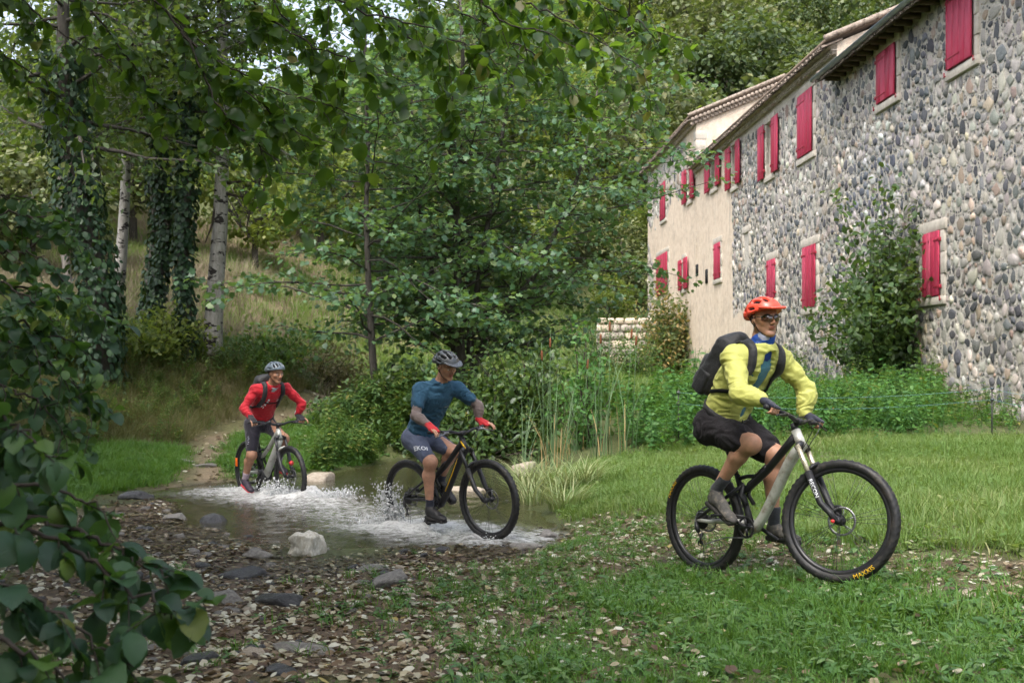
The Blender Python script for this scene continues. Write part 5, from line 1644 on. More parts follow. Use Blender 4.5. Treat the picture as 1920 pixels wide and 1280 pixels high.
# ================================================================ boughs that hang into the picture and the bush at the left
M_LEAF_NEAR = leaf_mat('near_bush_leaf', [(0, (.018, .046, .026)), (.45, (.034, .080, .044)), (.8, (.055, .12, .045)), (.93, (.10, .18, .03)), (1, (.15, .16, .03))], .45, .45, .28, tcol=(.2, .42, .03), source='object', bump=True)
M_LEAF_NEARJ = leaf_mat('near_bush_leaf_small', [(0, (.03, .07, .03)), (.6, (.045, .10, .035)), (1, (.09, .16, .03))], .45, .45, .3, tcol=(.2, .42, .03), source='island')
M_LEAF_OVERO = leaf_mat('overhanging_leaf_single', [(0, (.022, .058, .014)), (.6, (.038, .092, .018)), (.95, (.075, .135, .022)), (1, (.17, .14, .035))], .4, .5, .5, tcol=(.30, .50, .03), source='object')
def leaf_meshes(m, n=5, name='leaf'):
    out = []
    for k in range(n):
        r_ = np.random.default_rng(1000 + k)
        V, F = leaf_shape('round'); V = V.copy()
        V[:, 1] *= r_.uniform(.85, 1.1)
        V[:, 2] += r_.uniform(-.5, .2) * (V[:, 0] - .3) ** 2 + r_.uniform(-.1, .3) * V[:, 1] ** 2
        V[:, 1] += .08 * r_.uniform(-1, 1) * np.sin(V[:, 0] * 3)
        V[9:, 1] *= 1 + .05 * np.cos(np.arange(len(V) - 9) * np.pi)
        st = len(V)
        V = np.concatenate([V, [(-.22, .006, -.02), (-.22, -.006, -.02), (0.02, .006, 0), (.02, -.006, 0)]])
        F = np.concatenate([F, [(st, st + 1, st + 3), (st, st + 3, st + 2)]])
        out.append(mesh_np(name, V, [F], m, True))
    return out
def place_leaf(me, root, p, ax, nm, size, name='leaf'):
    a = unit(ax); n_ = unit(np.asarray(nm) - a * (np.asarray(nm) @ a)); b = np.cross(n_, a)
    M = Matrix(((a[0] * size, b[0] * size, n_[0] * size, p[0]), (a[1] * size, b[1] * size, n_[1] * size, p[1]), (a[2] * size, b[2] * size, n_[2] * size, p[2]), (0, 0, 0, 1)))
    o = bpy.data.objects.new(name, me); COL.link(o)
    o.matrix_world = M
    o.parent = root; o.matrix_parent_inverse = root.matrix_basis.inverted(); o.matrix_basis = M
    return o

def bough_set(root, boughs, seed, leaf, per_m, twig_len, single, m_obj, m_join, hang=.35, kind='round', visible=lambda p: True, clump=3):
    """boughs: list of pixel paths (px, py, Y). Twigs along each, leaves on the twigs"""
    r_ = np.random.default_rng(seed)
    L = []
    for pix in boughs:
        C = np.array([P(*q) for q in pix])
        # smooth the path
        t = np.linspace(0, len(C) - 1, len(C) * 5)
        C = np.stack([np.interp(t, np.arange(len(C)), C[:, k]) for k in range(3)], 1)
        C[1:-1] = (C[:-2] + C[1:-1] * 2 + C[2:]) / 4 + r_.normal(0, .008, (len(C) - 2, 3))
        mb = MB(); mb.tube(C, np.linspace(.0075, .0022, len(C)), 6); br = mb.build('branch', M_TWIG, root, True)
        seg = np.linalg.norm(np.diff(C, axis=0), axis=1); cum = np.concatenate([[0], np.cumsum(seg)])
        n_tw = int(cum[-1] * per_m)
        tw_mb = MB()
        for i in range(n_tw):
            s_ = cum[-1] * (.08 + .92 * (i + r_.random()) / n_tw)
            p = np.array([np.interp(s_, cum, C[:, k]) for k in range(3)]); k = min(int(np.searchsorted(cum, s_)), len(C) - 1)
            d = unit(C[k] - C[k - 1])
            sd = unit(np.cross(d, (0, 0, 1))) * (1 if i % 2 else -1)
            td = d * .6 + sd * r_.uniform(.3, 1.0) + np.array((0, 0, r_.uniform(-.7, .25) - hang))
            T = wander(p, td, twig_len * r_.uniform(.5, 1.3), 4, r_, .18, -.08)
            tw_mb.tube(T, np.linspace(.0026, .0012, len(T)), 4, cap=False)
            for q in range(1, len(T)):
                for c in range(clump):
                    pp = T[q] + (T[q - 1] - T[q]) * r_.random()
                    ax = unit(T[q] - T[q - 1]) * .5 + r_.normal(0, .65, 3) + np.array((0, 0, -.45))
                    nm = np.array((r_.normal(0, .45), r_.normal(0, .45) - .25, 1.0))
                    L.append((pp, ax, nm, leaf * r_.uniform(.45, 1.35)))
        if tw_mb.n:
            o = tw_mb.build('twig', M_TWIG, br, True); o['kind'] = 'stuff'
    # the largest leaves in the picture become parts of their own, the rest one part
    app = []
    for (pp, ax, nm, sz) in L:
        px = 960 + pp[0] / pp[1] * FPX; py = HOR - (pp[2] - ZC) / pp[1] * FPX
        app.append(sz / pp[1] if (-10 < px < 1930 and -10 < py < 1290) else 0)
    order = np.argsort(-np.array(app))
    big = order[:single]; rest = order[single:]
    mes = leaf_meshes(m_obj)
    for j, i in enumerate(big):
        place_leaf(mes[j % len(mes)], root, *L[i])
    if len(rest):
        V, F = leaves_np(np.array([L[i][0] for i in rest]), np.array([L[i][1] for i in rest]), np.array([L[i][2] for i in rest]), np.array([L[i][3] for i in rest]), kind)
        o = obj('foliage', V, [F], m_join, root, True); o['kind'] = 'stuff'

def left_bush():
    base = np.array((-2.1, 3.0, gz(-2.1, 3.0)))
    root = empty('hazel_bush', base); tag(root, 'dark green bush with big rounded leaves in the lower left corner', 'bush')
    stem = MB()
    for d in ((.1, .2, 1.4), (.5, .3, 1.1), (-.2, .4, 1.6), (.3, -.1, .9)):
        stem.tube(wander(base, d, np.linalg.norm(d), 6, np.random.default_rng(int(abs(d[0]) * 100)), .08), np.linspace(.022, .008, 7), 6)
    stem.build('stem', M_TWIG, root, True)
    boughs = [
        [(-80,980,2.9),(60,985,2.9),(160,1040,2.85),(240,1110,2.8),(300,1145,2.8),(335,1160,2.8)],
        [(-60,900,3.1),(60,910,3.1),(140,930,3.1),(215,955,3.1)],
        [(-60,1080,2.7),(60,1120,2.7),(160,1190,2.7),(250,1250,2.7)],
        [(-40,1180,2.6),(60,1230,2.6),(140,1290,2.6)],
        [(40,970,3.0),(140,990,3.0),(215,1030,3.0),(270,1065,3.0),(315,1080,3.0)],
        [(-60,780,2.9),(20,790,2.9),(70,830,2.9)],
        [(-40,840,3.4),(60,850,3.4),(120,880,3.4)],
    ]
    bough_set(root, boughs, 1101, .076, 13, .13, 240, M_LEAF_NEAR, M_LEAF_NEARJ, hang=.1, clump=2)
left_bush()

def left_hazel():
    base = np.array((-3.9, 5.6, gz(-3.9, 5.6)))
    root = empty('hazel_tree', base); tag(root, 'leafy hazel filling the left edge above the rounded leaf bush', 'bush')
    stem = MB()
    for k, d in enumerate(((.3, .2, 2.6), (.6, .1, 2.0), (-.2, .1, 3.0), (.9, -.2, 1.5))):
        stem.tube(wander(base, d, np.linalg.norm(d), 8, np.random.default_rng(k), .07), np.linspace(.03, .01, 9), 6)
    stem.build('stem', M_TWIG, root, True)
    boughs = [
        [(-80,640,5.4),(10,640,5.3),(80,670,5.2),(130,710,5.1),(160,760,5.1)],
        [(-60,560,5.6),(30,540,5.6),(90,545,5.5),(140,560,5.5),(180,585,5.4)],
        [(-60,480,5.6),(10,470,5.6),(60,475,5.6),(100,500,5.6)],
        [(-60,420,5.8),(20,400,5.8),(80,410,5.8),(130,440,5.8)],
        [(-60,720,5.0),(30,730,5.0),(90,770,5.0),(130,820,5.0)],
        [(-60,620,5.0),(20,600,5.0),(80,620,5.0),(140,640,5.0)],
        [(-60,810,4.6),(20,820,4.6),(70,860,4.6)],
        [(-60,540,5.0),(0,520,5.0),(60,560,5.0),(110,600,5.0)],
        [(-60,680,5.4),(20,690,5.4),(70,720,5.4),(110,770,5.4)],
        [(-60,370,6.2),(20,365,6.2),(80,380,6.2)],
    ]
    bough_set(root, boughs, 1102, .058, 17, .32, 300, M_LEAF_NEAR, M_LEAF_NEARJ, hang=.1, clump=3)
left_hazel()

def overhang():
    base = np.array((-5.2, 4.6, gz(-5.2, 4.6)))
    root = empty('overhanging_alder', base); tag(root, 'dark alder outside the left edge whose leafy boughs hang across the top of the picture', 'tree')
    w = MB()
    T = np.array([base, base + (.1, .1, 1.5), base + (.3, .2, 3.0), base + (.7, .4, 4.4), base + (1.2, .8, 5.6)])
    w.tube(T, [.2, .17, .14, .1, .05], 9)
    limbs = [(T[2], P(200, -140, 6.2)), (T[3], P(640, -180, 6.4)), (T[3], P(1000, -160, 7)), (T[2], P(60, -60, 6.6))]
    for a, b in limbs:
        m = (a + b) / 2 + np.array((0, 0, .35)); w.tube([a, m, b], [.08, .06, .03], 7)
    w.build('trunk', M_BARK, root, True)
    boughs = [
        [(230,-60,6.3),(330,40,6.3),(420,120,6.2),(520,170,6.2),(620,200,6.2),(690,225,6.2)],
        [(300,10,6.3),(370,90,6.2),(440,150,6.2),(500,200,6.1),(560,250,6.1),(610,275,6.1)],
        [(340,60,6.2),(380,130,6.1),(400,190,6.0),(450,240,6.0),(500,285,6.0),(530,310,6.0)],
        [(120,-60,6.6),(180,30,6.5),(240,100,6.5),(280,170,6.5),(330,230,6.4)],
        [(420,-60,6.3),(500,30,6.3),(590,90,6.3),(680,120,6.3),(740,140,6.3)],
        [(620,-80,6.6),(680,0,6.6),(760,60,6.6),(830,120,6.6),(850,180,6.6),(845,235,6.6)],
        [(720,-80,6.8),(800,-10,6.8),(900,40,6.8),(980,90,6.8),(1050,130,6.8),(1090,190,6.8)],
        [(840,-80,6.8),(930,-20,6.8),(1020,20,6.8),(1100,60,6.8),(1180,110,6.8),(1225,150,6.8)],
        [(960,-70,7),(1050,-20,7),(1130,10,7),(1200,40,7),(1235,80,7)],
        [(560,-80,6.3),(600,-20,6.3),(700,30,6.3),(800,50,6.3),(900,100,6.3),(960,140,6.3)],
        [(0,-60,7),(60,20,7),(120,70,7),(200,110,7),(260,160,7)],
        [(-60,60,7),(20,110,7),(90,160,7),(150,230,7)],
        [(480,-60,6.5),(520,10,6.5),(560,60,6.5),(640,100,6.5)],
        [(1040,-70,7.2),(1110,-40,7.2),(1180,-10,7.2),(1225,10,7.2)],
        [(880,-60,6.4),(900,0,6.4),(960,50,6.4),(1020,60,6.4),(1080,90,6.4)],
    ]
    bough_set(root, boughs, 1103, .08, 10.5, .36, 300, M_LEAF_OVERO, M_LEAF_OVER, hang=.25, clump=3, kind='six')
    # the crown overhead, out of the picture: it shades the left foreground
    r_ = np.random.default_rng(1105); n = 36000
    c = np.stack([r_.uniform(-9, -.3, n), r_.uniform(-2.5, 9.0, n), r_.uniform(4.2, 7.8, n)], 1)
    dens = fbm(c[:, 0] * .7, c[:, 1] * .7, c[:, 2] * .7, seed=5)
    k = (dens > -.15) & (c[:, 2] > ZC + c[:, 1] * (HOR + 90) / FPX + .2) & (c[:, 2] < 8.4 - .10 * (c[:, 0] + 3.5) ** 2)
    c = c[k]
    V, F = leaves_np(c, r_.normal(0, 1, (len(c), 3)) + np.array((0, 0, -.4)), r_.normal(0, .4, (len(c), 3)) + np.array((0, 0, 1)), r_.uniform(.09, .17, len(c)), 'two', 1.3)
    o = obj('crown', V, [F], M_LEAF_OVER, root); 
overhang()
# ================================================================ bicycles
def rider_frame(rp, fp, roll, wb=1.17):
    """rear and front axle at photo pixels and depths -> matrix of the bicycle (x forward, y left, z up, origin under the rear axle)"""
    ra, fa = P(*rp), P(*fp)
    m = (ra + fa) / 2; d = unit(fa - ra)
    ra = m - d * wb / 2
    l = unit(np.cross((0, 0, 1.0), d)); u = np.cross(d, l)
    c, s_ = math.cos(roll), math.sin(roll)
    u, l = u * c - l * s_, l * c + u * s_
    O = ra - u * .37
    return Matrix(((d[0], l[0], u[0], O[0]), (d[1], l[1], u[1], O[1]), (d[2], l[2], u[2], O[2]), (0, 0, 0, 1)))

M_TYRE = mat('black_tyre_rubber', (.012, .012, .013), .55, .4, var=.3, nscale=9, dirt=(.05, .043, .034))
M_BLACK = mat('black_satin_metal', (.013, .013, .015), .38, .5, var=.15)
M_BLACKM = mat('black_matt_paint', (.016, .016, .018), .5, .4, var=.15)
M_STEEL = mat('worn_steel', (.25, .25, .26), .35, .5, metal=.85, var=.2)
M_SILVER = mat('muddy_silver_paint', (.50, .50, .46), .35, .5, metal=.15, var=.12, nscale=5, dirt=(.20, .15, .10), coat=.3)
M_GREYP = mat('pale_grey_paint', (.42, .43, .40), .4, .5, metal=.1, var=.1, dirt=(.22, .19, .15))
M_GOLD = mat('champagne_stanchion', (.62, .56, .42), .25, .5, metal=.7, var=.05)
M_YELP = mat('yellow_decal', (.70, .42, .01), .5, .4, var=.08)
M_WHITEP = mat('white_decal', (.72, .74, .78), .5, .4, var=.06)
M_RED = mat('red_anodised', (.55, .03, .03), .4, .5)
M_ORANGE = mat('orange_reflector', (.85, .16, .02), .35, .5)
M_SPOKE = mat('dark_spoke', (.05, .05, .055), .4, .5, metal=.5)

STEER_P = np.array((.931, 0, .822)); STEER_D = unit((-.39, 0, .92))
def steer_mat(a):
    return Matrix.Translation(Vector(STEER_P)) @ Matrix.Rotation(a, 4, Vector(STEER_D)) @ Matrix.Translation(-Vector(STEER_P))
def steer_pt(p, a):
    return np.array(steer_mat(a) @ Vector(p))

def bpart(mb, name, m, parent, smooth=True, xf=None):
    me = mb.mesh(name, m, smooth)
    if xf is not None: me.transform(xf)
    o = bpy.data.objects.new(name, me); COL.link(o); o.parent = parent
    return o

def tyre_mesh(Rm=.343, r=.028, n=216, k=11):
    """torus with real knobs: the outer rows rise and fall block by block"""
    th = np.arange(n) * 2 * np.pi / n; ph = np.linspace(-2.5, 2.5, k)
    V = []
    for j, t in enumerate(th):
        for i, p in enumerate(ph):
            rr = r
            if abs(p) < 1.35:
                blk = (((j // 2) % 2) + (i // 2)) % 2
                rr = r + (.0045 if blk else -.0005)
            V.append(((Rm + rr * math.cos(p)) * math.cos(t), rr * math.sin(p) * 1.08, (Rm + rr * math.cos(p)) * math.sin(t)))
    j, i = np.meshgrid(np.arange(n), np.arange(k - 1), indexing='ij'); j, i = j.ravel(), i.ravel(); j2 = (j + 1) % n
    Q = np.stack([j * k + i, j * k + i + 1, j2 * k + i + 1, j2 * k + i], 1)
    return mesh_np('tyre', np.array(V), [Q], M_TYRE, False)
TYRE = tyre_mesh()
def rim_mesh(m):
    mb = MB(); mb.lathe([(-.014, .312), (-.013, .328), (.013, .328), (.014, .312), (.008, .296), (-.008, .296)], (0, 0, 0), (0, 1, 0), 72, close=True)
    return mb.mesh('wheel', m, True)
RIM = rim_mesh(M_BLACK); RIMB = rim_mesh(M_GREYP)
def spoke_mesh():
    mb = MB(); mb.tube([(.026, .022, 0), (.301, .003, 0)], .0014, 5); return mb.mesh('spoke', M_SPOKE)
SPOKE = spoke_mesh()
def hub_mesh():
    mb = MB(); mb.lathe([(-.055, .008), (-.052, .02), (-.03, .028), (-.026, .018), (.026, .018), (.03, .028), (.052, .02), (.055, .008)], (0, 0, 0), (0, 1, 0), 18)
    return mb.mesh('hub', M_BLACK, True)
HUB = hub_mesh()
def disc_mesh():
    mb = MB(); mb.lathe([(-.001, .09), (.001, .09), (.001, .076), (-.001, .076)], (0, 0, 0), (0, 1, 0), 40, close=True)
    for k in range(6):
        a = k * math.pi / 3; mb.tube([(.02 * math.cos(a), 0, .02 * math.sin(a)), (.078 * math.cos(a + .35), 0, .078 * math.sin(a + .35))], .003, 4)
    return mb.mesh('brake_disc', M_STEEL)
DISC = disc_mesh()
def cassette_mesh():
    mb = MB()
    for k in range(8):
        r = .022 + .0062 * k; y = -.022 - .0035 * (7 - k)
        n = 18 + 2 * k
        prof = [(y, r), (y + .0018, r), (y + .0018, r - .008), (y, r - .008)]
        mb.lathe(prof, (0, 0, 0), (0, 1, 0), 30, close=True)
    return mb.mesh('cassette', M_BLACK)
CASS = cassette_mesh()

def letters(text, size, m, parent, place, name='lettering', bold=.0):
    """flat print as thin mesh letters; place(x, y) -> 3D point for the flat text coordinates"""
    cu = bpy.data.curves.new('t', 'FONT'); cu.body = text; cu.size = size; cu.align_x = 'CENTER'; cu.align_y = 'CENTER'; cu.offset = bold
    cu.resolution_u = 2
    to = bpy.data.objects.new('t', cu); COL.link(to)
    dg = bpy.context.evaluated_depsgraph_get()
    me = bpy.data.meshes.new_from_object(to.evaluated_get(dg))
    bpy.data.objects.remove(to, do_unlink=True); bpy.data.curves.remove(cu)
    # refine long faces so that the print can bend
    import bmesh
    bm = bmesh.new(); bm.from_mesh(me)
    bmesh.ops.triangulate(bm, faces=bm.faces[:])
    for _ in range(1):
        bmesh.ops.subdivide_edges(bm, edges=[e for e in bm.edges if e.calc_length() > size * .35], cuts=1)
    bmesh.ops.triangulate(bm, faces=bm.faces[:])
    for v in bm.verts: v.co = Vector(place(v.co.x, v.co.y))
    bm.to_mesh(me); bm.free()
    me.materials.clear(); me.materials.append(m); me.name = name
    o = bpy.data.objects.new(name, me); COL.link(o); o.parent = parent
    return o

def wheel(root, name, axle, xf, side_text, rim, rear=False):
    o = bpy.data.objects.new(name, rim); COL.link(o); o.parent = root
    o.matrix_basis = xf @ Matrix.Translation(Vector(axle))
    def sub(nm, me, M=None):
        c = bpy.data.objects.new(nm, me); COL.link(c); c.parent = o
        if M is not None: c.matrix_basis = M
        return c
    sub('tyre', TYRE); sub('hub', HUB)
    sub('brake_disc', DISC, Matrix.Translation((0, .035, 0)))
    for k in range(28):
        sgn = 1 if k % 2 else -1
        M = Matrix.Rotation(k * 2 * math.pi / 28, 4, 'Y')
        if sgn < 0: M = M @ Matrix.Scale(-1, 4, (0, 1, 0))
        sub('spoke', SPOKE, M @ Matrix.Rotation(.16 * (1 if (k // 2) % 2 else -1), 4, 'Y'))
    if rear: sub('cassette', CASS)
    # yellow print on the right-hand side wall: runs round the tyre
    for (txt, mid, rad, m, size, sgn) in side_text:
        def place(x, y, mid=mid, rad=rad, sgn=sgn):
            r = rad + y * sgn; a = mid - x / rad * sgn
            ph = math.acos(max(-1, min(1, (r - .343) / .0305)))
            yy = -.0305 * 1.08 * math.sin(ph) - .0012
            return (r * math.cos(a), yy, r * math.sin(a))
        letters(txt, size, m, o, place, 'lettering')
    return o

def bicycle(name, label, M, steer, style, crank):
    root = empty(name); root.matrix_basis = M
    tag(root, label, 'bicycle', 'mountain bikes')
    S = steer_mat(steer); I4 = Matrix.Identity(4)
    st = style
    yel = [('MAXXIS', R(st['t_rear']), .348, M_YELP, .040, 1)] if st.get('text') else []
    yelf = [('MAXXIS', R(st['t_front']), .348, M_YELP, .040, -1)] if st.get('text') else []
    wheel(root, 'wheel', (0, 0, .37), I4, yel, st['rim'], True)
    wheel(root, 'wheel', (1.17, 0, .37), S, yelf, st['rim'])
    BBp = np.array((.445, 0, .325))
    fm, dm = st['frame'], st['down']
    HB, HT = np.array((.936, 0, .812)), np.array((.884, 0, .934))
    # ---- frame
    mb = MB()
    mb.tube([HB, HT], [.031, .029], 14)
    if st['kind'] == 'ebike':
        mb.tube([(.93, 0, .80), (.80, 0, .66), (.66, 0, .50), (.52, 0, .34)], [.043, .048, .05, .052], 12, flat=.85)
    else:
        mb.tube([(.925, 0, .835), (.87, 0, .79), (.80, 0, .715), (.68, 0, .55), (.56, 0, .395), (.485, 0, .315), (.44, 0, .305)], [.033, .036, .036, .034, .033, .033, .034], 12)
    frame = bpart(mb, 'frame', dm, root)
    mb = MB(); mb.tube([(.895, 0, .91), (.80, 0, .835), (.62, 0, .69), (.44, 0, .575), (.36, 0, .55)], [.028, .027, .025, .024, .02], 10); bpart(mb, 'top_tube', st['top'], frame)
    mb = MB(); mb.tube([(.445, 0, .32), (.415, 0, .44), (.37, 0, .58), (.345, 0, .665)], [.026, .022, .02, .019], 10); mb.tube([(.355, 0, .64), (.44, 0, .655), (.56, 0, .65)], [.014, .013, .016], 8); bpart(mb, 'seat_tube', st['seat'], frame)
    mb = MB(); mb.lathe([(-.05, .024), (.05, .024)], BBp, (0, 1, 0), 16); bpart(mb, 'bottom_bracket', M_BLACK, frame)
    # ---- rear triangle
    for sgn in (-1, 1):
        mb = MB(); mb.tube([(.43, sgn * .035, .355), (.30, sgn * .05, .365), (.12, sgn * .066, .36), (0, sgn * .066, .37)], [.019, .018, .014, .012], 8, flat=.7); bpart(mb, 'chainstay', st['stay'], frame)
        mb = MB(); mb.tube([(0, sgn * .066, .375), (.12, sgn * .062, .44), (.28, sgn * .055, .52), (.43, sgn * .03, .605)], [.012, .013, .013, .014], 8, flat=.75); bpart(mb, 'seatstay', M_BLACK, frame)
        mb = MB(); mb.tube([(.43, sgn * .03, .60), (.40, sgn * .035, .53), (.45, sgn * .03, .47)], [.013, .016, .013], 8); bpart(mb, 'rocker_link', M_BLACK, frame)
    mb = MB(); mb.tube([(.44, 0, .60), (.53, 0, .655)], [.013, .013], 10); mb.tube([(.52, 0, .648), (.62, 0, .71)], [.022, .022], 12); bpart(mb, 'rear_shock', M_BLACK, frame)
    # ---- fork, turned with the bars
    axf = unit((-.39, 0, .92)); P0 = np.array((1.17, 0, .37)) - .044 * np.array((.92, 0, .39))
    fork = None
    mb = MB(); crown = P0 + axf * .505
    mb.tube([crown + (0, -.068, 0), crown + (-.005, -.03, .02), crown + (-.008, 0, .03), crown + (-.005, .03, .02), crown + (0, .068, 0)], [.025, .024, .026, .024, .025], 10)
    mb.tube([crown, HB], .026, 12)
    fork = bpart(mb, 'fork', M_BLACK, root, True, S)
    for sgn in (-1, 1):
        y = np.array((0, sgn * .068, 0))
        mb = MB(); mb.tube([P0 + axf * .30 + y, P0 + axf * .52 + y], .0165, 12); bpart(mb, 'stanchion', st['stanchion'], fork, True, S)
        ax = np.array((1.17, 0, .37))
        mb = MB(); mb.tube([ax + y * .93, ax + y * .95 + axf * .05 - np.array((.015, 0, 0)), P0 + axf * .13 + y, P0 + axf * .34 + y], [.02, .02, .0215, .024], 12); bpart(mb, 'lower_leg', M_BLACKM, fork, True, S)
        if sgn < 0 and st.get('fork_text'):
            def place(x, yy):
                p = P0 + axf * (.225 - x * 1.0) + np.array((0, -.068, 0))
                side = np.cross(axf, (0, 1, 0))
                a = yy / .0232
                return p + np.array((0, -1, 0)) * .0234 * math.cos(a) - side * .0234 * math.sin(a)
            o = letters(st['fork_text'], .036, st.get('fork_col', M_WHITEP), fork, place); o.data.transform(S)
    mb = MB(); br = P0 + axf * .345
    mb.tube([br + (.0, -.066, 0), br + (.03, -.05, .035), br + (.038, 0, .05), br + (.03, .05, .035), br + (0, .066, 0)], [.012, .013, .013, .013, .012], 8); bpart(mb, 'fork_arch', M_BLACKM if not st.get('arch') else st['arch'], fork, True, S)
    mb = MB(); mb.tube([np.array((1.17, -.075, .37)), np.array((1.17, .075, .37))], .012, 10); mb.box((1.135, .062, .44), (.05, .03, .06), bevel=.008); bpart(mb, 'front_axle', M_BLACK, fork, True, S)
    if st.get('redaxle'):
        mb = MB(); mb.tube([(1.165, -.085, .362), (1.165, -.1, .362)], .011, 10); bpart(mb, 'damper_knob', M_RED, fork, True, S)
    # ---- cockpit
    mb = MB(); mb.tube([HT - axf * .005, HT + axf * .045], .021, 12); mb.tube([HT + axf * .03, (.905, 0, .988)], [.019, .02], 12); mb.tube([(.905, -.028, .988), (.905, .028, .988)], .023, 12)
    bar = None
    mb2 = MB(); bp = [(.865, -.385, 1.03), (.885, -.25, 1.022), (.90, -.14, 1.012), (.905, -.06, .99), (.905, .06, .99), (.90, .14, 1.012), (.885, .25, 1.022), (.865, .385, 1.03)]
    mb2.tube(bp, [.011, .011, .012, .016, .016, .012, .011, .011], 12)
    bar = bpart(mb2, 'handlebar', M_BLACKM, root, True, S)
    bpart(mb, 'stem', M_BLACKM, bar, True, S)
    for sgn in (-1, 1):
        mb = MB(); mb.tube([(.864, sgn * .39, 1.03), (.881, sgn * .265, 1.023)], .0165, 12); bpart(mb, 'grip', M_BLACKM, bar, True, S)
        mb = MB(); mb.tube([(.885, sgn * .235, 1.022), (.92, sgn * .235, 1.008), (.935, sgn * .26, .998), (.925, sgn * .33, .985), (.93, sgn * .375, .975)], [.012, .012, .007, .005, .006], 8); mb.box((.905, sgn * .215, 1.005), (.05, .06, .025), bevel=.008); bpart(mb, 'brake_lever', M_BLACK if not st.get('bright') else M_STEEL, bar, True, S)
        mb = MB(); mb.tube([(.92, sgn * .2, 1.0), (1.0, sgn * .11, .995), (1.02, sgn * .04, .93), (.97, sgn * .03, .85), (.93, sgn * .03, .79)], .0026, 6); bpart(mb, 'cable', M_BLACK, bar, True, S)
    if st.get('bell'):
        mb = MB(); mb.lathe([(0, .026), (.012, .024), (.022, .015), (.026, 0.001)], (.91, -.13, 1.02), (.3, 0, 1), 14); bpart(mb, 'display', M_BLACK, bar, True, S)
    # ---- saddle and post
    mb = MB(); mb.tube([(.345, 0, .66), (st.get('sx', .25) + .02, 0, st['sz'] - .05)], [.0165, .0145], 12); bpart(mb, 'seat_post', M_BLACK, root)
    mb = MB(); z = st['sz']; x = st.get('sx', .25)
    prof = [(-.13, .066, .022), (-.09, .072, .03), (-.02, .05, .03), (.06, .026, .026), (.13, .02, .018)]
    V, Q = [], []; n = 12
    for (dx, hw, hh) in prof:
        for k in range(n):
            a = 2 * math.pi * k / n; V.append((x + dx, hw * math.cos(a), z + hh * math.sin(a) * (1 if math.sin(a) > 0 else .9) - .012 + .012 * (dx < -.05)))
    for i in range(len(prof) - 1):
        for k in range(n): Q.append([i * n + k, i * n + (k + 1) % n, (i + 1) * n + (k + 1) % n, (i + 1) * n + k])
    mb.add(V, [Q]); c0 = MB()
    mb.add([V[k] for k in range(n)] + [(x - .14, 0, z)], [[[(k + 1) % n, k, n] for k in range(n)]]); e = (len(prof) - 1) * n
    mb.add([V[e + k] for k in range(n)] + [(x + .14, 0, z - .005)], [[[k, (k + 1) % n, n] for k in range(n)]])
    bpart(mb, 'saddle', M_BLACKM, root)
    # ---- drive train
    ca, sa = math.cos(crank), math.sin(crank)
    cs = MB(); rr = st.get('ring', .07)
    cs.lathe([(-.052, rr), (-.049, rr), (-.049, rr - .014), (-.052, rr - .014)], BBp, (0, 1, 0), 44, close=True)
    for k in range(4):
        a = crank + .6 + k * math.pi / 2; cs.tube([BBp + (0, -.05, 0), BBp + (math.cos(a) * (rr - .008), -.05, math.sin(a) * (rr - .008))], [.012, .007], 6)
    nt = 36
    for k in range(nt):
        a = k * 2 * math.pi / nt; cs.box(BBp + (math.cos(a) * (rr + .001), -.0505, math.sin(a) * (rr + .001)), (.006, .003, .006), M=np.array(Matrix.Rotation(-a, 3, 'Y')))
    ring = bpart(cs, 'chainring', M_BLACK, root)
    for sgn, q in ((-1, 1), (1, -1)):
        e = BBp + np.array((ca * .17 * q, sgn * .075, sa * .17 * q))
        mb = MB(); mb.tube([BBp + (0, sgn * .058, 0), BBp + (ca * .06 * q, sgn * .064, sa * .06 * q), e], [.017, .013, .014], 10, flat=.65); arm = bpart(mb, 'crank_arm', M_BLACK, root)
        mb = MB(); pc = e + np.array((0, sgn * .055, 0))
        mb.tube([e, e + (0, sgn * .1, 0)], .007, 8)
        mb.box(pc + (.045, 0, 0), (.012, .09, .018), bevel=.004); mb.box(pc - (.045, 0, 0), (.012, .09, .018), bevel=.004); mb.box(pc + (0, .042, 0), (.1, .01, .016), bevel=.003); mb.box(pc - (0, .042, 0), (.1, .01, .016), bevel=.003)
        bpart(mb, 'pedal', M_BLACK, arm)
    # chain: upper run, lower run over the derailleur wheels
    ch = MB(); y = -.048
    up = [BBp + (0, y, rr), np.array((.2, y + .005, .37 + .052)), np.array((0, y + .01, .37 + .05))]
    lo = [BBp + (.0, y, -rr), np.array((.25, y, .255)), np.array((.035, y + .003, .205))]
    wr = [np.array((.035, y, .205)), np.array((-.005, y, .21)), np.array((.02, y, .255)), np.array((.015, y + .004, .295)), np.array((-.03, y + .006, .32)), np.array((-.048, y + .008, .37)), np.array((-.02, y + .01, .42)), np.array((0, y + .01, .42))]
    for path in (up, lo, wr):
        path = np.array(path); L = np.concatenate([[0], np.cumsum(np.linalg.norm(np.diff(path, axis=0), axis=1))]); n = int(L[-1] / .0127)
        for k in range(n):
            a = [np.interp(k * .0127, L, path[:, i]) for i in range(3)]; b = [np.interp(k * .0127 + .011, L, path[:, i]) for i in range(3)]
            ch.tube([a, b], .0042, 5, flat=.6 if k % 2 else 1.0)
    o = bpart(ch, 'chain', M_STEEL, root, False); o['kind'] = 'stuff'
    mb = MB(); mb.tube([(0, -.075, .36), (.01, -.08, .315), (.02, -.075, .285)], [.012, .016, .013], 8); mb.lathe([(-.006, .02), (.006, .02)], (.02, -.06, .275), (0, 1, 0), 14); mb.lathe([(-.006, .02), (.006, .02)], (.012, -.06, .212), (0, 1, 0), 14)
    mb.tube([(.03, -.068, .28), (.022, -.068, .21)], [.010, .011], 8, flat=.5); bpart(mb, 'rear_derailleur', M_BLACK, root)
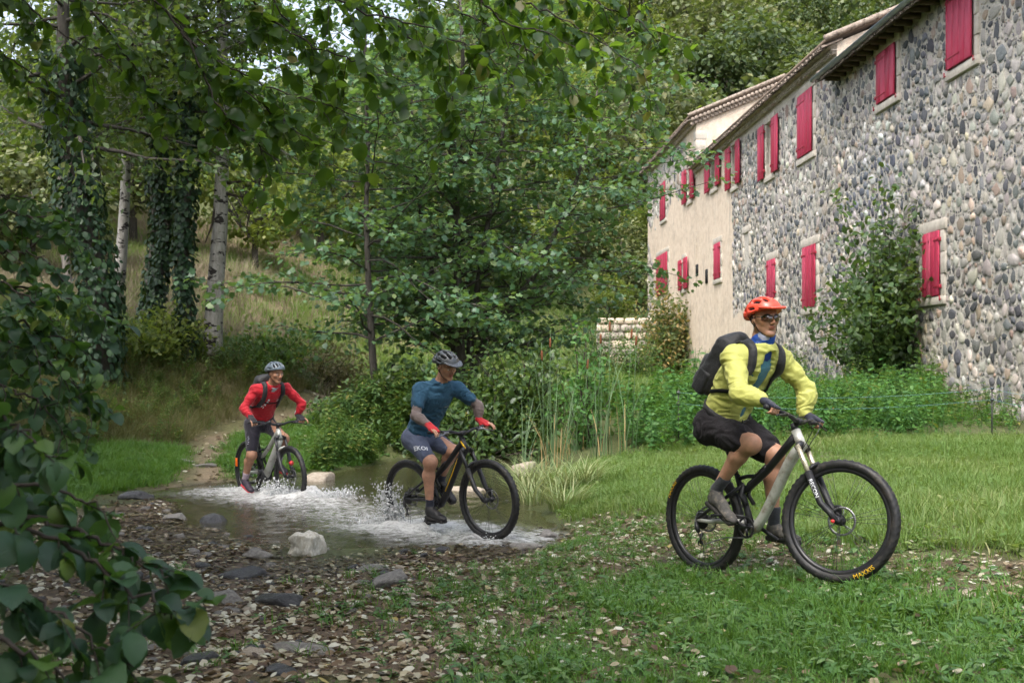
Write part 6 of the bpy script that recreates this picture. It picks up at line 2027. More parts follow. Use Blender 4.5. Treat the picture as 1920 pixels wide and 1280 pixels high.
    mb = MB(); mb.box((.06, .05, .44), (.05, .03, .035), bevel=.006); bpart(mb, 'rear_brake', M_BLACK, root)
    if st['kind'] == 'ebike':
        mb = MB(); mb.lathe([(-.065, .03), (-.06, .075), (-.02, .085), (.02, .085), (.06, .075), (.065, .03)], (.48, 0, .335), (0, 1, 0), 20); bpart(mb, 'motor', M_BLACKM, frame)
        mb = MB(); mb.tube([(.05, -.085, .46), (-.12, -.06, .36)], .0, 4) if False else None
    if st.get('reflector'):
        mb = MB(); mb.box((-.30, -.028, .45), (.05, .012, .11), bevel=.004); bpart(mb, 'reflector', M_ORANGE, root)
        mb = MB(); mb.box((.33, -.02, .43), (.04, .03, .05), bevel=.006) if False else mb.ico((1.17, .02, .53), .03, 2); bpart(mb, 'lamp_knob', M_RED, root, True, S)
    if st.get('stripe'):
        mb = MB(); mb.tube([(.842, -.0, .789 - .0), (.60, -.0, .476)], .012, 6); me = mb.mesh('stripe', M_YELP, True)
        o = bpart(MB().tube([(.835, -.028, .757), (.72, -.028, .60), (.6, -.0275, .446)], .0085, 6), 'stripe', M_YELP, frame)
        bpart(MB().tube([HB + (.012, -.024, .03), HT + (.012, -.024, -.02)], .009, 6), 'stripe', M_YELP, frame)
    if st.get('brand'):
        def place(x, yy):
            p = HB + (HT - HB) * (.5 + x / .15); a = yy / .031 - .5
            return (p[0] + .0315 * math.sin(-a + .3), -.0315 * math.cos(-a + .3), p[2])
        letters('V', .03, M_BLACK, frame, lambda x, yy: (np.array((.91, 0, .873)) + np.array((.0315 * math.cos(x / .031), .0315 * math.sin(x / .031) * 1.0, yy))))
    return root

MB1 = rider_frame((1323, 973, 8.05), (1568, 976, 7.11), 0.0)
MB2 = rider_frame((769, 932, 11.5), (915, 937, 10.65), R(5))
MB3 = rider_frame((465, 880, 15.15), (545, 893, 14.2), R(2))
ST1, ST2, ST3 = R(20), R(4), R(2)
CR1 = math.atan2(.085, -.145); CR2 = math.atan2(-.15, .07); CR3 = math.atan2(-.09, -.14)
bicycle('mountain_bike', 'silver and black mountain bike ridden over the grass by the yellow jacketed rider', MB1, ST1, dict(kind='trail', frame=M_SILVER, down=M_SILVER, top=M_BLACK, seat=M_BLACKM, stay=M_SILVER, stanchion=M_GOLD, text=True, t_rear=142, t_front=-62, rim=RIM, fork_text='RECON', redaxle=True, sz=.945, sx=.22), CR1)
bicycle('mountain_bike', 'black mountain bike with yellow stripes splashing through the ford', MB2, ST2, dict(kind='trail', frame=M_BLACKM, down=M_BLACKM, top=M_BLACKM, seat=M_BLACKM, stay=M_BLACKM, stanchion=M_BLACK, text=False, rim=RIM, stripe=True, bright=True, sz=.90, sx=.24, fork_text='. : . : . : .', fork_col=M_YELP), CR2)
bicycle('mountain_bike', 'grey electric mountain bike with thick down tube entering the water behind', MB3, ST3, dict(kind='ebike', frame=M_GREYP, down=M_GREYP, top=M_GREYP, seat=M_BLACKM, stay=M_GREYP, stanchion=M_BLACK, text=False, rim=RIM, reflector=True, bell=True, arch=M_GREYP, sz=.93, sx=.24, brand=True), CR3)
# ================================================================ people: bodies grown from a distance field, one surface each
class Field:
    def __init__(s, lo, hi, h):
        s.lo = np.array(lo, dtype=float); s.h = h
        s.n = np.ceil((np.array(hi) - s.lo) / h).astype(int) + 1
        s.D = np.full(tuple(s.n), .2, dtype=np.float32)
    def block(s, lo, hi):
        a = np.maximum(np.floor((np.array(lo) - s.lo) / s.h).astype(int), 0)
        b = np.minimum(np.ceil((np.array(hi) - s.lo) / s.h).astype(int) + 1, s.n)
        if (b <= a).any(): return None
        ax = [s.lo[i] + s.h * np.arange(a[i], b[i]) for i in range(3)]
        X = ax[0][:, None, None]; Y = ax[1][None, :, None]; Z = ax[2][None, None, :]
        return (slice(a[0], b[0]), slice(a[1], b[1]), slice(a[2], b[2])), X, Y, Z
    def put(s, lo, hi, f, k, sub=False):
        m = k + .03
        q = s.block(np.array(lo) - m, np.array(hi) + m)
        if q is None: return
        sl, X, Y, Z = q
        d = f(X, Y, Z).astype(np.float32); D = s.D[sl]
        D0 = -D if sub else D
        if k > 0:
            hh = np.clip(.5 + .5 * (d - D0) / k, 0, 1)
            r = d + (D0 - d) * hh - k * hh * (1 - hh)
        else: r = np.minimum(D0, d)
        s.D[sl] = -r if sub else r
    def cone(s, a, b, ra, rb, k=.02, sub=False, flat=None):
        """round cone; flat = (direction, factor) squeezes it along a direction"""
        a, b = np.asarray(a, dtype=float), np.asarray(b, dtype=float); R_ = max(ra, rb)
        e = b - a; L2 = e @ e + 1e-12
        def f(X, Y, Z):
            px, py, pz_ = X - a[0], Y - a[1], Z - a[2]
            t = np.clip((px * e[0] + py * e[1] + pz_ * e[2]) / L2, 0, 1)
            dx, dy, dz = px - e[0] * t, py - e[1] * t, pz_ - e[2] * t
            r = ra + (rb - ra) * t
            if flat is not None:
                w = unit(flat[0]); q = dx * w[0] + dy * w[1] + dz * w[2]; g = (1 / flat[1] - 1)
                dx, dy, dz = dx + w[0] * q * g, dy + w[1] * q * g, dz + w[2] * q * g
            return np.sqrt(dx * dx + dy * dy + dz * dz) - r
        s.put(np.minimum(a, b) - R_, np.maximum(a, b) + R_, f, k, sub)
        return s
    def ell(s, c, r, k=.02, B=None, sub=False):
        c = np.asarray(c, dtype=float); r = np.asarray(r, dtype=float); R_ = r.max()
        B = np.eye(3) if B is None else B          # rows: local axes
        def f(X, Y, Z):
            px, py, pz_ = X - c[0], Y - c[1], Z - c[2]
            q = [(px * B[i][0] + py * B[i][1] + pz_ * B[i][2]) for i in range(3)]
            k0 = np.sqrt((q[0] / r[0]) ** 2 + (q[1] / r[1]) ** 2 + (q[2] / r[2]) ** 2)
            k1 = np.sqrt((q[0] / r[0] ** 2) ** 2 + (q[1] / r[1] ** 2) ** 2 + (q[2] / r[2] ** 2) ** 2) + 1e-9
            return k0 * (k0 - 1) / k1
        s.put(c - R_, c + R_, f, k, sub)
        return s
    def rbox(s, c, half, rad, k=.01, B=None, sub=False):
        c = np.asarray(c, dtype=float); half = np.asarray(half, dtype=float); B = np.eye(3) if B is None else B
        R_ = np.linalg.norm(half) + rad
        def f(X, Y, Z):
            px, py, pz_ = X - c[0], Y - c[1], Z - c[2]
            q = [np.abs(px * B[i][0] + py * B[i][1] + pz_ * B[i][2]) - half[i] for i in range(3)]
            o = np.sqrt(sum(np.maximum(v, 0) ** 2 for v in q))
            return o + np.minimum(np.maximum(np.maximum(q[0], q[1]), q[2]), 0) - rad
        s.put(c - R_, c + R_, f, k, sub)
        return s
    def cut(s, p, n):
        """keep the side the normal points away from"""
        n = unit(n); p = np.asarray(p, dtype=float)
        ax = [s.lo[i] + s.h * np.arange(s.n[i]) for i in range(3)]
        d = (ax[0] - p[0])[:, None, None] * n[0] + (ax[1] - p[1])[None, :, None] * n[1] + (ax[2] - p[2])[None, None, :] * n[2]
        s.D = np.maximum(s.D, d.astype(np.float32)); return s
    def mesh(s, smooth=2):
        D = s.D; n = s.n
        ins = D < 0
        c = np.zeros(tuple(n - 1), dtype=np.int8)
        for dx in (0, 1):
            for dy in (0, 1):
                for dz in (0, 1):
                    c += ins[dx:n[0] - 1 + dx, dy:n[1] - 1 + dy, dz:n[2] - 1 + dz]
        act = (c > 0) & (c < 8)
        I = np.argwhere(act)
        idx = np.full(act.shape, -1, dtype=np.int32); idx[act] = np.arange(len(I))
        acc = np.zeros((len(I), 3)); cnt = np.zeros(len(I))
        corners = [(a, b, e) for a in (0, 1) for b in (0, 1) for e in (0, 1)]
        val = {q: D[I[:, 0] + q[0], I[:, 1] + q[1], I[:, 2] + q[2]] for q in corners}
        for q in corners:
            for ax in range(3):
                if q[ax] == 0:
                    q2 = list(q); q2[ax] = 1; q2 = tuple(q2)
                    a, b = val[q], val[q2]; m = (a < 0) != (b < 0)
                    t = np.where(m, a / np.where(np.abs(a - b) < 1e-12, 1, a - b), 0)
                    p = np.tile(np.array(q, dtype=float), (len(I), 1)); p[:, ax] += t
                    acc[m] += p[m]; cnt[m] += 1
        V = s.lo + s.h * (I + acc / cnt[:, None])
        Q = []
        for ax in range(3):
            o1, o2 = [(1, 2), (2, 0), (0, 1)][ax]
            sl0 = [slice(1, None)] * 3; sl0[ax] = slice(0, -1)
            a = ins[tuple(slice(0, n[i] - 1) if i == ax else slice(1, n[i] - 1) for i in range(3))]
            b = ins[tuple(slice(1, n[i]) if i == ax else slice(1, n[i] - 1) for i in range(3))]
            ch = np.argwhere(a != b)
            if not len(ch): continue
            fl = a[tuple(ch.T)]
            base = ch.copy()
            for i in range(3):
                if i != ax: base[:, i] += 1
            def ci(d1, d2):
                k = base.copy(); k[:, o1] -= d1; k[:, o2] -= d2
                return idx[tuple(k.T)]
            q = np.stack([ci(1, 1), ci(0, 1), ci(0, 0), ci(1, 0)], 1)
            q = np.where(fl[:, None], q, q[:, ::-1])
            Q.append(q)
        Q = np.concatenate(Q); Q = Q[(Q >= 0).all(1)]
        if smooth:
            e = np.concatenate([Q[:, [0, 1]], Q[:, [1, 2]], Q[:, [2, 3]], Q[:, [3, 0]]])
            for _ in range(smooth):
                sm = np.zeros_like(V); ct = np.zeros(len(V))
                for i in range(3):
                    sm[:, i] = np.bincount(e[:, 0], V[e[:, 1], i], len(V)) + np.bincount(e[:, 1], V[e[:, 0], i], len(V))
                ct = np.bincount(e[:, 0], minlength=len(V)) + np.bincount(e[:, 1], minlength=len(V))
                V = V * .5 + .5 * sm / np.maximum(ct, 1)[:, None]
        return V, Q

def vnormals(V, Q):
    n = np.cross(V[Q[:, 2]] - V[Q[:, 0]], V[Q[:, 3]] - V[Q[:, 1]])
    N = np.zeros_like(V)
    for k in range(4):
        for i in range(3): N[:, i] += np.bincount(Q[:, k], n[:, i], len(V))
    return N / (np.linalg.norm(N, axis=1)[:, None] + 1e-12)
def wrinkle(V, Q, amp, fr=(14, 14, 14), seed=0, stretch=None):
    N = vnormals(V, Q)
    P_ = V * np.array(fr)
    w = fbm(P_[:, 0] * .35, P_[:, 1] * .35, P_[:, 2] * .35, seed=seed + 7)
    q = 1 - np.abs(fbm(P_[:, 0] + 2.2 * w, P_[:, 1] + 2.2 * w, P_[:, 2] - 2.2 * w, seed=seed, oct=2)) * 2
    return V + N * (amp * (q - .45))[:, None]

def skin_mat(name, base, lip=True):
    s = NT(name)
    n = s.noise(30, 4, .6)
    b = np.array(base)
    c = s.ramp(n, [(.3, b * .82), (.7, np.minimum(b * 1.15, 1))])
    c = s.mix(c, s.attr('tint', 'Color'), 1.0, 'MULTIPLY')
    p = s.principled(c, .5, .4, s.bump(s.noise(140, 3), .15, .003), **{'Subsurface Weight': .12, 'Subsurface Radius': (.012, .005, .003)})
    return s.done(p)
def cloth_mat(name, c, rough=.8, weave=420, var=.12, spec=.25, sheen=.2, trans=0.0, bump=.25):
    s = NT(name); c = np.array(c)
    n = s.noise(5, 4, .6)
    col = s.ramp(n, [(.3, c * (1 - var)), (.7, np.minimum(c * (1 + var), 1))])
    h = s.math('ADD', s.noise(34, 5, .65, None, 1.2), s.math('MULTIPLY', s.noise(weave, 1), .25))
    p = s.principled(col, rough, spec, s.bump(h, bump, .012), **{'Sheen Weight': sheen})
    if trans:
        t = s.n('BsdfTranslucent'); s.set(t.inputs[0], col)
        mx = s.n('MixShader', ins={0: trans}); s.t.links.new(p, mx.inputs[1]); s.t.links.new(t.outputs[0], mx.inputs[2]); p = mx.outputs[0]
    return s.done(p)
M_HAIR = mat('short_dark_hair', (.02, .016, .013), .6, .3, bump=.6, bscale=160)
M_STRAP = mat('black_webbing', (.012, .012, .013), .8, .2, bump=.2, bscale=200)
M_VENT_DARK = mat('vent_dark', (.01, .01, .01), .9, .1)
M_EYE = mat('eye_white', (.6, .56, .52), .2, .5, var=.02); M_IRIS = mat('dark_iris', (.02, .013, .01), .15, .6)

def body_parts(F, J, grow_=0.0, what=('torso', 'arms', 'legs', 'neck'), arm_to=1.0, arm_from=0.0, leg_to=1.0, k=.03):
    """limbs and trunk from the joints, inflated by grow_"""
    g = grow_
    H, S = J['hip'], J['sho']
    lat = np.array((0, 1.0, 0)); sp = unit(S - H); dep = unit(np.cross(sp, lat))
    def lerp(a, b, t): return a + (b - a) * t
    if 'torso' in what:
        bulge = -dep * 0
        st = [(H + sp * .0, .155, .115), (lerp(H, S, .28) - J.get('curve', dep * 0) * .6, .142, .105), (lerp(H, S, .55) - J.get('curve', dep * 0), .158, .118), (lerp(H, S, .82) - J.get('curve', dep * 0) * .6, .168, .115), (S - sp * .03, .13, .085)]
        sc = J.get('bulk', 1.0)
        B = np.stack([lat, dep, sp])
        for i in range(len(st) - 1):
            for t in (0, .5):
                c = lerp(st[i][0], st[i + 1][0], t); a = lerp(st[i][1], st[i + 1][1], t) * sc + g; b = lerp(st[i][2], st[i + 1][2], t) * sc + g
                F.ell(c, (a, b, .115), .05, B)
        F.ell(st[-1][0], (st[-1][1] * sc + g, st[-1][2] * sc + g, .07), .05, B)
        for sgn, nm in ((-1, 'R'), (1, 'L')):
            F.cone(S + sp * .05, J[nm + 'sh'], .046 + g, .048 + g, .05)
    if 'neck' in what:
        F.cone(S - sp * .02, J['head'] - J['hu'] * .05 - J['hf'] * .02, .062 + g, .056 + g, .03)
    if 'arms' in what:
        for nm in ('R', 'L'):
            sh, el, wr = J[nm + 'sh'], J[nm + 'el'], J[nm + 'wr']
            b = J.get('bulk', 1.0)
            if arm_from <= 0:
                t = min(arm_to * 2, 1)
                F.ell(sh, (.052 * b + g, .052 * b + g, .052 * b + g), .04)
                F.cone(sh, lerp(sh, el, t), .047 * b + g, lerp(.047, .037, t) * b + g, k)
                F.ell(lerp(sh, el, .45), (.045 * b + g,) * 3, .03) if t > .6 else None
            elif arm_from < .5:
                F.cone(lerp(sh, el, arm_from * 2), el, lerp(.047, .037, arm_from * 2) * b + g, .037 * b + g, k)
            if arm_to > .5:
                t = (arm_to - .5) * 2
                F.cone(el, lerp(el, wr, min(.35, t)), .037 * b + g, .039 * b + g, k)
                if t > .35: F.cone(lerp(el, wr, .35), lerp(el, wr, t), .039 * b + g, lerp(.039, .026, (t - .35) / .65) * b + g, k)
    if 'legs' in what:
        for nm in ('R', 'L'):
            hp, kn, an = J[nm + 'hip'], J[nm + 'kn'], J[nm + 'an']
            t = min(leg_to * 2, 1)
            F.cone(hp, lerp(hp, kn, t), .092 + g, lerp(.092, .058, t) + g, .05)
            F.ell(hp - np.array((.03, 0, -.0)), (.088 + g, .085 + g, .088 + g), .05)
            if leg_to > .5:
                t = (leg_to - .5) * 2
                fr = unit(np.cross(np.cross(kn - hp, an - kn), an - kn)); 
                back = -np.array((1.0, 0, 0)) + unit(an - kn) * unit(an - kn)[0]; back = unit(back)
                F.ell(kn + np.array((.002, 0, -.005)), (.049 + g,) * 3, .05)
                calf = lerp(kn, an, .32) + back * .024
                F.cone(kn, calf, .050 + g, .057 + g, .04)
                F.cone(calf, lerp(kn, an, t), .056 + g, .032 + g, .03)

def hand(F, G, W, e, fw, up, g=0.0, fingers=True, tips=True, ext=(), palm=True, scale=1.0):
    """hand closed round a grip: G grip centre, W wrist, e outwards along the bar, fw forwards, up"""
    kn = []
    for i in range(4):
        kp = G + e * (.034 - .0225 * i) + up * .027 - fw * (.004 + .004 * abs(i - 1.2))
        kn.append(kp)
    if palm:
        c = sum(kn) / 4
        for i in range(4):
            F.cone(W + e * (.014 - .009 * i), kn[i], .019 + g, .0125 + g, .014)
        F.ell(lerp3(W, c, .55) + (-up) * .006, (.034 + g, .03 + g, .017 + g), .015, np.stack([unit(c - W), e, unit(np.cross(c - W, e))]))
    if fingers:
        for i in range(4):
            r = (.0092, .0097, .0094, .0082)[i] + g
            off = G + e * (.034 - .0225 * i)
            L = (1, 1.05, 1, .85)[i]
            if i in ext:
                p1 = off + fw * .05 + up * .02; p2 = p1 + fw * .03 - up * .018; p3 = p2 + fw * .012 - up * .022
            else:
                p1 = off + fw * .036 + up * .012; p2 = off + fw * .032 - up * .022; p3 = off + fw * .008 - up * .033
            F.cone(kn[i], p1, r + .0015, r, .006)
            if tips:
                F.cone(p1, p2, r, r * .92, .004); F.cone(p2, p3, r * .92, r * .8, .004)
        t0 = lerp3(W, G, .45) - e * .028; t1 = G - e * .052 - fw * .012 + up * .002; t2 = G - e * .05 + fw * .02 - up * .016
        F.cone(t0, t1, .014 + g, .0115 + g, .012)
        if tips: F.cone(t1, t2, .0115 + g, .0092 + g, .006)
def lerp3(a, b, t): return np.asarray(a) + (np.asarray(b) - np.asarray(a)) * t

def head_field(F, C, B, jaw=1.0):
    """B rows: forward, left, up of the head; C its centre"""
    w = lambda x, y, z: C + B[0] * x + B[1] * y + B[2] * z
    F.ell(w(-.012, 0, .03), (.098, .076, .088), .02, B)
    F.ell(w(.03, 0, -.028), (.058, .06, .084), .03, B)
    for y in (-1, 1):
        F.cone(w(-.005, y * .052, -.045), w(.062, y * .016, -.096), .02 * jaw, .018 * jaw, .02)
        F.ell(w(.054, y * .042, -.016), (.026, .022, .02), .02, B)
    F.ell(w(.074, 0, -.097), (.019, .022, .018), .015, B)
    F.ell(w(.081, 0, .026), (.016, .05, .012), .015, B)
    for y in (-1, 1):
        F.ell(w(.101, y * .032, .003), (.021, .020, .013), .008, B, sub=True)
    F.cone(w(.088, 0, .012), w(.111, 0, -.027), .008, .0125, .008)
    for y in (-1, 1): F.ell(w(.1, y * .0125, -.032), (.012, .009, .008), .005, B)
    F.ell(w(.089, 0, -.0535), (.013, .026, .0058), .004, B); F.ell(w(.087, 0, -.0655), (.013, .023, .0068), .004, B)
    for y in (-1, 1):
        F.ell(w(-.006, y * .079, -.004), (.021, .009, .031), .006, B)

def head_tint(V, C, B, stubble=.0):
    q = (V - C) @ B.T
    t = np.ones((len(V), 3))
    def blob(c, r, col, k=1.0):
        d = np.sqrt((((q - np.array(c)) / np.array(r)) ** 2).sum(1)); w = k * sstep(1.25, .75, d)[:, None]
        t[:] = t * (1 - w) + np.array(col) * w
    if stubble: blob((.06, 0, -.075), (.07, .07, .05), (.72, .7, .7), stubble)
    blob((.095, 0, -.059), (.022, .026, .0125), (.72, .45, .45))
    blob((.10, 0, -.0595), (.02, .022, .002), (.3, .15, .15))
    for y in (-1, 1):
        blob((.09, y * .034, .026), (.03, .022, .0055), (.2, .17, .15))
        blob((.055, y * .045, -.02), (.03, .022, .02), (1.08, .85, .82), .6)
    blob((.113, 0, -.028), (.018, .016, .014), (1.05, .82, .78), .6)
    return t

def helmet(root, C, B, m, seed, style):
    w = lambda x, y, z: C + B[0] * x + B[1] * y + B[2] * z
    r = .17
    F = Field(C - r * 1.25, C + r * 1.3, .0042)
    F.ell(w(-.014, 0, .052), (.137, .108, .098), 0, B)
    F.ell(w(-.09, 0, .028), (.07, .095, .06), .03, B)
    # lower edge, rising to the front
    nrm = unit(B[2] * 1.0 - B[0] * .27)
    F.cut(w(0, 0, .036), -nrm)
    zs = lambda x, y: .052 + .098 * math.sqrt(max(.02, 1 - ((x + .014) / .137) ** 2 - (y / .108) ** 2))
    def vent(x0, y0, x1, y1, r, sink=.004):
        F.cone(w(x0, y0, zs(x0, y0) - sink), w(x1, y1, zs(x1, y1) - sink), r, r * .85, .004, sub=True)
    if style == 'trail':      # wide angular vents
        for y in (-1, 1):
            vent(.078, y * .026, .03, y * .034, .0155); vent(.0, y * .030, -.05, y * .032, .016); vent(-.085, y * .03, -.115, y * .024, .013)
            vent(.05, y * .068, .0, y * .080, .0150); vent(-.035, y * .078, -.08, y * .068, .0145)
            F.cone(w(.03, y * .100, .068), w(-.025, y * .112, .066), .010, .012, .004, sub=True); F.cone(w(-.06, y * .108, .062), w(-.1, y * .085, .058), .011, .010, .004, sub=True)
        vent(.03, 0, -.03, 0, .009, .002)
    else:
        for y in (-.072, -.036, 0, .036, .072):
            for x0, x1 in ((.088, .028), (.005, -.05), (-.075, -.112)):
                if abs(y) > .06: x0 -= .02
                vent(x0, y, x1, y * .95, .0115)
        for y in (-1, 1):
            F.cone(w(.04, y * .1, .07), w(-.03, y * .112, .066), .009, .011, .004, sub=True)
    # peak
    if style in ('trail', 'peak'):
        L = .065
        F2 = Field(C - r * 1.4, C + r * 1.5, .0042)
        F2.ell(w(.045, 0, .070), (.150, .098, .05), 0, B)
        F2.cut(w(.06, 0, .083), unit(B[2] + B[0] * .12)); F2.cut(w(.06, 0, .070), -unit(B[2] + B[0] * .14)); F2.cut(w(.075, 0, .07), -B[0])
        V2, Q2 = F2.mesh(2)
    V, Q = F.mesh(1)
    o = obj('helmet', V, [Q], m, root, True)
    if style in ('trail', 'peak'): obj('visor', V2, [Q2], m, o, True)
    F3 = Field(C - r, C + r, .006); F3.ell(w(-.014, 0, .046), (.130, .102, .091), 0, B); F3.cut(w(0, 0, .046), -nrm); V3, Q3 = F3.mesh(1)
    obj('vent_dark_liner', V3, [Q3], M_VENT_DARK, o, True)  # black shell added close under the vents so they look dark inside
    for y in (-1, 1):
        mb = MB(); mb.tube([w(-.01, y * .09, .045), w(.005, y * .084, -.02), w(.03, y * .066, -.075), w(.055, y * .025, -.112), w(.06, 0, -.118)], .0042, 5, flat=.5); mb.tube([w(-.06, y * .088, .035), w(-.02, y * .086, -.02), w(.01, y * .08, -.045)], .0038, 5, flat=.5)
        mb.build('chin_strap', M_STRAP, o, True)
    return o

def snap_path(bvh, pts, off=.006):
    out = []
    for p in pts:
        q, n, i, d = bvh.find_nearest(Vector(p))
        out.append(np.array(q) + np.array(n) * off)
    return np.array(out)
def ribbon(bvh, pts, width, thick, off=.004):
    """flat strap that lies on a surface"""
    pts = np.asarray(pts, dtype=float)
    t = np.linspace(0, len(pts) - 1, len(pts) * 5)
    pts = np.stack([np.interp(t, np.arange(len(pts)), pts[:, k]) for k in range(3)], 1)
    for _ in range(2): pts[1:-1] = (pts[:-2] + 2 * pts[1:-1] + pts[2:]) / 4
    C, N = [], []
    for p in pts:
        q, n, i, d = bvh.find_nearest(Vector(p)); C.append(np.array(q) + np.array(n) * off); N.append(np.array(n))
    C, N = np.array(C), np.array(N)
    for _ in range(2): C[1:-1] = (C[:-2] + 2 * C[1:-1] + C[2:]) / 4; N[1:-1] = (N[:-2] + 2 * N[1:-1] + N[2:]) / 4
    T = np.gradient(C, axis=0); T /= np.linalg.norm(T, axis=1)[:, None] + 1e-9
    N /= np.linalg.norm(N, axis=1)[:, None] + 1e-9
    S = np.cross(T, N); S /= np.linalg.norm(S, axis=1)[:, None] + 1e-9
    rows = [C - S * width / 2, C - S * width / 2 + N * thick, C + S * width / 2 + N * thick, C + S * width / 2]
    n = len(C); V = np.concatenate(rows); j = np.arange(n - 1)
    Q = np.concatenate([np.stack([a * n + j, a * n + j + 1, b * n + j + 1, b * n + j], 1) for a, b in ((0, 1), (1, 2), (2, 3), (3, 0))])
    return V, [Q]
def print_on(bvh, text, size, m, parent, c, xdir, ydir, bold=.0, off=.0025):
    c, xdir, ydir = map(np.asarray, (c, xdir, ydir))
    nrm = Vector(np.cross(xdir, ydir))
    def place(x, y):
        p = Vector(c + xdir * x + ydir * y)
        h = bvh.ray_cast(p + nrm * .15, -nrm, .4)
        if h[0] is None: h = bvh.find_nearest(p)
        return h[0] + h[1] * off
    return letters(text, size, m, parent, place, 'print', bold)
def mark_on(bvh, polys, m, parent, c, xdir, ydir, name='emblem', off=.003):
    """flat emblem from outline polygons (x, y) laid on cloth"""
    c, xdir, ydir = map(np.asarray, (c, xdir, ydir)); nrm = Vector(np.cross(xdir, ydir)); mb = MB()
    for pl in polys:
        V = []
        for x, y in pl:
            p = Vector(c + xdir * x + ydir * y); h = bvh.ray_cast(p + nrm * .15, -nrm, .4)
            if h[0] is None: h = bvh.find_nearest(p)
            V.append(np.array(h[0] + h[1] * off))
        n = len(V); cc = sum(V) / n
        mb.add(V + [cc], [[[i, (i + 1) % n, n] for i in range(n)]])
    o = mb.build(name, m, None); o.parent = parent
    return o

def xform(o_list, M):
    pass

def shoe(F, an, toe, g=0.0, lat=np.array((0, 1.0, 0))):
    """an ankle joint, toe tip; returns frame"""
    d = unit(toe - an); 
    return d

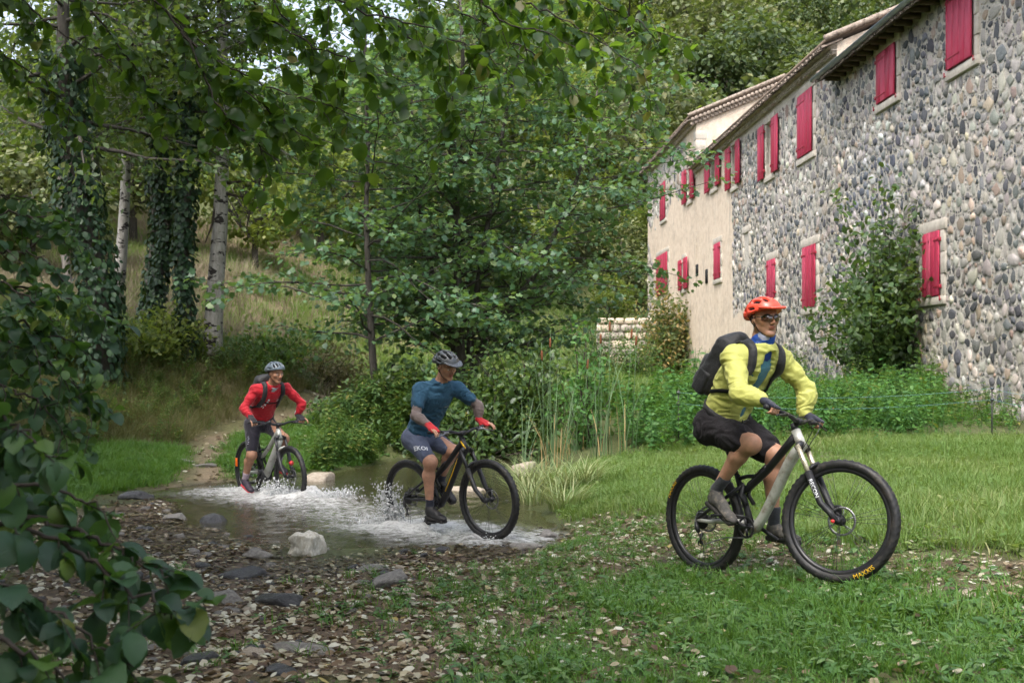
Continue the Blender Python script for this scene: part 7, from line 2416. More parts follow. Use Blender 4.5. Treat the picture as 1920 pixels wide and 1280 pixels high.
def make_person(label, M, J, look, steer):
    root = empty('person'); root.matrix_basis = M
    tag(root, label, 'person', 'riders crossing the ford')
    J = {k: (np.array(v, dtype=float) if isinstance(v, (tuple, list)) else v) for k, v in J.items()}
    hf = unit(J['hdir']); hl = unit(np.cross((0, 0, 1.0), hf)); hu = np.cross(hf, hl)
    tilt = J.get('htilt', 0.0); hl, hu = hl * math.cos(tilt) + hu * math.sin(tilt), hu * math.cos(tilt) - hl * math.sin(tilt)
    B = np.stack([hf, hl, hu]); J['hf'], J['hu'] = hf, hu
    C = J['head']
    Sx = steer_mat(steer)
    grips = {}
    for nm, sgn in (('R', -1), ('L', 1)):
        G = np.array(Sx @ Vector((.872, sgn * .335, 1.027))); e = unit(np.array(Sx.to_3x3() @ Vector((-.13, sgn * 1.0, .05))))
        fw = unit(np.cross((0, 0, 1.0), e) * (-1 if sgn > 0 else 1)); fw = unit(fw - np.array((0, 0, .25))); up = unit(np.cross(fw, e) * (1 if sgn > 0 else -1))
        if up[2] < 0: up = -up
        grips[nm] = (G, e, fw, up)
        J[nm + 'wr'] = G - fw * .085 + up * .045 + e * J.get('wrist_out', -.005)
    lo = np.array((-.12, -.55, -.02)); hi = np.array((1.25, .55, 1.95))
    # ---- the body: one continuous surface
    F = Field(lo, hi, .006)
    body_parts(F, J)
    head_field(F, C, B, J.get('jaw', 1.0))
    for nm in ('R', 'L'):
        hand(F, *[grips[nm][0], J[nm + 'wr'], grips[nm][1], grips[nm][2], grips[nm][3]], ext=look.get('ext', ()))
        F.cone(J[nm + 'an'], lerp3(J[nm + 'an'], J[nm + 'heel'], .5), .03, .024, .02)
    V, Q = F.mesh(1)
    tint = np.ones((len(V), 3)); near = np.linalg.norm(V - C, axis=1) < .19
    tint[near] = head_tint(V[near], C, B, look.get('stubble', .3))
    body = bpart_np('body', V, Q, look['skin'], root, attrs={'tint': tint})
    # ---- finer head detail: eyes, hair
    w = lambda x, y, z: C + B[0] * x + B[1] * y + B[2] * z
    for y in (-1, 1):
        mb = MB(); mb.ico(w(.0775, y * .032, .004), .0125, 3); e_ = bpart(mb, 'eye', M_EYE, root)
        mb = MB(); mb.ico(w(.0855, y * .032 + .001, .003), .0058, 2); bpart(mb, 'iris', M_IRIS, e_)
        mb = MB(); V_, F_ = ico_np(3); k = V_[:, 2] > .12
        mb.tube([w(.079, y * .016, .0105), w(.0915, y * .032, .0125), w(.079, y * .047, .009)], [.003, .0042, .003], 6); bpart(mb, 'eyelid', look['lid'], e_)
    Fh = Field(C - .16, C + .16, .0055); Fh.ell(w(-.022, 0, .022), (.094, .0795, .078), 0, B); Fh.cut(w(.035, 0, 0), hf); Fh.cut(w(0, 0, -.05), -hu); Vh, Qh = Fh.mesh(1)
    bpart_np('hair', Vh, Qh, look['hair'], root)
    h = helmet_local(root, C, B, look['helmet'], look['hstyle'])
    # ---- clothes
    out = {}
    for nm, fn, m, wr_amp, wr_fr, hs in look['clothes']:
        Fc = Field(lo, hi, hs); fn(Fc, J, grips); Vc, Qc = Fc.mesh(1)
        if wr_amp: Vc = wrinkle(Vc, Qc, wr_amp, wr_fr, seed=len(nm))
        o = bpart_np(nm, Vc, Qc, m, root)
        out[nm] = (o, BVHTree.FromPolygons([tuple(v) for v in Vc], Qc.tolist()))
    # ---- shoes
    for nm in ('R', 'L'):
        an, toe = J[nm + 'an'], J[nm + 'toe']
        d = unit(toe - an)
        heel = J[nm + 'heel']
        fd = unit(toe - heel); lt = np.array((0, 1.0, 0)); upf = unit(np.cross(fd, lt)); 
        if upf[2] < 0 and abs(fd[2]) < .9: upf = -upf
        L = .285
        h0 = heel
        Bf = np.stack([fd, lt, upf])
        Fs = Field(np.minimum(np.minimum(heel, toe), an) - .12, np.maximum(np.maximum(heel, toe), an) + .12, .0055)
        p = lambda a, b, c: h0 + fd * a + lt * b + upf * c
        Fs.ell(p(.035, 0, .035), (.045, .034, .04), .02, Bf); Fs.ell(p(.10, 0, .04), (.07, .036, .038), .03, Bf); Fs.ell(p(.19, 0, .024), (.075, .045, .03), .03, Bf); Fs.ell(p(.235, 0, .016), (.045, .038, .024), .02, Bf)
        Fs.cone(p(.05, 0, .045), lerp3(p(.05, 0, .04), an, .75), .040, .040, .02); Fs.cone(lerp3(p(.05, 0, .04), an, .5), p(.15, 0, .045), .034, .028, .03)
        Fs.cut(p(0, 0, -.004), -upf)
        Vs, Qs = Fs.mesh(1)
        sh = bpart_np('shoe', Vs, Qs, look['shoe'], root)
        Fs = Field(heel - .35, heel + .35, .0055); Fs.rbox(p(.135, 0, -.008), (.12, .026, .004), .012, .0, Bf); Vs, Qs = Fs.mesh(1); bpart_np('sole', Vs, Qs, look['sole'], sh)
        mb = MB()
        for t in (.10, .135, .17):
            mb.tube([p(t, -.036, .045 - (t - .1) * .25), p(t + .004, -.012, .077 - (t - .1) * .35), p(t + .004, .012, .077 - (t - .1) * .35), p(t, .036, .045 - (t - .1) * .25)], .0045, 6)
        bpart(mb, 'lace', look['lace'], sh)
        Fk = Field(an - .22, an + .22, .006); kd = unit(J[nm + 'kn'] - an); Fk.cone(an, p(.07, 0, .05), .037, .034, .02); Fk.cone(an - kd * .01, an + kd * look['sock_h'], .0375, .038 + .035 * look['sock_h'], .01); Fk.cut(an + kd * look['sock_h'], kd); Vk, Qk = Fk.mesh(1)
        bpart_np('sock', wrinkle(Vk, Qk, .003, (25, 25, 60)), Qk, look['sock'], root)
    return root, J, grips, out, (C, B)

def bpart_np(name, V, Q, m, parent, attrs=None, smooth=True):
    me = mesh_np(name, V, [Q], m, smooth, attrs=attrs)
    o = bpy.data.objects.new(name, me); COL.link(o); o.parent = parent
    return o
_set_parent = set_parent
def helmet_local(root, C, B, m, style):
    """helmet() builds through obj(); keep its parts in the rider's own frame"""
    global set_parent
    def sp(o, parent):
        if parent is not None: o.parent = parent
    set_parent = sp
    try: o = helmet(root, C, B, m, 0, style)
    finally: set_parent = _set_parent
    return o

# ---- cloth shapes
def neck_hole(F, J, r=.068):
    sp = unit(J['sho'] - J['hip'])
    F.cone(J['sho'] + sp * .03, J['head'] - J['hf'] * .02, r, r, .006, sub=True)
def jacket(F, J, G):
    body_parts(F, J, .021, ('torso', 'arms'), arm_to=.97)
    sp = unit(J['sho'] - J['hip'])
    F.cut(J['hip'] + sp * .005, -sp)
    F.cone(J['sho'] - sp * .01, J['sho'] + sp * .05 + J['hf'] * .02, .10, .094, .03)      # collar
    F.cone(J['sho'] + sp * .03, J['head'] + J['hf'] * .03, .080, .092, .004, sub=True)
    # open front: a wedge narrowing to the waist
    dep = unit(np.cross(sp, (0, 1.0, 0)));  fr = dep if dep[0] > 0 else -dep
    for t in np.linspace(.30, 1.12, 16):
        c = J['hip'] + (J['sho'] - J['hip']) * t + fr * .16
        F.ell(c, (.008 + .050 * t, .055 + .038 * t, .05), .004, np.stack([(0, 1.0, 0), fr, sp]), sub=True)
    for nm in ('R', 'L'):     # gathered cuffs
        a = lerp3(J[nm + 'el'], J[nm + 'wr'], .80); b = lerp3(J[nm + 'el'], J[nm + 'wr'], .95)
        F.cone(a, b, .046, .035, .015)
def undershirt(F, J, G):
    body_parts(F, J, .012, ('torso',)); sp = unit(J['sho'] - J['hip']); F.cut(J['hip'] + sp * .06, -sp)
def tee(F, J, G):
    body_parts(F, J, .011, ('torso', 'arms'), arm_to=.3); sp = unit(J['sho'] - J['hip']); F.cut(J['hip'] - sp * .005, -sp)
    F.cone(J['sho'] - sp * .01, J['sho'] + sp * .055, .085, .08, .03)
    neck_hole(F, J, .066)
    for nm in ('R', 'L'):
        a = lerp3(J[nm + 'sh'], J[nm + 'el'], .2); b = lerp3(J[nm + 'sh'], J[nm + 'el'], .58); F.cone(a, b, .054, .053, .03)
def longsleeve(F, J, G):
    body_parts(F, J, .009, ('torso', 'arms'), arm_to=.97); sp = unit(J['sho'] - J['hip']); F.cut(J['hip'] + sp * .02, -sp)
    F.cone(J['sho'] - sp * .01, J['sho'] + sp * .055, .088, .082, .03)
    neck_hole(F, J, .068)
def side_only(F, sgn):
    ys = F.lo[1] + F.h * np.arange(F.n[1])
    F.D[:, (ys * sgn) < 0, :] = .2
def armsleeve(sgn):
    def f(F, J, G): body_parts(F, J, .006, ('arms',), arm_from=.22, arm_to=.98); side_only(F, sgn)
    return f
def shorts_loose(F, J, G):
    body_parts(F, J, .024, ('legs',), leg_to=.40); sp = unit(J['sho'] - J['hip']); F.ell(J['hip'] + sp * .03, (.13, .18, .14), .05); F.cut(J['hip'] + sp * .12, sp)
    for nm in ('R', 'L'):
        a, b = lerp3(J[nm + 'hip'], J[nm + 'kn'], .5), lerp3(J[nm + 'hip'], J[nm + 'kn'], .70); F.cone(a, b, .098, .094, .03)
def shorts_tight(F, J, G):
    body_parts(F, J, .009, ('legs',), leg_to=.40); sp = unit(J['sho'] - J['hip']); F.ell(J['hip'] + sp * .02, (.125, .17, .13), .05); F.cut(J['hip'] + sp * .11, sp)
def glove(nm):
    def f(F, J, G):
        hand(F, G[nm][0], J[nm + 'wr'], G[nm][1], G[nm][2], G[nm][3], .0035, True, False)
        F.cone(J[nm + 'wr'], lerp3(J[nm + 'wr'], J[nm + 'el'], .12), .031, .032, .01)
    return f
def gaiter(F, J, G):
    sp = unit(J['sho'] - J['hip'])
    F.cone(J['sho'] + sp * .02 + J['hf'] * .015, J['head'] - J['hu'] * .105 - J['hf'] * .01, .08, .07, .02); F.cut(J['head'] - J['hu'] * .092, unit(J['hu'] - J['hf'] * .35))
def gaiter_low(F, J, G):
    sp = unit(J['sho'] - J['hip'])
    F.cone(J['sho'] + sp * .025 + J['hf'] * .01, J['sho'] + sp * .075 + J['hf'] * .02, .078, .07, .02); F.cut(J['sho'] + sp * .10, unit(sp + np.array((.15, 0, 0))))

SK1 = skin_mat('tanned_skin', (.42, .225, .145)); SK2 = skin_mat('ruddy_skin', (.44, .235, .155)); SK3 = skin_mat('brown_tanned_skin', (.38, .20, .125))
M_LID = mat('eyelid_skin', (.32, .16, .11), .5)
def gaiter_mat():
    s = NT('printed_blue_gaiter')
    v = s.n('TexVoronoi', ins={'Scale': 17.0}); s.set(v.inputs['Vector'], s.pos())
    c = s.ramp(v.outputs['Color'], [(.0, (.015, .05, .26)), (.35, (.02, .08, .36)), (.6, (.015, .04, .2)), (.72, (.02, .07, .3)), (.78, (.6, .6, .58)), (.88, (.03, .06, .22)), (.95, (.45, .04, .03))])
    return s.done(s.principled(c, .75, .3, s.bump(s.noise(40, 3), .3, .01)))
M_JACKET = cloth_mat('yellow_windbreaker', (.64, .65, .17), .42, 500, .10, .45, .1, .25, .5)
M_TEAL = cloth_mat('teal_shirt', (.055, .17, .23), .85)
M_SHORT1 = cloth_mat('charcoal_shorts', (.020, .018, .020), .9, spec=.12, sheen=.05, bump=.5)
M_BLUE = cloth_mat('blue_jersey', (.034, .088, .145), .85, spec=.15, sheen=.05, bump=.5)
M_SLEEVE = cloth_mat('grey_brown_arm_sleeve', (.15, .115, .105), .8)
M_SHORT2 = cloth_mat('slate_cycling_shorts', (.085, .10, .155), .7, spec=.2, sheen=.05, bump=.4)
M_REDSH = cloth_mat('red_jersey', (.40, .008, .018), .65)
M_SHORT3 = cloth_mat('black_cycling_shorts', (.022, .020, .030), .6)
M_GLOVE = cloth_mat('dark_blue_glove', (.018, .020, .035), .7); M_GLOVER = cloth_mat('red_glove', (.45, .015, .02), .7); M_GLOVEB = cloth_mat('black_glove', (.014, .014, .016), .7)
M_GAIT = gaiter_mat(); M_GAIT3 = cloth_mat('grey_gaiter', (.35, .38, .42), .8)
M_SHOE1 = mat('muddy_grey_shoe', (.085, .08, .075), .75, .3, var=.4, nscale=14, dirt=(.24, .205, .16), bump=.5, bscale=45); M_SOLE = mat('dark_sole', (.03, .028, .026), .8)
M_SHOE2 = mat('black_shoe', (.018, .017, .018), .5, .4); M_SHOE3 = mat('dark_purple_shoe', (.03, .022, .035), .6); M_SOLE3 = mat('red_sole', (.5, .04, .05), .6)
M_SOCK1 = cloth_mat('charcoal_sock', (.035, .038, .045), .85); M_SOCK2 = cloth_mat('navy_sock', (.02, .022, .035), .85); M_SOCK3 = cloth_mat('lilac_grey_sock', (.38, .30, .36), .85)
M_HEL1 = mat('orange_red_helmet', (.80, .075, .04), .38, .5, var=.05, coat=.25); M_HEL2 = mat('black_grey_helmet', (.05, .055, .06), .3, .5, var=.12, coat=.4); M_HEL3 = mat('slate_helmet', (.085, .11, .135), .35, .5, var=.1, coat=.3)

J1 = dict(hip=(.235, 0, 1.01), sho=(.60, 0, 1.435), Rsh=(.56, -.175, 1.425), Lsh=(.63, .175, 1.41), Rel=(.74, -.32, 1.175), Lel=(.70, .34, 1.20),
          Rhip=(.25, -.095, .99), Lhip=(.265, .095, .98), Rkn=(.615, -.125, .865), Lkn=(.585, .115, .79), Ran=(.272, -.12, .585), Lan=(.525, .125, .335),
          Rheel=(.185, -.12, .505), Rtoe=(.405, -.125, .355), Lheel=(.455, .13, .255), Ltoe=(.735, .135, .215), head=(.70, -.01, 1.66), hdir=(1, -.28, -.08), curve=np.array((.02, 0, -.02)), bulk=.98)
p1, J1, G1, out1, HB1 = make_person('rider in yellow jacket, orange helmet and sunglasses on the grass', MB1, J1, dict(skin=SK1, lid=M_LID, hair=M_HAIR, helmet=M_HEL1, hstyle='trail', stubble=.5,
    clothes=[('undershirt', undershirt, M_TEAL, .004, (9, 9, 9), .0085), ('jacket', jacket, M_JACKET, .011, (11, 11, 20), .0062), ('shorts', shorts_loose, M_SHORT1, .014, (13, 13, 13), .008), ('glove', glove('R'), M_GLOVE, .0, None, .006), ('glove', glove('L'), M_GLOVE, .0, None, .006), ('neck_gaiter', gaiter, M_GAIT, .006, (22, 22, 34), .0065)],
    shoe=M_SHOE1, sole=M_SOLE, lace=M_BLACK, sock=M_SOCK1, sock_h=.115), ST1)
J2 = dict(hip=(.27, 0, .96), sho=(.63, 0, 1.405), Rsh=(.565, -.175, 1.42), Lsh=(.68, .175, 1.39), Rel=(.63, -.31, 1.19), Lel=(.77, .345, 1.205),
          Rhip=(.285, -.095, .95), Lhip=(.29, .095, .94), Rkn=(.545, -.125, .735), Lkn=(.60, .12, .80), Ran=(.455, -.12, .315), Lan=(.36, .12, .53),
          Rheel=(.405, -.125, .225), Rtoe=(.665, -.13, .18), Lheel=(.295, .13, .465), Ltoe=(.49, .135, .32), head=(.775, 0, 1.61), hdir=(1, -.10, -.42), htilt=.0, curve=np.array((.02, 0, -.02)), bulk=.98)
p2, J2, G2, out2, HB2 = make_person('rider in blue short sleeved jersey looking down, grey arm sleeves and red gloves', MB2, J2, dict(skin=SK2, lid=M_LID, hair=M_HAIR, helmet=M_HEL2, hstyle='trail', stubble=.4, ext=(0, 1),
    clothes=[('jersey', tee, M_BLUE, .014, (12, 12, 16), .0075), ('arm_sleeve', armsleeve(-1), M_SLEEVE, .005, (20, 20, 30), .0075), ('arm_sleeve', armsleeve(1), M_SLEEVE, .005, (20, 20, 30), .0075), ('shorts', shorts_tight, M_SHORT2, .006, (16, 16, 16), .008), ('glove', glove('R'), M_GLOVER, .0, None, .006), ('glove', glove('L'), M_GLOVER, .0, None, .006)],
    shoe=M_SHOE2, sole=M_SOLE, lace=M_SHOE2, sock=M_SOCK2, sock_h=.07), ST2)
J3 = dict(hip=(.36, 0, .99), sho=(.72, 0, 1.415), Rsh=(.665, -.18, 1.42), Lsh=(.755, .18, 1.425), Rel=(.665, -.345, 1.195), Lel=(.82, .375, 1.225),
          Rhip=(.38, -.095, .97), Lhip=(.39, .095, .97), Rkn=(.465, -.165, .60), Lkn=(.78, .13, .80), Ran=(.255, -.165, .285), Lan=(.60, .13, .485),
          Rheel=(.19, -.165, .215), Rtoe=(.43, -.17, .135), Lheel=(.53, .13, .41), Ltoe=(.78, .135, .375), head=(.87, 0, 1.615), hdir=(1, .12, -.16), curve=np.array((.03, 0, -.03)), bulk=.97)
p3, J3, G3, out3, HB3 = make_person('rider in red long sleeved jersey leaning forward, rearmost of the three', MB3, J3, dict(skin=SK3, lid=M_LID, hair=M_HAIR, helmet=M_HEL3, hstyle='road', stubble=.5, ext=(0,),
    clothes=[('jersey', longsleeve, M_REDSH, .012, (12, 12, 16), .0075), ('shorts', shorts_tight, M_SHORT3, .006, (16, 16, 16), .008), ('glove', glove('R'), M_GLOVEB, .0, None, .006), ('glove', glove('L'), M_GLOVEB, .0, None, .006), ('neck_gaiter', gaiter_low, M_GAIT3, .004, (22, 22, 34), .0065)],
    shoe=M_SHOE3, sole=M_SOLE3, lace=M_RED, sock=M_SOCK3, sock_h=.10), ST3)

# ---------------------------------------------------------------- things the riders wear and carry
def local_obj(name, V, faces, m, parent, smooth=True):
    me = mesh_np(name, V, faces, m, smooth); o = bpy.data.objects.new(name, me); COL.link(o); o.parent = parent
    return o
def torso_axes(J):
    sp = unit(J['sho'] - J['hip']); back = unit(np.cross(sp, (0, 1.0, 0)))
    return sp, (back if back[0] < 0 else -back)
def sunglasses(root, HB):
    C, B = HB; w = lambda x, y, z: C + B[0] * x + B[1] * y + B[2] * z
    o = None
    for y in (-1, 1):
        n, m = 9, 5; V = []
        for i in range(n):
            for j in range(m):
                u = i / (n - 1); v = j / (m - 1) * 2 - 1
                yy = .006 + .062 * u; zz = .004 + v * (.0195 - .006 * (u - .4) ** 2 * 4) - .004 * u
                xx = .108 - 5.2 * yy * yy * 1.35 - .25 * abs(zz) 
                V.append(w(xx, y * yy, zz))
        i, j = np.meshgrid(np.arange(n - 1), np.arange(m - 1), indexing='ij'); i, j = i.ravel(), j.ravel()
        Q = np.stack([i * m + j, i * m + j + 1, (i + 1) * m + j + 1, (i + 1) * m + j], 1)
        V = np.array(V); V2 = V - B[0] * .003; k = len(V)
        l = local_obj('lens', np.concatenate([V, V2]), [np.concatenate([Q, Q[:, ::-1] + k])], M_LENS, root if o is None else o)
        if o is None: o = l; o.name = 'sunglasses'
        mb = MB(); mb.tube([w(.083, y * .068, .012), w(.03, y * .083, .012), w(-.02, y * .086, .006)], .0032, 6); mb.tube([w(.106, y * .006, .016), w(.1, y * .035, .024), w(.083, y * .068, .014)], .0028, 6); bpart(mb, 'temple', M_BLACK, o)
def lens_mat():
    s = NT('amber_lens'); f = s.noise(20, 2)
    return s.done(s.principled(s.ramp(f, [(.3, (.035, .012, .006)), (.7, (.07, .025, .01))]), .06, .8, None, 0.0, **{'Coat Weight': .5}))
M_LENS = lens_mat()
sunglasses(p1, HB1)

M_PACK = cloth_mat('black_backpack_nylon', (.014, .014, .016), .55, 300, .25, .4, .1, 0, .5); M_PACK2 = cloth_mat('grey_backpack_panel', (.045, .045, .05), .6, 300); M_GREENP = mat('green_zip_pull', (.03, .22, .10), .5)
def backpack(M, J, out, cloth, label, L, w, d, offs, small=False):
    root = empty('backpack'); root.matrix_basis = M; tag(root, label, 'backpack', 'backpacks of the riders')
    sp, bk = torso_axes(J); y = np.array((0, 1.0, 0)); B = np.stack([bk, y, sp])
    c = J['hip'] + (J['sho'] - J['hip']) * offs[0] + bk * offs[1]
    lo = c - .42; hi = c + .42
    F = Field(lo, hi, .009)
    p = lambda a, b, e: c + bk * a + y * b + sp * e
    F.rbox(p(-.01, 0, .0), (d * .45, w * .72, L * .62), d * .42, 0, B); F.ell(p(.02, 0, -L * .35), (d * .95, w * 1.05, L * .62), .06, B); F.ell(p(-.02, 0, L * .55), (d * .8, w * .85, L * .45), .06, B)
    V, Q = F.mesh(2); V = wrinkle(V, Q, .009, (8, 8, 10), 3); body = local_obj('pack_body', V, [Q], M_PACK, root)
    F = Field(lo, hi, .009); F.rbox(p(d * .85, 0, -L * .35), (d * .16, w * .6, L * .34), d * .3, 0, B); V, Q = F.mesh(2); local_obj('front_pocket', wrinkle(V, Q, .007, (9, 9, 9), 5), [Q], M_PACK2, root)
    for s_ in (-1, 1):
        F = Field(lo, hi, .009); F.rbox(p(d * .1, s_ * w * .98, -L * .5), (d * .4, .006, L * .25), .022, 0, B); V, Q = F.mesh(1); local_obj('side_pocket', wrinkle(V, Q, .006, (9, 9, 9), 6), [Q], M_PACK, root)
        mb = MB(); mb.tube([p(d * .2, s_ * w * 1.0, L * .5), p(d * .7, s_ * w * .8, L * .2), p(d * .9, s_ * w * .8, -L * .1)], .006, 6); bpart(mb, 'compression_strap', M_STRAP, root)
        mb = MB(); mb.box(p(d * .35, s_ * w * .93, L * .35), (.008, .012, .045), bevel=.003); bpart(mb, 'zip_pull', M_GREENP, root)
    bvh = out[cloth][1]; S, H = J['sho'], J['hip']
    for s_, nm in ((-1, 'R'), (1, 'L')):
        path = [S + bk * .13 + y * s_ * .085 + sp * .0, S + bk * .06 + sp * .08 + y * s_ * .10, S + sp * .09 + y * s_ * .115 - bk * .03, S - bk * .10 + sp * .01 + y * s_ * .125, S - bk * .13 - sp * .10 + y * s_ * .135, H + (S - H) * .58 - bk * .11 + y * s_ * .165]
        V, Q = ribbon(bvh, path, .055, .012, .003); local_obj('shoulder_strap', V, Q, M_PACK, root)
        path = [H + (S - H) * .58 - bk * .10 + y * s_ * .168, H + (S - H) * .5 + y * s_ * .2, H + (S - H) * .36 + bk * .10 + y * s_ * .15]
        V, Q = ribbon(bvh, path, .026, .006, .003); local_obj('lower_strap', V, Q, M_STRAP, root)
        path = [H + sp * .1 + bk * .12 + y * s_ * .12, H + sp * .11 + y * s_ * .2, H + sp * .10 - bk * .12 + y * s_ * .10, H + sp * .10 - bk * .14 + y * s_ * .01]
        V, Q = ribbon(bvh, path, .05 if not small else .075, .01, .003); local_obj('hip_belt', V, Q, M_PACK, root)
    V, Q = ribbon(bvh, [S - bk * .14 - sp * .13 + y * .13, S - bk * .16 - sp * .14, S - bk * .14 - sp * .13 - y * .13], .018, .006, .003) if small else (None, None)
    if V is not None: local_obj('chest_strap', V, Q, M_STRAP, root)
    return root
backpack(MB1, J1, out1, 'jacket', 'bulky black backpack worn by the yellow jacketed rider', .27, .118, .092, (.60, .215))
backpack(MB3, J3, out3, 'jersey', 'small black backpack on the red shirted rider', .24, .12, .08, (.72, .20), True)

def watch(root, J, nm, m_face):
    a = lerp3(J[nm + 'wr'], J[nm + 'el'], .14); d = unit(J[nm + 'el'] - J[nm + 'wr']); up = unit(np.array((0, 0, 1.0)) - d * d[2])
    mb = MB(); mb.lathe([(-.011, .033), (.011, .033), (.011, .036), (-.011, .036)], a, d, 24, close=True); o = bpart(mb, 'watch', M_BLACK, root)
    mb = MB(); c = a + up * .035 - unit(np.cross(d, up)) * .0; mb.lathe([(0, .0001), (0, .021), (.008, .021), (.009, .018), (.009, .0001)], c, up, 20); bpart(mb, 'watch_face', m_face, o)
M_WATCH = mat('pale_watch_face', (.65, .67, .68), .25, .5)
watch(p3, J3, 'L', M_WATCH); watch(p1, J1, 'R', mat('grey_watch_face', (.25, .24, .22), .3, .5))

# prints on the clothes
sp2, bk2 = torso_axes(J2)
o, b = out2['shorts']; d = unit(J2['Rkn'] - J2['Rhip'])
print_on(b, 'EKOI', .062, M_WHITEP, o, lerp3(J2['Rhip'], J2['Rkn'], .62) + np.array((.02, -.05, .05)), unit(np.array((.55, .45, -.12))) * 1.0, unit(np.array((-.45, .25, .75))), .001)
o, b = out2['jersey']; c = J2['sho'] - sp2 * .13 - bk2 * .14 + np.array((0, .06, 0))
mark_on(b, [[(-.028 + .009 * k, -.004), (-.022 + .009 * k, -.004), (-.022 + .009 * k, .004), (-.028 + .009 * k, .004)] for k in range(6)], M_WHITEP, o, c, (0, 1, 0), sp2, 'print')
sp3, bk3 = torso_axes(J3); o, b = out3['jersey']; c = J3['sho'] - sp3 * .085 - bk3 * .14
mark_on(b, [[(.055, .012), (.08, .002), (.10, .014), (.088, -.002)], [(.052, -.002), (.078, -.004), (.102, .002), (.085, -.012)], [(.05, -.016), (.075, -.012), (.098, -.01), (.08, -.02)]], M_WHITEP, o, c, (0, 1, 0), sp3, 'emblem')
for k, (dy, dz) in enumerate(((-.05, .01), (-.055, -.035), (-.07, -.08), (-.085, -.125))):
    mark_on(b, [[(dy - .012, dz - .014), (dy + .010, dz - .010), (dy + .014, dz + .012), (dy - .006, dz + .016)], [(dy + .002, dz - .02), (dy + .016, dz - .018), (dy + .018, dz - .008), (dy + .004, dz - .011)]], M_WHITEP, o, c, (0, 1, 0), sp3, 'emblem')
o, b = out3['shorts']
for nm, yy in (('R', -.03),):
    mark_on(b, [[(-.01 + .01 * (k % 2), -.05 + .022 * k), (.004 + .012 * (k % 2), -.046 + .022 * k), (.008, -.036 + .022 * k), (-.012, -.038 + .022 * k)] for k in range(5)], mat('grey_print', (.3, .3, .36), .6), o, lerp3(J3['Rhip'], J3['Rkn'], .5) + np.array((.03, -.06, 0)), unit(np.array((.6, .6, 0))), np.array((0, 0, 1.0)), 'print')
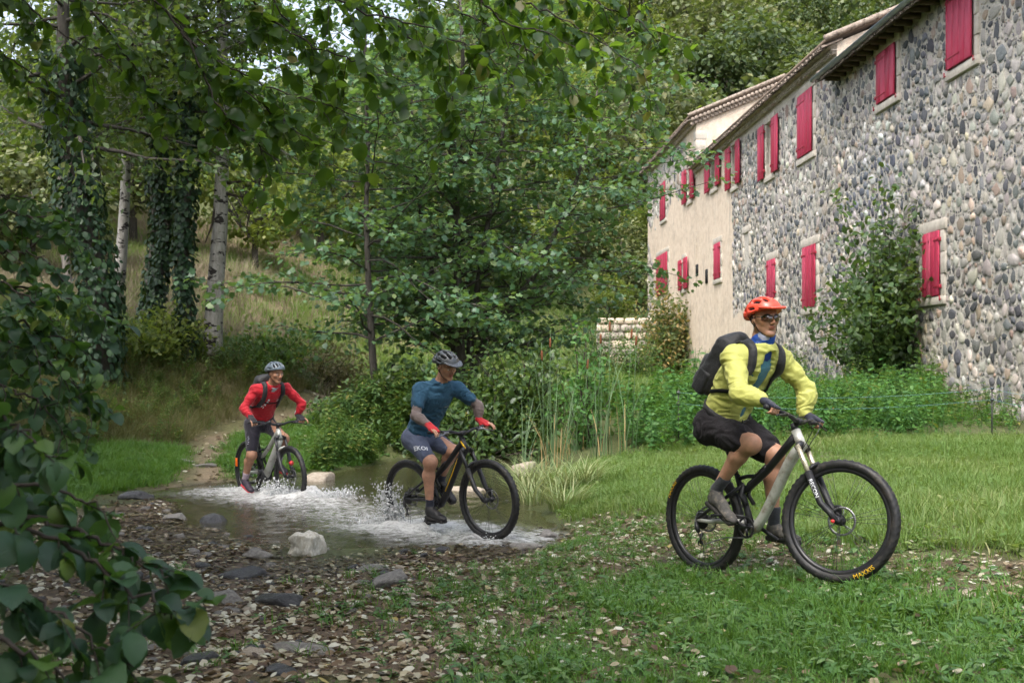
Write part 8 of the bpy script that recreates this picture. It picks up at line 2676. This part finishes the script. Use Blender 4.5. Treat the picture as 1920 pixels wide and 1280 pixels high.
# ================================================================ the stream
def water():
    # foam and waves where the wheels plough through
    w3f = np.array(MB3 @ Vector((1.17, 0, 0))); w3r = np.array(MB3 @ Vector((0, 0, 0))); w2r = np.array(MB2 @ Vector((0, 0, 0))); w2f = np.array(MB2 @ Vector((1.17, 0, 0)))
    xs = np.arange(-7.5, 2.6, .06); ys = np.concatenate([np.arange(8.2, 16.4, .06), np.arange(16.45, 24, .2)])
    X, Y = np.meshgrid(xs, ys); sh = X.shape; X, Y = X.ravel(), Y.ravel()
    def bump(p, r): return np.exp(-((X - p[0]) ** 2 + (Y - p[1]) ** 2) / r ** 2)
    wake = [flat(430, 925), flat(540, 935), flat(640, 955), flat(740, 985), flat(860, 1000), flat(950, 1010)]
    dw = np.full(X.shape, 9.0)
    for a, b in zip(wake[:-1], wake[1:]):
        a, b = np.array(a), np.array(b); e = b - a; t = np.clip(((X - a[0]) * e[0] + (Y - a[1]) * e[1]) / (e @ e), 0, 1)
        dw = np.minimum(dw, np.hypot(X - a[0] - e[0] * t, Y - a[1] - e[1] * t))
    churn = .85 * np.exp(-(dw / 1.0) ** 2) + .75 * bump(w3f, .6) + .4 * bump(w3r, .5) + .75 * bump(w2r, .55) + .55 * bump(w2f, .5)
    churn = np.clip(churn * (.8 + .5 * fbm(X * 1.2, Y * 1.2, seed=91)), 0, 1.2)
    ripple = .004 * fbm(X * 2.2, Y * 3.2, seed=92) + .003 * vnoise(X * 6, Y * 9, seed=93)
    rg = 1 - np.abs(fbm(X * 3.4, Y * 4.4, seed=94))
    Z = ripple + churn * (.085 * (rg - .55) + .045 * fbm(X * 8, Y * 10, seed=95))
    # bow wave of the rear bike's front wheel, rooster tail foot of the second bike
    for p, r, a in ((w3f, .30, .10), (w2r, .22, .06), (w2f, .22, .05), (w3f + np.array((.45, -.1, 0)), .35, .06)):
        d = np.hypot(X - p[0], Y - p[1]); Z += a * np.exp(-((d - r) / .11) ** 2) * (.6 + .6 * vnoise(X * 7, Y * 7, seed=97))
    i = np.arange(X.size).reshape(sh)
    Q = np.stack([i[:-1, :-1].ravel(), i[:-1, 1:].ravel(), i[1:, 1:].ravel(), i[1:, :-1].ravel()], 1)
    H = height(X, Y); keep = (H < .10)
    kq = keep[Q].any(1); Q = Q[kq]
    used = np.unique(Q); re = np.full(X.size, -1); re[used] = np.arange(len(used)); Q = re[Q]
    V = np.stack([X, Y, Z], 1)[used]
    s = NT('stream_water')
    pos = s.n('NewGeometry').outputs['Position']
    mp = s.n('Mapping', ins={'Scale': (1, 1.5, 1)}); s.set(mp.inputs[0], pos)
    foam_n = s.noise(9, 5, .75, mp.outputs[0]); foam_f = s.noise(38, 3, .7, mp.outputs[0])
    f = s.math('ADD', s.math('MULTIPLY', foam_n, .75), s.math('MULTIPLY', foam_f, .35))
    ch = s.attr('churn')
    foam = s.maprange(s.math('ADD', f, s.math('MULTIPLY', ch, .34)), .67, .98, 0, .9)
    foam = s.math('MULTIPLY', foam, s.maprange(ch, .12, .5), True)
    nrm = s.bump(s.math('ADD', s.noise(7, 3, .6, mp.outputs[0]), s.math('MULTIPLY', s.noise(30, 2, .5, mp.outputs[0]), .35)), .35, .03)
    lw = s.n('Fresnel', ins={'IOR': 1.33}); s.set(lw.inputs['Normal'], nrm)
    tr = s.n('BsdfTransparent', ins={0: (.62, .58, .44, 1)})
    df = s.n('BsdfDiffuse', ins={0: (.10, .085, .05, 1)})
    murk = s.n('MixShader', ins={0: .32}); s.t.links.new(tr.outputs[0], murk.inputs[1]); s.t.links.new(df.outputs[0], murk.inputs[2])
    gl = s.n('BsdfGlossy', ins={'Roughness': .06, 0: (1, 1, 1, 1)}); s.set(gl.inputs['Normal'], nrm)
    mx = s.n('MixShader'); s.set(mx.inputs[0], lw.outputs[0]); s.t.links.new(murk.outputs[0], mx.inputs[1]); s.t.links.new(gl.outputs[0], mx.inputs[2])
    fo = s.principled((.58, .58, .57), .4, .5, nrm)
    m2 = s.n('MixShader'); s.set(m2.inputs[0], foam); s.t.links.new(mx.outputs[0], m2.inputs[1]); s.t.links.new(fo, m2.inputs[2])
    m = s.done(m2.outputs[0])
    o = obj('water', V, [Q], m, smooth=True, attrs={'churn': churn[used]})
    tag(o, 'shallow murky stream and pool, churned white in the ford', 'water', kind='structure')
    return w3f, w3r, w2r, w2f
W3F, W3R, W2R, W2F = water()

def spray():
    r_ = np.random.default_rng(1201)
    pts, sz = [], []
    def burst(p, n, dirv, spread, hgt, s0):
        p = np.asarray(p)
        t = r_.random(n); a = r_.uniform(0, 6.28, n)
        d = np.asarray(dirv)
        pos = p + np.outer(t, d) + np.stack([np.cos(a), np.sin(a), np.zeros(n)], 1) * (spread * (r_.random(n) ** .7) * (.35 + t))[:, None]
        pos[:, 2] = np.maximum(.0, p[2] + hgt * t * r_.random(n) ** .8)
        pts.append(pos); sz.append(s0 * r_.uniform(.3, 1.3, n) * (1.15 - .6 * t))
    wr = np.array(MB2 @ Vector((-.20, 0, .05)))
    burst((wr[0], wr[1], .0), 1900, (-.16, .06, 0), .14, .50, .0095)     # splash behind the second bike's rear wheel
    burst((wr[0] - .15, wr[1] + .05, .0), 500, (-.25, .15, 0), .25, .12, .008)
    wt = np.array(MB2 @ Vector((-.37, 0, .42))); burst((wt[0], wt[1], .12), 160, (-.05, .05, 0), .08, .55, .005)
    burst((W2F[0] - .15, W2F[1] + .02, 0), 350, (.2, -.05, 0), .2, .10, .006); burst((W2F[0] - .3, W2F[1] + .25, 0), 90, (0, 0, 0), .05, .25, .005)
    m = np.array(MB2 @ Vector((.5, -.1, 0))); burst((m[0], m[1], 0), 420, (.1, 0, 0), .35, .10, .006)
    burst((W3F[0] - .08, W3F[1] - .02, 0), 1100, (-.12, -.02, 0), .22, .27, .011); burst((W3F[0] + .30, W3F[1] - .15, 0), 1000, (.40, -.1, 0), .24, .19, .010)
    m = np.array(MB3 @ Vector((.75, -.05, 0))); burst((m[0], m[1], 0), 700, (.05, 0, 0), .22, .25, .009)
    burst((W3R[0], W3R[1], 0), 260, (-.2, 0, 0), .25, .08, .007)
    P_ = np.concatenate(pts); S_ = np.concatenate(sz) * np.exp(r_.normal(0, .35, sum(map(len, sz))))
    V, F = ico_np(1)
    st = np.stack([np.ones(len(P_)), np.ones(len(P_)), r_.uniform(.9, 1.9, len(P_))], 1)
    W = (P_[:, None, :] + V[None] * (S_[:, None] * st)[:, None, :]).reshape(-1, 3); Fx = (F[None] + (np.arange(len(P_)) * len(V))[:, None, None]).reshape(-1, 3)
    s = NT('water_drops'); gl = s.principled((.8, .82, .82), .15, .6, **{'Transmission Weight': .45})
    o = obj('water_spray', W, [Fx], s.done(gl), smooth=True); tag(o, 'white drops of water thrown up by the wheels in the ford', 'splash', kind='stuff')
spray()
